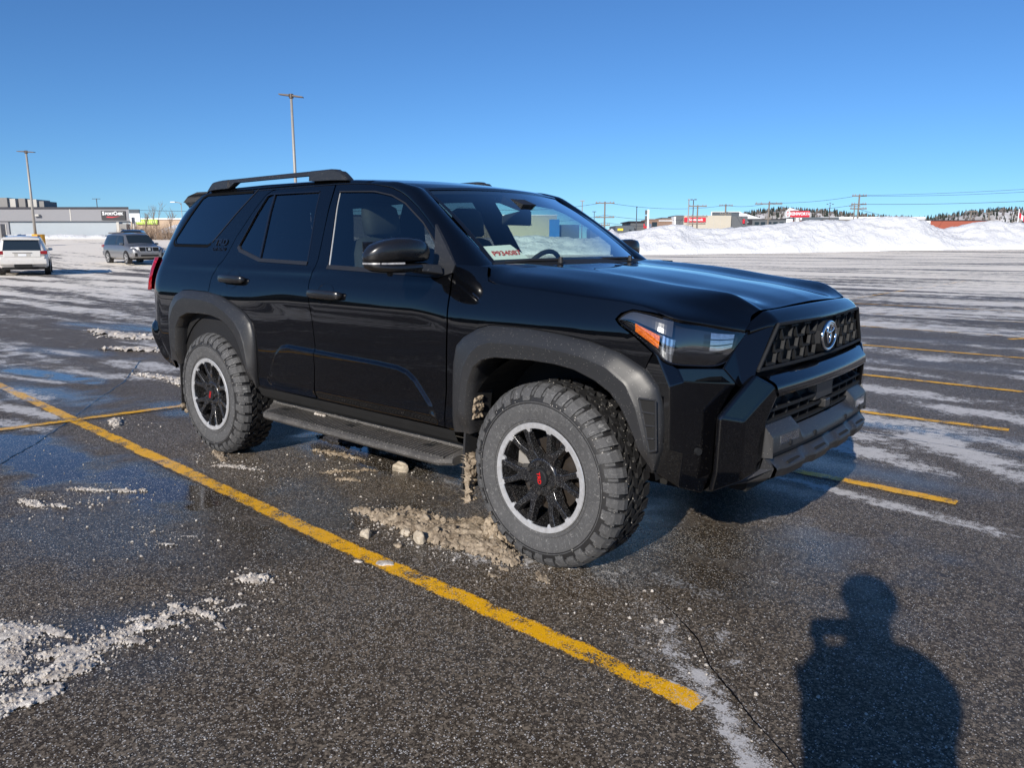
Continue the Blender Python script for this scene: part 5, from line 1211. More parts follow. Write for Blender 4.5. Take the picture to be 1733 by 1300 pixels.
def btext(txt, size, mat, parent, x, y, z, name='lettering', **kw):
    """text on a wall facing the camera: local frame x right, -y towards the viewer, z up"""
    return text(name, txt, size, M[mat], parent, frame((x, y, z), (1, 0, 0), (0, 0, 1)), ext=.03, **kw)
# grey store on the left: local x runs right, the wall faces the lot; turned a little so that its far end recedes
b = building('store_building', -44.5, 90, 'long grey store with a black roof edge and a black sign')
b.rotation_euler = (0, 0, rot(-1.2))
def wedge(nm, mat, x1, y0, z0, z1):
    t = MB(); t.hull8([(-75, y0, z0), (x1, y0, z0), (x1, y0, z1), (-75, y0, z1)], [(-75, 22, z0), (x1 - 15, 22, z0), (x1 - 15, 22, z1), (-75, 22, z1)]); t.build(nm, M[mat], b)
wedge('wall', 'wall_light', 0, 0, -2.5, 1.95); wedge('fascia', 'fascia_grey', .06, -.35, 1.952, 3.32); wedge('roof_edge', 'parapet_dark', .1, -.42, 3.322, 3.56)
part('wall_joint', b, 'unit_light', (-6.9, -6.78, -.375, -.35, 1.96, 3.31)); part('door_surround', b, 'fascia_grey', (-19.0, -14.4, -.16, .05, -.4, 1.94)); part('overhead_door', b, 'unit_light', (-18.7, -14.7, -.2, -.161, -.4, 1.6))
part('wall_lamp', b, 'unit_light', (-11.0, -10.35, -.75, -.36, 2.50, 2.72)); part('corner_pipe', b, 'unit_light', (.02, .25, .2, .5, -1.5, 2.4))
sg = part('sign', b, 'sign_black', (-3.15, -.33, -.47, -.36, 2.08, 3.10))
[btext(tx_, sz_, 'sign_white', sg, x_, -.50, z_, bold=.016) for tx_, sz_, x_, z_ in (('S', .56, -2.86, 2.81), ('PORT', .40, -2.16, 2.77), ('C', .56, -1.48, 2.81), ('HEK', .40, -.93, 2.77))]
t = MB(); t.add([(-2.55, -.5, 2.36), (-1.9, -.5, 2.33), (-.85, -.5, 2.50), (-1.85, -.5, 2.44), (-2.5, -.5, 2.47)], [(0, 1, 3, 4), (1, 2, 3)]); t.build('swoosh', M['sign_red'], sg)
for k, (x0, x1, h, mt) in enumerate(((-21.5, -16.4, .95, 'unit_grey'), (-19.4, -15.6, .85, 'unit_light'), (-15.4, -14.6, .9, 'unit_grey'), (-14.5, -13.4, .8, 'unit_light'), (-13.7, -12.7, .6, 'unit_grey'))):
    part('rooftop_unit', b, mt, (x0, x1, 3 + k * .3, 6 + k * .2, 3.5, 3.62 + h + .25))
part('roof_mast', b, 'wire', (-6.1, -6.03, 4, 4.07, 3.5, 4.75), (-6.6, -5.6, 4, 4.07, 4.70, 4.76))
for (u, v, lb) in ((-57.2, 86, 'yellow and grey bin enclosure beside the store door'), (-43.2, 86, 'grey utility box at the corner of the store')):
    bb = building('utility_box', u, v, lb, cat='box'); part('cabinet', bb, 'unit_grey', (-.45, .35, -.4, .4, 0, 1.7)); part('side_panel', bb, 'yellow' if u < -50 else 'unit_light', (-.75, -.46, -.42, .4, 0, 1.9))
# tan building with green sign behind the thicket
b = building('store_building', -55, 132, 'tan store with a lime green sign behind bare bushes'); part('wall', b, 'tan_wall', (-12, 40, 0, 15, -3, 2.75)); part('roof_edge', b, 'snow_roof', (-12.1, 40.1, -.2, 15, 2.75, 2.98))
sg = part('sign', b, 'sign_green', (-9.2, -5.55, -.35, -.21, 1.95, 2.75)); btext('TOUT À 1 DOLLAR', .42, 'sign_lime', sg, -7.38, -.38, 2.36, bold=.02) if False else part('letter_row', sg, 'sign_lime', *[(-9.0 + k * .34, -8.78 + k * .34, -.39, -.351, 2.15, 2.55) for k in range(10)])
part('wall_joint', b, 'brown_wall', (-.1, .02, -.05, 0, -3, 2.7)); part('door', b, 'charcoal_wall', (5.2, 5.9, -.06, 0, -.6, .3))
b = building('small_sign', -53.7, 110, 'small white and green roadside panel beside the tan store', cat='sign'); part('white_board', b, 'sign_white', (-.75, .7, -.1, .1, 1.75, 2.95)); part('green_board', b, 'slate', (-.75, .7, -.13, .07, 2.96, 3.5)); part('post', b, 'galv', (-.08, .08, -.05, .05, -.5, 1.75))
# low building seen through the windscreen, behind the snow bank
b = building('warehouse', -1.5, 122, 'plain beige warehouse with a blue corner panel seen through the windscreen'); H = 5.75 - tz(-1.5, 122); part('wall', b, 'beige_wall', (-6, 8.6, 0, 14, -3, H)); part('roof_edge', b, 'snow_roof', (-6.1, 8.7, -.1, 14, H, H + .14)); part('corner_panel', b, 'blue_panel', (7.4, 9.0, -.3, -.01, -3, H - .6)); part('glazed_wing', b, 'slate', (8.61, 12.2, .5, 12, -3, H - 1.4)); part('wall_lamp', b, 'unit_light', (4.1, 4.5, -.3, 0, H - 1.4, H - 1.2))
b = building('warehouse', -26, 128, 'dark grey warehouse partly hidden by the cabin of the black car'); part('wall', b, 'charcoal_wall', (-10, 12, 0, 14, -3, 3.4)); part('roof_edge', b, 'parapet_dark', (-10.1, 12.1, -.2, 14, 3.4, 3.6))
# row of shops beyond the bank, right
b = building('bank_branch', 33.4, 150, 'beige panelled bank branch with a red sign over the snow bank'); z0 = tz(33.4, 150); H = 6.75 - z0
part('wall', b, 'beige_panel', (0, 9.2, 0, 16, -2, H)); part('side_wall', b, 'charcoal_wall', (9.2, 12.6, .6, 15, -2, H - .1)); part('entrance_tower', b, 'charcoal_wall', (-1.5, -.02, .2, 8, -2, H + .05)); part('white_pier', b, 'sign_white', (-1.85, -1.52, .1, 3, -2, H - .2))
part('panel_joint', b, 'unit_light', *[(1.3 * k + .6, 1.3 * k + .66, -.03, 0, -1, H - .1) for k in range(7)]); part('window_band', b, 'slate', (.2, 9.0, -.02, .01, 2.2 - 1.2, 2.55 - 1.2))
sg = part('sign', b, 'sign_red', (.05, 4.2, -.25, -.02, H - 1.25, H - .38)); btext('Scotiabank', .62, 'sign_white', sg, 2.3, -.29, H - .82, bold=.018)
part('side_sign', b, 'sign_red', (11.6, 11.95, .2, .59, H - 1.5, H - .7))
b = building('shop_building', 29.5, 152, 'low brown shop beside the bank branch'); H = 6.15 - tz(29.5, 152); part('wall', b, 'brown_wall', (-2.4, 2.2, 0, 10, -2, H)); part('roof_band', b, 'sign_white', (-.6, 2.25, -.2, 0, H - .42, H - .2)); part('window', b, 'window_dark', (-1.9, -.9, -.05, 0, H - 1.5, H - .6))
part('upper_storey', b, 'charcoal_wall', (.4, 2.6, 2, 9, H, H + .35))
b = building('shop_building', 26.5, 158, 'dark shop with a flat overhanging roof behind the pylon sign'); H = 5.9 - tz(26.5, 158); part('wall', b, 'charcoal_wall', (-2.2, 2.3, 0, 12, -2, H - .2)); part('roof_edge', b, 'parapet_dark', (-2.6, 2.7, -.4, 12, H - .2, H)); part('side_wing', b, 'slate', (2.3, 5, 1, 9, -2, H - 1)); part('wall_sign', b, 'cyan', (.6, 1.5, -.1, 0, H - 1.3, H - .7))
b = building('shop_building', 22.9, 156, 'low slate coloured shop at the left end of the row'); H = 4.95 - tz(22.9, 156); part('wall', b, 'slate', (-1.9, 1.9, 0, 10, -2, H)); part('wall_sign', b, 'yellow', (-1.5, -.4, -.1, 0, H - 1.0, H - .55)); part('door', b, 'window_dark', (.8, 1.3, -.05, 0, H - 2, H - .8))
b = building('shop_building', 18.9, 158, 'small reddish brown shed beyond the small snow mound'); H = 4.2 - tz(18.9, 158); part('wall', b, 'brick_red', (-1.2, 1.4, 0, 8, -2, H)); part('side_wall', b, 'charcoal_wall', (-2.8, -1.2, .4, 8, -2, H + .2))
b = building('dealership', 52, 162, 'dark low dealership building with pale lettering on its front'); H = 6.35 - tz(52, 162); part('wall', b, 'charcoal_wall', (-5.5, 5.6, 0, 14, -2, H)); part('roof_edge', b, 'parapet_dark', (-5.6, 5.7, -.2, 14, H, H + .15)); sg = part('sign', b, 'sign_black', (-4.7, -1.6, -.2, 0, H - .95, H - .15)); btext('Le Coin', .5, 'sign_white', sg, -3.2, -.24, H - .5); part('window', b, 'window_dark', *[(k * 1.3 - 1.0, k * 1.3 - .1, -.05, 0, H - 1.4, H - .5) for k in range(5)])
b = building('warehouse', 62, 172, 'long red brick warehouse with a dark roof line'); H = 6.5 - tz(62, 172); part('wall', b, 'brick_red', (-7, 44, 0, 20, -2, H - .12)); part('roof_edge', b, 'parapet_dark', (-7.1, 44.1, -.15, 20, H - .12, H + .05))
sg = part('sign', b, 'sign_white', (26.9, 31.2, -.3, -.1, H - .95, H - .15)); btext('DISTRIBUTION', .42, 'sign_red', sg, 29.0, -.34, H - .55, bold=.01); part('window', b, 'window_dark', (28.8, 31.0, -.06, 0, H - 2.1, H - 1.1))
b = building('warehouse', 114, 245, 'long white warehouse beyond the red one'); H = 9.7 - tz(114, 245); part('wall', b, 'unit_light', (-16, 17, 0, 20, -3, H - .7)); part('roof', b, 'snow_roof', (-16.2, 17.2, -.2, 20, H - .7, H))
b = building('warehouse', 93, 236, 'dark roofed workshop with white panels beside the truck dealer sign'); H = 9.3 - tz(93, 236); part('wall', b, 'slate', (-6, 7, 0, 12, -3, H)); part('white_panel', b, 'sign_white', (-6.5, -4.4, -.2, 0, H - 1.4, H - .2)); part('wall_sign', b, 'charcoal_wall', (2.0, 5.8, -.2, 0, H - 1.3, H - .1))
b = building('house', 62, 205, 'white gabled house behind the truck dealer sign', cat='house'); H = 8.0 - tz(62, 205)
t = MB(); t.box(-3.5, 5, 0, 8, -3, H - .4); t.build('wall', M['sign_white'], b); t = MB(); t.add([(-3.7, -.2, H - .4), (5.3, -.2, H - .4), (-1.5, -.2, H + 1.6), (-3.7, 8, H - .4), (5.3, 8, H - .4), (-1.5, 8, H + 1.6)], [(0, 1, 2), (3, 5, 4), (1, 4, 5, 2), (0, 2, 5, 3)]); t.build('roof', M['snow_roof'], b)
b = building('billboard', 44, 168, 'blank billboard frame standing behind the charcoal wing of the bank', cat='billboard'); H = 8.1 - tz(44, 168); part('board', b, 'slate', (-.5, 5.4, 0, .3, H - 1.8, H)); part('frame', b, 'sign_white', (-.7, 5.6, -.06, .36, H, H + .14), (-.7, -.5, -.06, .36, H - 1.9, H), (5.4, 5.6, -.06, .36, H - 1.9, H)); part('post', b, 'galv', (.6, .8, 0, .2, -1, H - 1.8)); part('post', b, 'galv', (4.2, 4.4, 0, .2, -1, H - 1.8))
# truck dealer sign on two posts
b = building('pylon_sign', 46.15, 125, 'red roadside sign with white truck dealer lettering', cat='sign'); H = 6.58 - tz(46.15, 125)
part('board', b, 'sign_red', (-1.2, 1.95, -.15, .15, H - .98, H)); part('side_emblem', b, 'sign_white', (-1.9, -1.22, -.15, .15, H - 1.0, H + .05)); btext('KENWORTH', .66, 'sign_white', b, .4, -.2, H - .48, bold=.02, sx=.86)
t = MB(); t.add([(-1.75, -.1, H + .06), (.35, -.1, H + .06), (-1.35, -.1, H + .50), (-1.75, .1, H + .06), (.35, .1, H + .06), (-1.35, .1, H + .50)], [(0, 1, 2), (3, 5, 4), (0, 3, 4, 1), (1, 4, 5, 2), (2, 5, 3, 0)]); t.build('peak', M['sign_white'], b)
t = MB(); ring_ = [(-1.56 + .17 * math.cos(a), -.18, H - .46 + .30 * math.sin(a)) for a in np.linspace(0, 2 * math.pi, 21)]; t.tube(ring_, .05, 5, cap=False); t.build('emblem', M['sign_red'], b)
part('post', b, 'galv', (-.42, -.22, -.1, .1, -1, H - .98)); part('post', b, 'galv', (.28, .48, -.1, .1, -1, H - .98)); part('lower_board', b, 'sign_white', (-.2, .27, -.1, .08, H - 2.6, H - 1.1)); part('side_board', b, 'sign_white', (-1.7, -.7, -.1, .08, H - 2.0, H - 1.25))
b = building('pylon_sign', 25.4, 145, 'tall narrow white pylon sign with stacked black panels', cat='sign'); H = 7.65 - tz(25.4, 145); part('mast', b, 'sign_white', (.0, .34, -.1, .1, -1, H)); part('panel', b, 'charcoal_wall', *[(-.42, -.03, -.1, .1, H - .9 - k * 1.05, H - .1 - k * 1.05) for k in range(3)])
b = building('shop_sign', 25.8, 147, 'small red and white shop sign at the foot of the tall pylon', cat='sign'); H = 5.1 - tz(25.8, 147); part('board', b, 'sign_red', (-.7, .1, -.1, .1, H - .8, H)); part('white_board', b, 'sign_white', (.12, .8, -.1, .1, H - .8, H)); part('post', b, 'galv', (-.05, .05, 0, .1, -1, H - .8))

# ---- poles
def utility_pole(u, v, h, arms, label, r=.15, lean=0.):
    p = lot(u, v); r0 = empty('utility_pole', (p.x, p.y, tz(u, v)), rot()); tag(r0, label, 'utility pole', 'wooden utility poles along the road')
    t = MB(); t.tube([(0, 0, -1), (lean, 0, h)], [r, r * .7], 8); t.build('pole', M['wood'], r0, True)
    for (dz, hw) in arms:
        t = MB(); t.box(-hw, hw, -.18, -.06, h - dz - .09, h - dz + .09); a = t.build('crossarm', M['wood'], r0)
        t = MB()
        for k in (-.9, -.55, .55, .9): t.tube([(hw * k, -.12, h - dz + .09), (hw * k, -.12, h - dz + .32)], .06, 6)
        for k in (-.9, -.55, .55, .9):
            t2 = MB(); t2.tube([(hw * k, -.12, h - dz + .09), (hw * k, -.12, h - dz + .30)], [.07, .045], 6); t2.build('insulator', M['galv'], a)
    return r0
UP = [(15.6, 130, 8.33, [(.25, 1.6), (2.6, 1.6), (3.9, .9)], 'utility pole with three crossarms left of the tall pylon sign', 0), (31.2, 130, 7.76, [(.2, 1.5), (1.9, 1.7), (3.1, 1.4)], 'utility pole with stacked crossarms before the bank branch', 0),
      (44.2, 160, 9.4, [(.3, 1.4), (2.0, 1.2), (3.3, 1.2)], 'utility pole rising behind the bank branch roof', 0), (41.4, 125, 8.1, [(.4, 2.2), (2.8, .5)], 'utility pole with a wide single crossarm left of the truck dealer sign', .15),
      (97.4, 220, 12.1, [(.3, 1.6)], 'slim utility pole just left of the tallest pole', 0), (52.8, 118, 8.77, [(.25, 1.1), (1.5, 1.15), (2.15, 1.25)], 'tallest utility pole, with three crossarms, right of the truck dealer sign', .06),
      (118.8, 200, 9.75, [(.2, 1.4)], 'utility pole with one crossarm before the wooded hill', 0), (123.5, 200, 9.3, [(.2, .8)], 'short utility pole nearest the flag', 0)]
for (u, v, zt_, arms, lb, ln) in UP: utility_pole(u, v, zt_ - tz(u, v), arms, lb, .17 if v < 140 else .22, ln)
def wire(a, b, sag, r, label):
    """a, b: (u, v, z)"""
    A = lot(*a[:2]) + Vector((0, 0, a[2])); B = lot(*b[:2]) + Vector((0, 0, b[2])); pts = [A.lerp(B, k) - Vector((0, 0, sag * 4 * k * (1 - k))) for k in np.linspace(0, 1, 25)]
    t = MB(); t.tube(pts, r, 4); o = t.build('overhead_wire', M['wire'], None, True); tag(o, label, 'wire', 'overhead wires between the utility poles'); return o
for dz, lb in ((0, 'top'), (2.35, 'middle'), (3.7, 'lowest')):
    for (A, B, nm) in (((-9, 128, 7.4), (15.6, 130, 8.2), 'left of the first utility pole'), ((15.6, 130, 8.2), (44.2, 160, 9.2), 'from the first utility pole to the bank roof pole')):
        wire((A[0], A[1], A[2] - dz * .9), (B[0], B[1], B[2] - dz * .9), .9, .028, '%s overhead wire running %s' % (lb, nm))
for dz, lb in ((0, 'upper'), (1.3, 'lower')):
    wire((44.2, 160, 9.2 - dz), (41.4, 125, 7.8 - dz * .9), .4, .028, '%s overhead wire from the bank roof pole to the wide crossarm pole' % lb)
    wire((41.4, 125, 7.85 - dz), (52.8, 118, 8.6 - dz), .35, .026, '%s overhead wire from the wide crossarm pole to the tallest pole' % lb)
wire((52.8, 118, 8.6), (85, 92, 9.6), .5, .022, 'uppermost overhead wire leaving the tallest pole to the right'); wire((52.8, 118, 8.52), (85, 92, 9.35), .7, .022, 'second overhead wire leaving the tallest pole to the right')
wire((52.8, 118, 7.3), (85, 92, 7.95), .6, .03, 'third overhead wire leaving the tallest pole to the right'); wire((52.8, 118, 6.6), (118.8, 200, 9.5), 2.0, .03, 'lowest overhead wire sagging towards the wooded hill')
wire((-95, 150, 8.6), (-10, 132, 7.2), .8, .035, 'single overhead wire above the grey store on the far left')
def mast(u, v, h, label, r=.09, heads=(), mat='darksteel', name='light_pole', cat='light pole', group='thin light poles beyond the snow bank'):
    p = lot(u, v); r0 = empty(name, (p.x, p.y, tz(u, v)), rot()); tag(r0, label, cat, group)
    t = MB(); t.tube([(0, 0, -.5), (0, 0, h)], [r, r * .7], 8); t.build('pole', M[mat], r0, True)
    for (x0, x1, z) in heads: part('lamp_head', r0, mat, (x0, x1, -.12, .12, h + z - .09, h + z + .06))
    return r0
for (u, v, zt_, heads, lb, mt) in ((12.7, 140, 9.0, [(-.4, .4, 0)], 'pale light pole at the windscreen edge', 'galv'), (21.3, 200, 9.5, [(-.5, .5, 0)], 'short dark light pole left of the first utility pole', 'wire'), (24.2, 150, 8.4, [(-.15, .15, 0)], 'dark bare light pole left of the pylon sign', 'wire'),
        (27.4, 120, 8.1, [(-.14, .14, 0)], 'pale light pole before the left end of the bank branch', 'galv'), (32.8, 140, 9.2, [(-.55, -.15, 0), (.15, .55, .02)], 'dark light pole with twin heads by the bank branch', 'darksteel'), (82.2, 200, 11.4, [(-.9, -.5, 0), (-.2, .2, .3), (.5, .9, 0)], 'light pole with three heads beyond the red warehouse', 'darksteel')):
    mast(u, v, zt_ - tz(u, v), lb, .11, heads, mt)
b = mast(82.0, 125, 6.9 - tz(82, 125), 'leaning white flagpole with a red and white flag at the right edge', .10, (), 'sign_white', 'flagpole', 'flagpole', None)
if 'group' in b: del b['group']
for k, mt in ((0, 'sign_red'), (1, 'sign_white'), (2, 'sign_red')):
    t = MB(); hh = 6.9 - tz(82, 125); t.hull8([(.1 + k * .36, -.02, hh - .55 - k * .28), (.46 + k * .36, .02, hh - .83 - k * .28), (.46 + k * .36, .05, hh - .83 - k * .28), (.1 + k * .36, .02, hh - .55 - k * .28)], [(.1 + k * .36, -.02, hh - 1.35 - k * .28), (.46 + k * .36, .02, hh - 1.63 - k * .28), (.46 + k * .36, .05, hh - 1.63 - k * .28), (.1 + k * .36, .02, hh - 1.35 - k * .28)]); t.build('flag_band', M[mt], b)
b = mast(-47.0, 110, 7.1 - tz(-47, 110), 'thin curved street lamp above the tan store', .06, (), 'galv', 'street_lamp', 'street lamp', None)
t = MB(); hh = 7.1 - tz(-47, 110); t.tube([(0, 0, hh - .3), (-.2, 0, hh), (-.9, 0, hh + .1)], .05, 6); t.build('arm', M['galv'], b, True); part('lamp_head', b, 'sign_white', (-1.5, -.85, -.12, .12, hh + .04, hh + .16))
# ---- parking lot lamp posts
def lot_lamp(u, v, ztop, r, hw, tilt, label, base):
    p = lot(u, v); r0 = empty('lamp_post', (p.x, p.y, tz(u, v)), rot()); tag(r0, label, 'lamp post', 'twin headed lamp posts of the parking lot'); h = ztop - tz(u, v)
    t = MB(); t.tube([(0, 0, .3), (0, 0, h)], [r, r * .62], 10); t.build('pole', M['galv'], r0, True)
    t = MB(); t.tube([(0, 0, h - .12), (0, 0, h + .12)], .14, 10); t.build('bracket', M['darksteel'], r0)
    for s in (-1, 1):
        t = MB(); t.hull8([(s * .10, -.16, h - .02 - s * tilt * .1), (s * .10, .16, h - .02 - s * tilt * .1), (s * .10, .16, h + .07 - s * tilt * .1), (s * .10, -.16, h + .07 - s * tilt * .1)], [(s * hw, -.17, h - .01 - s * tilt * hw), (s * hw, .17, h - .01 - s * tilt * hw), (s * hw, .17, h + .04 - s * tilt * hw), (s * hw, -.17, h + .04 - s * tilt * hw)]); t.build('lamp_head', M['darksteel'], r0)
    t = MB(); t.tube([(.25, 0, -.3), (.25, 0, base)], .52, 16); t.build('concrete_base', M['yellowbase'], r0)
    return r0
lot_lamp(-43.4, 70, 9.45, .13, .75, .05, 'lamp post standing before the grey store on a yellow base', 1.05)
lot_lamp(-13.35, 48, 10.18, .12, .72, .12, 'tall lamp post rising behind the black car roof', .9)

# ---- bare thicket and leafless trees
m = simple('bare_twigs', (.24, .17, .12), .9, var=.3, scale=2); M['twig'] = m
def branch(t, p, d, ln, r, dep, rng):
    q = p + d * ln; t.tube([p, p.lerp(q, .5) + Vector((rng.uniform(-1, 1), rng.uniform(-1, 1), 0)) * ln * .04, q], [r, r * .85, r * .65], 4 if dep < 2 else 5, cap=False)
    if dep <= 0: return
    for k in range(rng.choice((2, 3, 3))):
        dd = (d + Vector((rng.uniform(-1, 1), rng.uniform(-1, 1), rng.uniform(-.1, .7))) * .55).normalized(); branch(t, p.lerp(q, rng.uniform(.5, 1)), dd, ln * rng.uniform(.55, .8), r * .6, dep - 1, rng)
rng = random.Random(5)
for i, (u, v, h, lb) in enumerate(((-41.5, 87, 3.3, 'slim leafless tree at the left end of the bare thicket'), (-39.7, 86, 4.2, 'tallest leafless tree standing in the middle of the bare thicket'), (-38.6, 87, 3.6, 'leafless tree at the right side of the bare thicket'))):
    p = lot(u, v); r0 = empty('bare_tree', (p.x, p.y, tz(u, v)), rot()); tag(r0, lb, 'tree', 'leafless trees behind the silver car')
    t = MB(); t.tube([(0, 0, -.3), (.05, 0, h * .4)], [.06, .045], 6); t.build('trunk', M['twig'], r0)
    t = MB()
    for k in range(4): branch(t, Vector((.05, 0, h * (.2 + .06 * k))), Vector((rng.uniform(-.35, .35), rng.uniform(-.3, .3), 1)).normalized(), h * .28, .028, 3, rng)
    t.build('crown', M['twig'], r0)
t = MB()
for k in range(330):
    u = rng.uniform(-43.6, -36.9); v = rng.uniform(84.5, 88.5); p = at_(u, v, -.1); h = rng.uniform(1.0, 2.5) * (1 - .15 * abs(u + 40.5) / 3)
    for j in range(3):
        d = Vector((rng.uniform(-.3, .3), rng.uniform(-.3, .3), 1)); q = p + d * h * rng.uniform(.6, 1); t.tube([p, p.lerp(q, .6) + Vector((rng.uniform(-.1, .1), 0, 0)), q], [.016, .012, .006], 3, cap=False)
o = t.build('thicket', M['twig']); tag(o, 'dense thicket of bare reddish brown shrub stems beside the store', 'thicket', kind='stuff')
t = MB()
for k in range(40):
    u = rng.uniform(39.5, 43.5); v = 146; p = at_(u, v, -.3); t.tube([p, p + Vector((rng.uniform(-.4, .4), 0, rng.uniform(1.5, 3.2)))], [.03, .012], 3, cap=False)
o = t.build('roadside_shrubs', M['twig']); tag(o, 'leafless shrubs before the beige bank wall', 'shrubs', kind='stuff')

# ---- wooded hills
m = N('hill_snow_ground'); f = m.noise(.03, 5, .7, m.obj()); m.set(color=m.mix(m.ramp(f, .4, .6), (.30, .28, .26), (.62, .62, .64)), rough=.9); M['hill'] = m.m
m = N('conifer_green'); f = m.noise(.25, 4, .7, m.obj()); m.set(color=m.mix(f, (.010, .018, .014), (.030, .042, .032)), rough=.9); M['conifer'] = m.m
m = N('leafless_wood_grey'); f = m.noise(.3, 4, .7, m.obj()); m.set(color=m.mix(f, (.10, .085, .08), (.20, .18, .17)), rough=.9); M['greywood'] = m.m
def hill(crest, v0, depth, seed, ntree, label):
    C = np.array(crest); us = np.linspace(C[0, 0], C[-1, 0], 90); P = []
    def hz(u, t):
        h = np.interp(u, C[:, 0], C[:, 1]); return h * smoothstep(0, .8, t) * (1 + .06 * (fbm(np.array(u * .03), np.array(t * 5), 3, seed) - .5)) if t <= 1 else h
    for u in us:
        for t in np.linspace(0, 1.0, 16): P.append(tuple(lot(u, v0 + depth * t, hz(u, t) - (2 if t == 0 else 0))))
    o = mesh('hill', P, grid_faces(90, 16), M['hill'], None, True); tag(o, kind='structure')
    rg = random.Random(seed); A = MB(); B = MB()
    for k in range(ntree):
        u = rg.uniform(C[0, 0], C[-1, 0]); t = rg.random() ** .7; hh = rg.uniform(2.6, 6.2) * v0 / 700; con = rg.random() < .55 or t > .93
        p = lot(u, v0 + depth * t, hz(u, t) - .3); r = hh * rg.uniform(.16, .26)
        T_ = A if con else B
        if con:
            n = 6; vs = [tuple(p + Vector((0, 0, hh)))]; fs = []
            for j, (z, rr) in enumerate(((.62, .45), (.60, .28), (.30, .8), (.28, .5), (.06, 1.0))):
                for a in range(n): an = 2 * math.pi * a / n + j; vs.append(tuple(p + Vector((r * rr * math.cos(an), r * rr * math.sin(an), hh * z))))
            fs += [(0, 1 + a, 1 + (a + 1) % n) for a in range(n)]
            for j in range(4):
                for a in range(n): fs.append((1 + j * n + a, 1 + (j + 1) * n + a, 1 + (j + 1) * n + (a + 1) % n, 1 + j * n + (a + 1) % n))
            T_.add(vs, fs)
        else:
            n = 5; vs = []; 
            for (z, rr) in ((0, .2), (.4, 1.0), (.75, .8), (.95, .15)):
                for a in range(n): an = 2 * math.pi * a / n + z * 3; q = rr * rg.uniform(.6, 1.2); vs.append(tuple(p + Vector((r * q * math.cos(an), r * q * math.sin(an), hh * .8 * z))))
            T_.add(vs, [(j * n + a, j * n + (a + 1) % n, (j + 1) * n + (a + 1) % n, (j + 1) * n + a) for j in range(3) for a in range(n)] + [tuple(15 + a for a in range(5))])
    o = A.build('conifer_wood', M['conifer']); tag(o, 'dark conifers ' + label, 'wood', kind='stuff')
    o = B.build('leafless_wood', M['greywood']); tag(o, 'grey leafless trees ' + label, 'wood', kind='stuff')
hill([(240, 12), (257, 30), (272, 33), (291, 36), (318, 38.5), (367, 37), (401, 33), (436, 29), (478, 28), (520, 24)], 820, 110, 3, 1500, 'covering the hill behind the truck dealer sign')
hill([(355, 12), (377, 21), (393, 23.5), (419, 27), (445, 30), (463, 30.5), (520, 32), (580, 30)], 630, 100, 8, 1500, 'on the hill at the right edge of the view')
hill([(-300, 12), (-247, 16), (-236, 15), (-226, 15.5), (-220, 17), (-215, 16.2), (-200, 14.5), (-160, 14), (-117, 13.5), (-20, 13), (40, 8)], 460, 60, 12, 1100, 'on the low ridge behind the tan store')
# unseen dark wooded hill added behind the photographer to darken the bodywork reflections
def unseen_rise(dist, a0, a1, h, seed):
    P = []
    for a in np.linspace(a0, a1, 160):
        dd = Vector((math.cos(R(a)), math.sin(R(a)), 0)); hh = h * (.55 + .9 * float(fbm(np.array(a * .22), np.array(1.), 4, seed))) * smoothstep(a0, a0 + 12, a) * smoothstep(a1, a1 - 12, a)
        for k, (t_, z_) in enumerate(((0, -.5), (.02, .55), (.05, .9), (.12, 1.0), (.5, 1.0))): p = Vector((CAM.x, CAM.y, 0)) + dd * dist * (1 + t_); P.append((p.x, p.y, hh * z_))
    o = mesh('hill', P, grid_faces(160, 5), M['conifer'], None, False); tag(o, kind='structure')
unseen_rise(95, 195, 345, 9, 5)
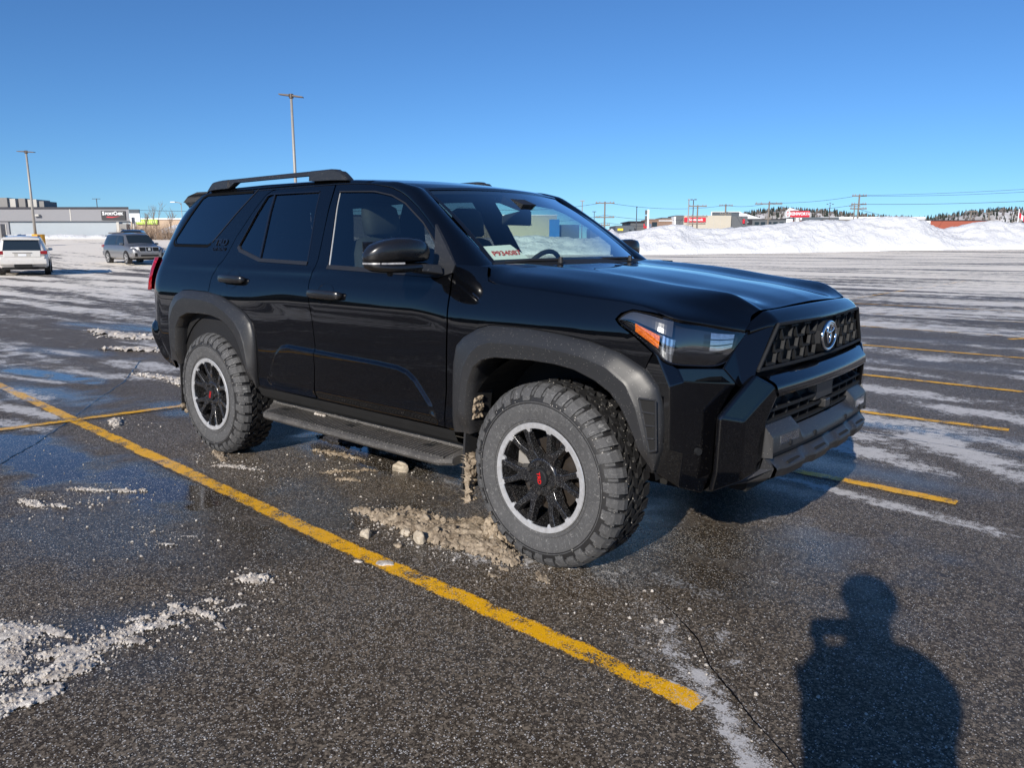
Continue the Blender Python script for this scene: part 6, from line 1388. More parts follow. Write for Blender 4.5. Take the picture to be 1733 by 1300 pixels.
# ================================================================== other parked vehicles
def cpaint(name, c, dirt=.3, metal=.0):
    m = N(name); ob = m.obj(); sx = m.n('SeparateXYZ', ins={0: ob}); f = m.noise(6, 5, .7, ob)
    k = m.math('MULTIPLY', m.ramp(sx.outputs[2], 1.15, .3), m.ramp(f, .2, .7)); m.set(color=m.mix(m.math('MULTIPLY', k, dirt * 2), c, (.42, .38, .33)), rough=m.ramp(k, 0, .7, .25, .6), metal=metal, coat=.6, coatr=.05); return m.m
M['whitepaint'] = cpaint('dusty_white_paint', (.72, .70, .66), .28); M['silverpaint'] = cpaint('salty_silver_paint', (.15, .16, .18), .34, .4); M['bluepaint'] = cpaint('dark_blue_paint', (.02, .03, .06), .2)
M['wheelalloy'] = simple('dirty_alloy', (.42, .41, .40), .45, .4)
def suv(name, label, paint, L=4.9, Wd=1.98, Ht=1.8, style='a', loc=(0, 0, 0), rz=0., group=None):
    """x forward; origin on the ground under the middle"""
    r0 = empty(name, loc, rz); tag(r0, label, 'car', group); hx = L / 2; hw = Wd / 2; k = Ht / 1.8
    # cross-sections: x, z bottom, z belt, z top, half width low, belt, top
    st = [(-hx, .52, .92, .94, .78, .84, .80), (-hx + .04, .42, 1.02, 1.10, .86, .90, .80), (-hx + .16, .36, 1.08, 1.52, .93, .93, .72), (-hx + .42, .34, 1.09, 1.74, .96, .96, .70), (-hx + 1.2, .32, 1.09, 1.80, .98, .98, .70), (-.2, .30, 1.08, 1.80, .98, .98, .70), (.55, .30, 1.07, 1.76, .98, .98, .68), (.80, .30, 1.07, 1.68, .98, .98, .68),
          (1.35, .31, 1.08, 1.18, .98, .97, .74), (1.55, .32, 1.05, 1.12, .98, .96, .74), (hx - .45, .34, .98, 1.06, .96, .94, .70), (hx - .14, .38, .90, .98, .90, .88, .66), (hx - .03, .42, .82, .84, .82, .80, .62), (hx, .50, .72, .74, .74, .72, .58)]
    S_ = np.array(st); S_[:, 1:4] *= k; S_[:, 4:] *= hw
    xs = np.r_[np.linspace(-hx, hx, 60)]; Q = np.stack([np.interp(xs, S_[:, 0], S_[:, j]) for j in range(7)], 1); P = []
    for q in Q:
        x, zb, zm, zt_, wl, wm, wt_ = q; half = [(x, 0, zb), (x, -wl * .9, zb), (x, -wl * .99, zb + .08), (x, -wl * 1.0, (zb + zm) * .5), (x, -wm, zm - .06), (x, -wm * .955, zm), (x, -(wm * .5 + wt_ * .5), zm + (zt_ - zm) * .5), (x, -wt_ * 1.02, zt_ - .05), (x, -wt_ * .9, zt_), (x, 0, zt_ + .03)]
        P.append(half + [(a, -b, c) for a, b, c in half[::-1][1:-1]])
    v = np.array(P).reshape(-1, 3); n = 18; fs = grid_faces(60, n, flip=False, close=True) + [tuple(range(n)), tuple(59 * n + j for j in range(n))[::-1]]
    body = mesh('body', v, fs, paint, r0, True); body.modifiers.new('e', 'EDGE_SPLIT').split_angle = R(38)
    ip = lambda x, j: float(np.interp(x, S_[:, 0], S_[:, j]))
    # side glass
    for s in (-1, 1):
        for (a, b, c, d) in ((-hx + .42, -hx + .62, -hx + 1.15, -hx + 1.15), (-hx + 1.22, -hx + 1.22, -.12, -.12), (-.04, -.04, .72, 1.18)):
            def gp(x, f): w_ = ip(x, 5) * .955; wt_ = (ip(x, 5) * .5 + ip(x, 6) * .5); zm, zt_ = ip(x, 2), ip(x, 3); y = w_ + (wt_ - w_) * f * 2 if f < .5 else wt_ + (ip(x, 6) * 1.02 - wt_) * (f - .5) * 2; return (x, s * (y + .008), zm + .02 + (zt_ - .07 - zm) * f)
            lo = [gp(x, .03) for x in np.linspace(a, d, 8)]; hi_ = []
            for x0, x1 in zip(np.linspace(a, d, 8), np.linspace(b, c, 8)): y_ = gp(min(x1, .80), .90); hi_.append((x1 if x1 < .80 else .80, y_[1], y_[2]))
            md = [tuple((np.array(p) + np.array(q)) / 2 + np.array([0, s * .018, 0])) for p, q in zip(lo, hi_)]
            grid_mesh('side_window', [[p, m_, q] for p, m_, q in zip(lo, md, hi_)], M['window_dark'], r0, smooth=False)
        # wheels over a flat dark patch painted in as arch shadow
        for wx in (-hx + 1.0, hx - .95):
            t = MB(); A = [(wx + .42 * math.cos(a), s * (hw * .985 + .004), .38 + .42 * math.sin(a)) for a in np.linspace(-.35, math.pi + .35, 20)]; t.add(A, [tuple(range(20))]); t.build('arch_shadow', M['dark'], r0)
            w = empty('wheel', (wx, s * (hw * .985 + .012), .36), 0, r0); t = MB(); t.tube([(0, -s * .0, 0), (0, -s * .24, 0)], .36, 28); ty_ = t.build('tyre', M['tread'], w, True); ty_.modifiers.new('e', 'EDGE_SPLIT').split_angle = R(40)
            t = MB(); t.tube([(0, s * .006, 0), (0, -s * .02, 0)], .25, 24); t.build('rim', M['wheelalloy'], w); t = MB()
            for kk in range(5): a = 2 * math.pi * (kk + .5) / 5; t.add([(.10 * math.cos(a + q_) * f_, s * .009, .10 * math.sin(a + q_) * f_) for q_, f_ in ((-.3, 1), (.3, 1), (.32, 2.2), (-.32, 2.2))], [(0, 1, 2, 3)])
            t.build('spoke_gap', M['dark'], w)
        t = MB(); t.hull8([(.98, s * hw * .93, 1.10 * k), (1.10, s * hw * .93, 1.10 * k), (1.10, s * hw * .93, 1.26 * k), (.98, s * hw * .93, 1.24 * k)], [(1.0, s * hw * 1.11, 1.13 * k), (1.08, s * hw * 1.11, 1.13 * k), (1.08, s * hw * 1.11, 1.23 * k), (1.0, s * hw * 1.11, 1.23 * k)]); bevel(t.build('wing_mirror', paint, r0), .02)
        t = MB(); t.box(-hx + .55, .6, s * .66 - .02, s * .66 + .02, 1.80 * k, 1.86 * k); t.build('roof_rail', M['darksteel'], r0)
    # windscreen
    grid_mesh('windscreen', [[(.84 + .50 * f, hw * u * (.655 + .06 * f), (1.68 - .49 * f) * k + .02 + .02 * (1 - u * u)) for u in np.linspace(-1, 1, 9)] for f in np.linspace(.05, 1, 6)], M['window_dark'], r0)
    # front: grille, lamps, bumper
    def fx(z): return float(np.interp(z, [.4, .5, .72, .84, .98, 1.06], [hx - .05, hx - .0, hx, hx - .02, hx - .10, hx - .30]))
    def fpatch(name, y0, y1, z0, z1, mat, o_=.012, nx=8):
        P_ = [[(fx(z * 1.0) + o_ - .10 * abs(y / hw) ** 3, y, z * k) for z in np.linspace(z0, z1, 4)] for y in np.linspace(y0, y1, nx)]; return grid_mesh(name, P_, mat, r0)
    t = MB(); t.hull8([(hx - .35, -hw * .80, .42 * k), (hx + .02, -hw * .66, .42 * k), (hx + .02, hw * .66, .42 * k), (hx - .35, hw * .80, .42 * k)], [(hx - .35, -hw * .86, .70 * k), (hx + .035, -hw * .70, .70 * k), (hx + .035, hw * .70, .70 * k), (hx - .35, hw * .86, .70 * k)]); bevel(t.build('front_bumper', paint, r0), .04, 3)
    t = MB(); t.hull8([(hx - .2, -hw * .60, .70 * k), (hx + .012, -hw * .52, .70 * k), (hx + .012, hw * .52, .70 * k), (hx - .2, hw * .60, .70 * k)], [(hx - .3, -hw * .62, 1.02 * k), (hx - .03, -hw * .56, 1.02 * k), (hx - .03, hw * .56, 1.02 * k), (hx - .3, hw * .62, 1.02 * k)]); gl_ = t.build('grille', M['wheelalloy'], r0)
    for y in (-.37, 0, .37): t = MB(); t.hull8([(hx + .0, y - .15, .76 * k), (hx + .022, y - .15, .76 * k), (hx + .022, y + .15, .76 * k), (hx + .0, y + .15, .76 * k)], [(hx - .04, y - .16, .98 * k), (hx - .012, y - .16, .98 * k), (hx - .012, y + .16, .98 * k), (hx - .04, y + .16, .98 * k)]); t.build('mesh_panel', M['grille'], gl_)
    t = MB(); t.box(hx + .012, hx + .03, -.07, .07, .80 * k, .94 * k); t.build('emblem', M['chrome'], gl_)
    for s in (-1, 1):
        t = MB(); t.hull8([(hx - .30, s * hw * .90, .84 * k), (hx - .02, s * hw * .58, .84 * k), (hx - .10, s * hw * .58, .98 * k), (hx - .34, s * hw * .90, .98 * k)], [(hx - .34, s * hw * .86, .86 * k), (hx - .10, s * hw * .56, .86 * k), (hx - .14, s * hw * .56, .96 * k), (hx - .36, s * hw * .86, .96 * k)]); t.build('headlamp', M['sign_white'], r0)
        t = MB(); t.box(hx - .12, hx + .03, s * hw * .74 - .06, s * hw * .74 + .06, .46 * k, .66 * k); t.build('fog_lamp', M['dark'], r0)
    t = MB(); t.box(hx + .0, hx + .045, -hw * .5, hw * .5, .46 * k, .56 * k); t.build('air_intake', M['dark'], r0)
    # rear: window, lamps, plate recess, bumper, exhaust gap
    t = MB(); t.hull8([(-hx - .0 + .06, -hw * .72, 1.14 * k), (-hx - .0 + .06, hw * .72, 1.14 * k), (-hx + .045, hw * .72, 1.14 * k), (-hx + .045, -hw * .72, 1.14 * k)], [(-hx + .19, -hw * .64, 1.58 * k), (-hx + .19, hw * .64, 1.58 * k), (-hx + .12, hw * .64, 1.60 * k), (-hx + .12, -hw * .64, 1.60 * k)]); bevel(t.build('rear_window', M['window_dark'], r0), .012)
    t = MB(); t.box(-hx - .02, -hx + .25, -hw * .70, hw * .70, .84 * k, 1.12 * k); bevel(t.build('tailgate', paint, r0), .03)
    t = MB(); t.box(-hx - .075, -hx + .3, -hw * .92, hw * .92, .50 * k, .76 * k); bevel(t.build('rear_bumper', paint, r0), .05, 3)
    t = MB(); t.box(-hx + .02, -hx + .35, -hw * .72, hw * .72, 1.62 * k, 1.70 * k); bevel(t.build('spoiler', paint, r0), .02)
    t = MB(); t.box(-hx - .03, -hx - .021, -.30, .30, .88 * k, 1.02 * k); t.build('plate_recess', M['unit_light'], r0); t = MB(); t.box(-hx - .045, -hx - .031, -.36, .36, 1.02 * k, 1.06 * k); t.build('handle_bar', M['galv'], r0); t = MB(); t.box(-hx - .036, -hx - .0305, -.155, .155, .89 * k, .99 * k); t.build('number_plate', M['sign_white'], r0)
    for s in (-1, 1):
        t = MB(); t.box(-hx - .022, -hx + .30, min(s * hw * .69, s * hw * .96), max(s * hw * .69, s * hw * .96), .97 * k, 1.13 * k); bevel(t.build('tail_lamp', M['redlens'], r0), .025)
    t = MB(); t.box(-hx - .08, -hx + .1, -.34, .34, .36 * k, .52 * k); t.build('hitch_recess', M['dark'], r0); t = MB(); t.box(-hx + .1, hx - .3, -hw * .8, hw * .8, .26, .40); t.build('underbody', M['dark'], r0)
    return r0
def head(u, v, deg):
    """heading in the lot frame: 0 = to the right, 90 = away from the camera"""
    return ANG + R(deg)
p = at_(-23.1, 36.3); suv('parked_car', 'white sport utility vehicle with dusty tailgate seen from behind', M['whitepaint'], 5.2, 2.02, 1.74, loc=p, rz=head(0, 0, 90 + 30), group='parked cars on the left of the lot')
p = at_(-22.9, 46.3); suv('parked_car', 'salty silver sport utility vehicle facing the black car', M['silverpaint'], 4.95, 1.99, 1.80, loc=p, rz=head(0, 0, -90 + 46), group='parked cars on the left of the lot')
p = at_(-28.9, 58.5); suv('parked_car', 'dark blue car mostly hidden behind the silver one', M['bluepaint'], 4.9, 1.95, 1.72, loc=p, rz=head(0, 0, -90 + 20), group='parked cars on the left of the lot')
p = at_(-31.6, 42.0); suv('parked_car', 'dark blue car at the left edge, beyond the white one', M['bluepaint'], 4.8, 1.9, 1.70, loc=p, rz=head(0, 0, 100), group='parked cars on the left of the lot')
# ================================================================== slush, ice lumps
def slush_mat(name, c1, c2, wet=.5):
    m = N(name); P_ = m.obj(); f = m.noise(16, 6, .75, P_); f2 = m.noise(160, 4, .75, P_)
    m.set(color=m.mix(m.ramp(m.math('ADD', m.math('MULTIPLY', f, .6), m.math('MULTIPLY', f2, .4)), .36, .62), c2, c1), rough=m.ramp(f2, .3, .7, .35, .75), spec=.5); m.bump(m.math('ADD', f2, m.noise(300, 2, .6, P_)), .7, .004)
    m.p.inputs['Subsurface Weight'].default_value = .0; return m.m
M['slush'] = slush_mat('grey_white_slush', (.82, .77, .70), (.20, .155, .115)); M['slushb'] = slush_mat('brown_slush', (.50, .41, .30), (.085, .055, .03)); M['ice'] = slush_mat('dirty_ice', (.60, .53, .42), (.30, .24, .17)); M['slushd'] = slush_mat('dark_wet_slush', (.05, .05, .06), (.015, .015, .02))
def slush(blobs, h, label, mat='slush', seed=0, res=.0065, thr=.42, lump=30., name='slush', cover=1.):
    """blobs: (x, y, rx, ry, angle, strength)"""
    B = np.array([(b[0], b[1], max(b[2], b[3])) for b in blobs]); x0, x1 = (B[:, 0] - B[:, 2] * 1.3).min(), (B[:, 0] + B[:, 2] * 1.3).max(); y0, y1 = (B[:, 1] - B[:, 2] * 1.3).min(), (B[:, 1] + B[:, 2] * 1.3).max()
    X, Y = np.meshgrid(np.arange(x0, x1, res), np.arange(y0, y1, res), indexing='ij'); mk = np.zeros_like(X)
    for (cx, cy, rx_, ry_, an, st) in blobs:
        c, s = math.cos(R(an)), math.sin(R(an)); a = ((X - cx) * c + (Y - cy) * s) / rx_; b = (-(X - cx) * s + (Y - cy) * c) / ry_; mk = np.maximum(mk, st * np.clip(1.25 - np.hypot(a, b), 0, 1))
    n1 = fbm(X * 9, Y * 9, 5, seed, .6); n2 = fbm(X * lump, Y * lump, 4, seed + 5, .6); cell = np.abs(vnoise(X * lump * 1.6, Y * lump * 1.6, seed + 8) - .5) * 2
    f = mk * (.45 + 1.1 * n1) * (.6 + .8 * n2); n3 = fbm(X * 70, Y * 70, 3, seed + 12, .6); f = f * (.72 + .56 * n3); e = np.clip((f - thr) / .45, 0, 1)
    e = e * smoothstep(.22, .60, fbm(X * 16, Y * 16, 4, seed + 30, .65) + .35 * mk); Z = h * .8 * (e ** .6) * (.30 + .8 * n2 + .5 * n1 + .5 * n3 - .45 * cell * e) + .0012; Z[f < thr] = -.004
    inc = f > thr - .03; n_, m_ = X.shape; idx = -np.ones(X.shape, int); q = inc[:-1, :-1] & inc[1:, :-1] & inc[1:, 1:] & inc[:-1, 1:]
    use = np.zeros_like(inc); use[:-1, :-1] |= q; use[1:, :-1] |= q; use[1:, 1:] |= q; use[:-1, 1:] |= q; idx[use] = np.arange(use.sum())
    jx = X + (vnoise(X * 60, Y * 60, seed + 2) - .5) * res * .8; jy = Y + (vnoise(X * 60, Y * 60, seed + 4) - .5) * res * .8
    V_ = np.stack([jx[use], jy[use], Z[use]], 1); ii, jj = np.nonzero(q); F_ = np.stack([idx[ii, jj], idx[ii + 1, jj], idx[ii + 1, jj + 1], idx[ii, jj + 1]], 1)
    me = bpy.data.meshes.new(name); me.vertices.add(len(V_)); me.vertices.foreach_set('co', V_.ravel()); me.loops.add(F_.size); me.loops.foreach_set('vertex_index', F_.ravel()); me.polygons.add(len(F_)); me.polygons.foreach_set('loop_start', np.arange(0, F_.size, 4)); me.update(calc_edges=True)
    o = link(name, me, M[mat], None, False)
    # loose granules broken from the crust, joined into the same mass
    rg = np.random.RandomState(seed + 50); cand = np.argwhere(f > thr - .16); bmx = bmesh.new(); bmx.from_mesh(me)
    dens = int(min(900, 8000 * (q.sum() * res * res))) if res < .01 else 300
    ico = bmesh.new(); bmesh.ops.create_icosphere(ico, subdivisions=1, radius=1); iv = np.array([v.co[:] for v in ico.verts]); ifc = [[v.index for v in fc.verts] for fc in ico.faces]; ico.free()
    if len(cand):
        for c_ in cand[rg.randint(0, len(cand), dens)]:
            xx, yy, fv = X[tuple(c_)], Y[tuple(c_)], f[tuple(c_)]; r_ = min(h * .75, .0012 + rg.exponential(.0021) * (1 + res / .0065 * .4) * (1.3 if fv > thr else .7)); zz = max(0, Z[tuple(c_)]) + r_ * .1
            P_ = iv * (1 + rg.uniform(-.28, .28, (len(iv), 1))) * [r_ * rg.uniform(.8, 1.5), r_ * rg.uniform(.8, 1.5), r_ * rg.uniform(.6, 1.1)] + [xx, yy, zz]
            vs = [bmx.verts.new(p) for p in P_]
            for fc in ifc: bmx.faces.new([vs[i] for i in fc])
    bmx.to_mesh(me); bmx.free(); tag(o, label, 'slush', kind='stuff'); return o
slush([(2.24, -2.80, .15, .07, 80, 1.05), (2.16, -2.64, .13, .06, 70, 1.0), (2.08, -2.52, .14, .055, 100, 1.05), (2.05, -2.38, .10, .05, 95, .95), (2.02, -2.60, .10, .04, 60, .9)], .011, 'ragged streak of dirty half melted snow in the near left corner', 'slush', 1)
slush([(1.72, -2.66, .18, .07, 20, 1.0), (1.90, -2.72, .16, .06, -10, .95), (1.98, -2.84, .12, .05, 30, .9), (1.84, -2.56, .12, .03, 10, .85)], .008, 'thin icy remnant of snow at the left edge', 'slush', 21)
slush([(2.10, -2.28, .10, .035, 60, .95), (2.04, -2.20, .08, .03, 100, .9), (2.14, -2.40, .06, .03, 40, .9), (1.98, -2.32, .07, .025, 50, .85)], .010, 'crumbled trail of dirty snow leading away from the near left corner', 'slush', 22)
slush([(2.01, -1.83, .085, .05, 40, 1.1), (1.98, -1.87, .05, .03, 0, .9)], .016, 'compact patch of white slush left of the yellow line', 'slush', 2)
slush([(2.15, -2.13, .12, .022, 12, 1.05), (2.06, -2.06, .08, .02, 50, .9), (1.99, -2.17, .05, .025, 0, .95), (2.28, -2.14, .05, .02, 0, .85), (2.18, -2.02, .05, .018, 70, .85)], .011, 'broken line of slush lumps below the compact patch', 'slush', 3)
slush([(.20, -2.12, .17, .045, 8, 1.0), (.36, -2.04, .10, .03, 20, .9)], .011, 'slush patch nearest the left edge beyond the puddle', 'slush', 4)
slush([(.20, -1.82, .16, .030, 30, 1.0), (.36, -1.70, .12, .025, 30, .95), (.45, -1.62, .05, .025, 0, .85)], .011, 'narrow slush strip behind the left patch', 'slush', 5)
slush([(1.35, -1.90, .07, .016, 35, 1.0), (1.33, -1.79, .06, .012, 40, .95)], .006, 'thin sliver of slush midway to the compact patch', 'slush', 6)
slush([(2.12, -.93, .38, .17, -6, 1.0), (2.42, -.86, .30, .20, -20, 1.05), (1.90, -.98, .22, .10, 10, .95), (2.62, -.93, .22, .10, -35, .9), (1.72, -1.02, .14, .05, 10, .8)], .036, 'heap of brown slush in front of the front tyre', 'slushb', 7, lump=20.)
slush([(2.50, -.78, .14, .10, 0, 1.25), (2.42, -.70, .10, .10, 0, 1.2)], .085, 'taller lump of brown slush packed against the front tyre', 'slushb', 8, lump=24.)
slush([(-1.42, -1.02, .16, .05, -20, 1.05)], .020, 'small slush patch by the crossing of the yellow lines', 'slush', 9)
slush([(.38, -1.04, .14, .03, 35, 1.0), (.52, -1.0, .10, .018, 30, .9)], .010, 'two slivers of slush below the rear tyre', 'slush', 10)
slush([(.10, -.96, .18, .035, -15, 1.0)], .012, 'brown slush crumbs at the foot of the rear tyre', 'slushb', 11)
slush([(.72, -.42, .30, .030, 8, 1.0), (1.05, -.62, .20, .03, 50, 1.0), (1.20, -.72, .10, .03, 30, .9)], .016, 'brown slush trail under the running board', 'slushb', 12)
slush([(.42, -.14, .28, .10, 10, 1.1), (.72, .02, .25, .08, 20, 1.0)], .022, 'dark wet slush standing in the puddle under the car', 'slushd', 13)
slush([(-7.6, 3.2, 1.6, .35, 12, .8), (-6.9, 1.7, 1.2, .35, 30, .85), (-7.8, 1.5, 1.0, .25, 0, .8), (-5.5, 1.0, .9, .22, 30, .8)], .05, 'scattered crust of old snow behind the black car', 'slush', 14, res=.035, lump=7.)
slush([(-3.2, .2, .7, .12, 12, .8), (-2.6, .15, .5, .10, 0, .8)], .02, 'thin snow crust near the rear bumper', 'slush', 15, res=.02, lump=12.)
slush([(2.93, -1.02, .07, .03, -30, .9), (2.76, -1.14, .05, .02, 0, .9)], .006, 'small damp slush smear between the line and the tyre', 'slushb', 16)
def ice(x, y, sx_, sy_, sz_, seed, label, rz=0., name='ice_lump', z=None, mat='ice', cat='ice lump', sharp=.35):
    bm = bmesh.new(); bmesh.ops.create_icosphere(bm, subdivisions=3, radius=1)
    for v in bm.verts:
        c = v.co.copy(); n = noise.noise(c * 1.1 + Vector((seed * 3.1, 0, 0))) * sharp * 1.6 + noise.noise(c * 3.2 + Vector((0, seed, 0))) * .12; v.co = c * (1 + n); v.co = Vector((v.co.x * sx_, v.co.y * sy_, max(v.co.z, -.55) * sz_))
    me = bpy.data.meshes.new(name); bm.to_mesh(me); bm.free(); o = link(name, me, M[mat], None, True, loc=(x, y, sz_ * .5 if z is None else z)); o.rotation_euler = (0, 0, R(rz)); tag(o, label, cat, 'lumps of dirty ice round the slush heap'); o.modifiers.new('e', 'EDGE_SPLIT').split_angle = R(22); return o
ice(1.985, -1.215, .030, .024, .026, 1, 'rounded tan ice lump left of the slush heap, just above the yellow line')
ice(2.235, -1.09, .024, .034, .038, 2, 'tall upright ice shard at the lower edge of the slush heap', 70)
ice(2.12, -1.07, .030, .020, .020, 3, 'flat pale ice lump left of the upright shard')
ice(2.15, -1.00, .026, .024, .022, 4, 'rounded ice lump set behind the upright shard')
ice(1.285, -.385, .048, .036, .040, 5, 'single fist sized ice lump lying under the running board', 20)
ice(2.52, -.86, .030, .030, .030, 6, 'tawny ice lump close to the front tyre')
ice(2.44, -.92, .020, .022, .022, 7, 'small orange tinted ice lump before the front tyre')
ice(2.31, -1.37, .040, .026, .008, 8, 'grey slab of ice lying across the yellow line', 30, mat='slush')
ice(2.20, -1.43, .022, .014, .006, 9, 'thin ice flake beside the slab on the yellow line', 10, mat='slush')
ice(2.20, -1.20, .022, .016, .012, 10, 'brown ice crumb between the slab and the shard', 10, mat='slushb')
# loose crumbs
rng = random.Random(9); t = MB()
def crumb(t, x, y, r):
    base = len(t.v); n = 5
    for z, f in ((0, 1.0), (r * .7, .75)):
        for a in range(n): an = 2 * math.pi * a / n + rng.random(); q = r * f * rng.uniform(.6, 1.2); t.v.append((x + q * math.cos(an), y + q * math.sin(an), z + .0005))
    t.v.append((x, y, r * rng.uniform(.9, 1.2)))
    for a in range(n): t.f.append((base + a, base + (a + 1) % n, base + n + (a + 1) % n, base + n + a)); t.f.append((base + n + a, base + n + (a + 1) % n, base + 2 * n)); t.m += [0, 0]
for (cx, cy, sx_, sy_, k) in ((2.08, -2.55, .12, .30, 520), (1.85, -2.65, .2, .12, 200), (2.2, -.98, .45, .22, 520), (2.05, -1.85, .2, .15, 110), (2.15, -2.15, .25, .12, 150), (.3, -1.9, .4, .3, 160), (.4, -1.0, .5, .15, 140), (-1.4, -1.0, .4, .2, 80), (1.3, -1.85, .3, .2, 60), (1.0, -.55, .6, .2, 120), (3.6, -1.1, .5, .25, 120)):
    for _ in range(k): crumb(t, rng.gauss(cx, sx_ * .6), rng.gauss(cy, sy_ * .6), min(.010, .0022 + rng.expovariate(1 / .0018)))
for _ in range(900): crumb(t, rng.uniform(-1.5, 5), rng.uniform(-3, -.9), .0014 + rng.expovariate(1 / .0011))
o = t.build('ice_crumbs', M['slush'], None, False); tag(o, 'countless small ice crumbs scattered over the wet asphalt', 'crumbs', kind='stuff')
# snow caked on the car: behind the front wheel, on the flaps and the running board
def caked(pts, r, seed, name, label, mat='slushb', flat_=1.):
    bm = bmesh.new(); 
    for i, (x, y, z, q) in enumerate(pts):
        mt = Matrix.Translation((x, y, z)) @ Matrix.Diagonal((q, q * flat_, q, 1)); bmesh.ops.create_icosphere(bm, subdivisions=3, radius=1, matrix=mt)
    for v in bm.verts: v.co += Vector((noise.noise(v.co * 30 + Vector((seed, 0, 0))), noise.noise(v.co * 30 + Vector((0, seed, 0))), noise.noise(v.co * 30 + Vector((0, 0, seed))))) * r * .9 + Vector((noise.noise(v.co * 90), noise.noise(v.co * 90 + Vector((3, 0, 0))), noise.noise(v.co * 90 + Vector((0, 5, 0))))) * r * .35
    me = bpy.data.meshes.new(name); bm.to_mesh(me); bm.free(); o = link(name, me, M[mat], None, True); tag(o, label, 'caked snow', kind='stuff'); return o
rg = random.Random(3)
def slab(name, x, y0, y1, z0, z1, th, seed, label, nx_=46, nz_=130):
    P = []
    for i in range(nx_):
        row = []
        for j in range(nz_):
            y, z = y0 + (y1 - y0) * i / (nx_ - 1), z0 + (z1 - z0) * j / (nz_ - 1); a = i / (nx_ - 1); b_ = j / (nz_ - 1)
            n1 = float(fbm(np.array(y * 14.), np.array(z * 14.), 4, seed, .6)); n2 = float(fbm(np.array(y * 60.), np.array(z * 60.), 4, seed + 3, .6)); ed = min(1, 5 * a * (1 - a) * 1.3, 7 * b_ * (1 - b_) * 1.6 + .05)
            m_ = max(0, ed ** .5 * (.05 + 1.15 * n1 + .35 * n2) - .50); row.append((x + th * min(1, m_ * 2.2) * (.5 + 1.0 * n2) - (.03 if m_ <= 0 else 0), y + (n2 - .5) * .012, z + (n1 - .5) * .02))
        P.append(row)
    G_ = [f for f in grid_faces(nx_, nz_) if sum(P[q // nz_][q % nz_][0] < x - .02 for q in f) < 2]
    o = mesh(name, np.array(P).reshape(-1, 3), G_, M['slushb'], None, True); tag(o, label, 'caked snow', kind='stuff'); return o
slab('caked_snow', 2.395, -.950, -.855, .18, .44, .028, 3, 'brown snow caked on the mud flap behind the front tyre', 34, 84)
slab('caked_snow', 2.425, -.93, -.84, .60, .72, .022, 8, 'brown snow stuck high in the front wheel arch', 30, 36)
caked([(-.44 + rg.uniform(-.01, .01), -.90 + rg.uniform(-.03, .03), .225 + k * .022, .018) for k in range(4)], .014, 3, 'caked_snow', 'snow crumbs caked on the rear mud flap')
def ledge(x0, x1, y, z, label, w=.010, seed=0, mat='slush'):
    rg = random.Random(seed); caked([(x, y + rg.uniform(-.006, .006), z, w * rg.uniform(.4, 1.2)) for x in np.arange(x0, x1, w * .9)], w * .5, seed, 'caked_snow', label, mat, 1.3)
ledge(1.10, 1.42, -.772, .428, 'white strip of snow left on the running board', .013, 4); ledge(1.80, 2.05, -.775, .428, 'short strip of snow at the front end of the running board', .008, 5); ledge(1.0, 1.1, -.80, .402, 'snow crumbs on the tread of the running board', .009, 6); ledge(.62, .98, -.768, .430, 'thin snow crumbs along the rear of the running board', .005, 7)

# ================================================================== the photographer behind the camera
def skinned(name, verts, edges, radii, mat, parent=None, sub=2, root=0):
    me = bpy.data.meshes.new(name); me.from_pydata(verts, edges, []); o = bpy.data.objects.new(name, me); COL.objects.link(o)
    sk_ = o.modifiers.new('skin', 'SKIN'); o.modifiers.new('sub', 'SUBSURF').levels = sub; o.modifiers['sub'].render_levels = sub
    if not me.skin_vertices: bpy.context.view_layer.objects.active = o
    for i, r in enumerate(radii):
        me.skin_vertices[0].data[i].radius = r if isinstance(r, tuple) else (r, r); me.skin_vertices[0].data[i].use_root = (i == root)
    dg = bpy.context.evaluated_depsgraph_get(); m2 = bpy.data.meshes.new_from_object(o.evaluated_get(dg)); bpy.data.objects.remove(o); return link(name, m2, mat, parent, True)
M['coat'] = simple('dark_winter_coat', (.02, .024, .035), .85); M['skin'] = simple('skin', (.45, .28, .20), .55); M['jeans'] = simple('dark_trousers', (.03, .035, .05), .9); M['knit'] = simple('dark_knit_cap', (.02, .02, .02), .95)
PX = empty('person', (5.062, -3.668, 0), YAW); tag(PX, 'person in a bulky dark winter coat and cap holding up a phone', 'person')   # local x: towards the car
class SK:
    def __init__(s): s.v = []; s.e = []; s.r = []
    def a(s, p, r, par=None): s.v.append(p); s.r.append(r); i = len(s.v) - 1; s.e += [(par, i)] if par is not None else []; return i
b = SK(); hip = b.a((0, 0, .98), (.19, .15)); 
ch = b.a((0, 0, 1.20), (.21, .15), hip); ch2 = b.a((.02, 0, 1.38), (.20, .13), ch); nk = b.a((.03, 0, 1.52), .065, ch2); hd0 = b.a((.045, 0, 1.60), .085, nk); hd = b.a((.06, 0, 1.69), (.095, .105), hd0); b.a((.05, 0, 1.745), .075, hd)
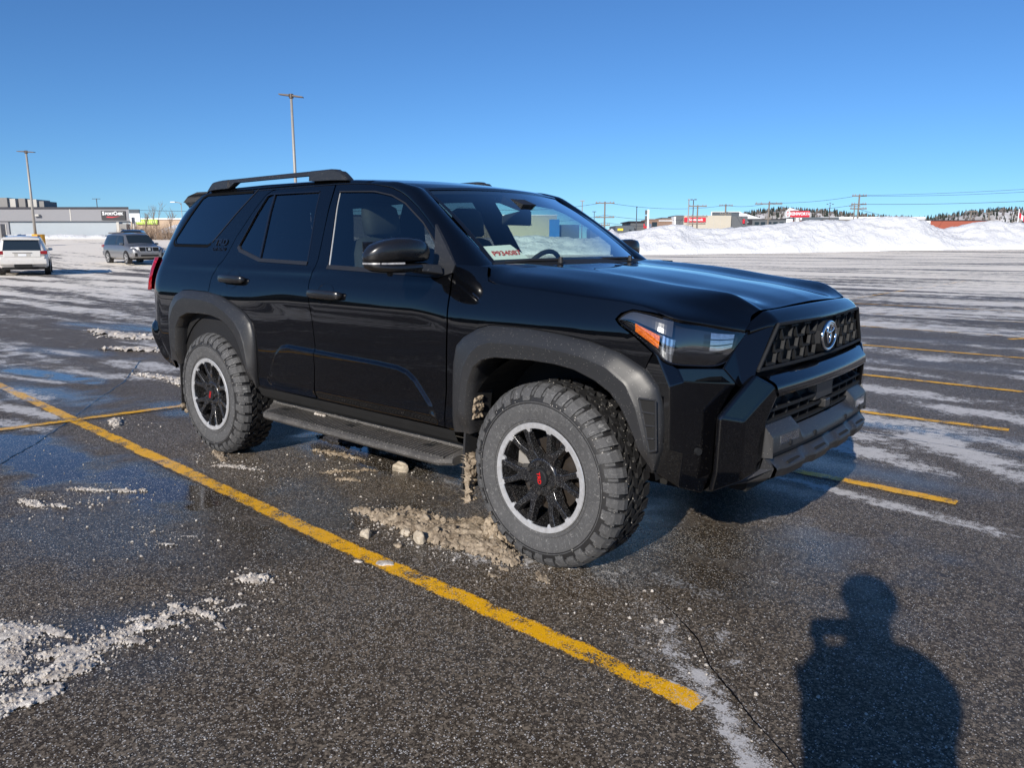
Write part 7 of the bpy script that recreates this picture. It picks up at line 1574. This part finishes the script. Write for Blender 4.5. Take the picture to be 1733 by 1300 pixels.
for s in (-1, 1):
    th = b.a((0, s * .12, .86), .115, hip); kn = b.a((.02, s * .13, .50), .075, th); an = b.a((0, s * .13, .12), .055, kn); b.a((.04, s * .135, .05), .05, an); b.a((.17, s * .15, .04), .04, len(b.v) - 1)
    sh = b.a((.0, s * .17, 1.39), .075, ch2); el = b.a((.12, s * (.10 if s > 0 else .19), 1.14), .052, sh); wr = b.a((.315, s * .05, 1.345), .032, el); pm = b.a((.335, s * .075, 1.390), (.034, .018), wr)
    for k, (dy, dz) in enumerate(((-.020, .030), (-.026, .012), (-.028, -.006), (-.026, -.022))):
        f0 = b.a((.332, s * .070, 1.408 + dz * .9), .0095, pm); f1 = b.a((.322, s * (.060 + dy * .1), 1.415 + dz), .0085, f0); b.a((.312, s * (.050 + dy * .3), 1.416 + dz), .0075, f1)
    t0 = b.a((.325, s * .090, 1.43), .0105, pm); b.a((.318, s * .070, 1.452), .009, t0)
body = skinned('body', b.v, b.e, b.r, M['skin'], PX)
cb = SK(); hip = cb.a((0, 0, .90), (.25, .21)); w_ = cb.a((0, 0, 1.10), (.265, .22), hip); c_ = cb.a((.01, 0, 1.28), (.235, .19), w_); c2_ = cb.a((.015, 0, 1.40), (.17, .14), c_); cb.a((.02, 0, 1.515), .095, c2_)
for s in (-1, 1):
    sh = cb.a((0, s * .17, 1.385), .10, c2_); el = cb.a((.12, s * (.10 if s > 0 else .19), 1.14), .075, sh); cb.a((.29, s * (.035 if s > 0 else .08), 1.31), .046, el)
skinned('coat', cb.v, cb.e, cb.r, M['coat'], PX)
tb_ = SK(); h_ = tb_.a((0, 0, .90), (.20, .17))
for s in (-1, 1): th = tb_.a((0, s * .12, .80), .13, h_); kn = tb_.a((.02, s * .13, .50), .095, th); tb_.a((0, s * .13, .10), .08, kn)
skinned('trousers', tb_.v, tb_.e, tb_.r, M['jeans'], PX)
for s in (-1, 1): t = MB(); t.hull8([(-.09, s * .14 - .055, 0), (.22, s * .14 - .05, 0), (.22, s * .14 + .05, 0), (-.09, s * .14 + .055, 0)], [(-.07, s * .14 - .045, .12), (.14, s * .14 - .04, .09), (.14, s * .14 + .04, .09), (-.07, s * .14 + .045, .12)]); bevel(t.build('boot', M['dark'], PX), .02, 3)
bm = bmesh.new(); bmesh.ops.create_uvsphere(bm, u_segments=24, v_segments=14, radius=1)
for v in bm.verts: v.co = Vector((v.co.x * .120 + .045, v.co.y * .108, max(v.co.z, -.35) * .105 + 1.695))
me = bpy.data.meshes.new('cap'); bm.to_mesh(me); bm.free(); link('cap', me, M['knit'], PX, True)
t = MB(); t.tube([(.155, 0, 1.665), (.178, 0, 1.645), (.160, 0, 1.635)], [.010, .016, .012], 8); t.build('nose', M['skin'], PX, True)
for s in (-1, 1):
    bm = bmesh.new(); bmesh.ops.create_uvsphere(bm, u_segments=12, v_segments=8, radius=.011); me = bpy.data.meshes.new('eye'); bm.to_mesh(me); bm.free(); link('eye', me, M['sign_white'], PX, True, loc=(.142, s * .034, 1.685))
ph = empty('phone', CAM - FW * .030 + Vector((0, 0, -.002)), YAW); tag(ph, 'dark phone held up level in both hands', 'phone')
t = MB(); t.box(-.004, .004, -.080, .080, -.039, .039); bevel(t.build('case', M['lampblack'], ph), .003, 2); t = MB(); t.box(-.0055, -.0042, -.074, .074, -.035, .035); t.build('screen', M['window_dark'], ph)
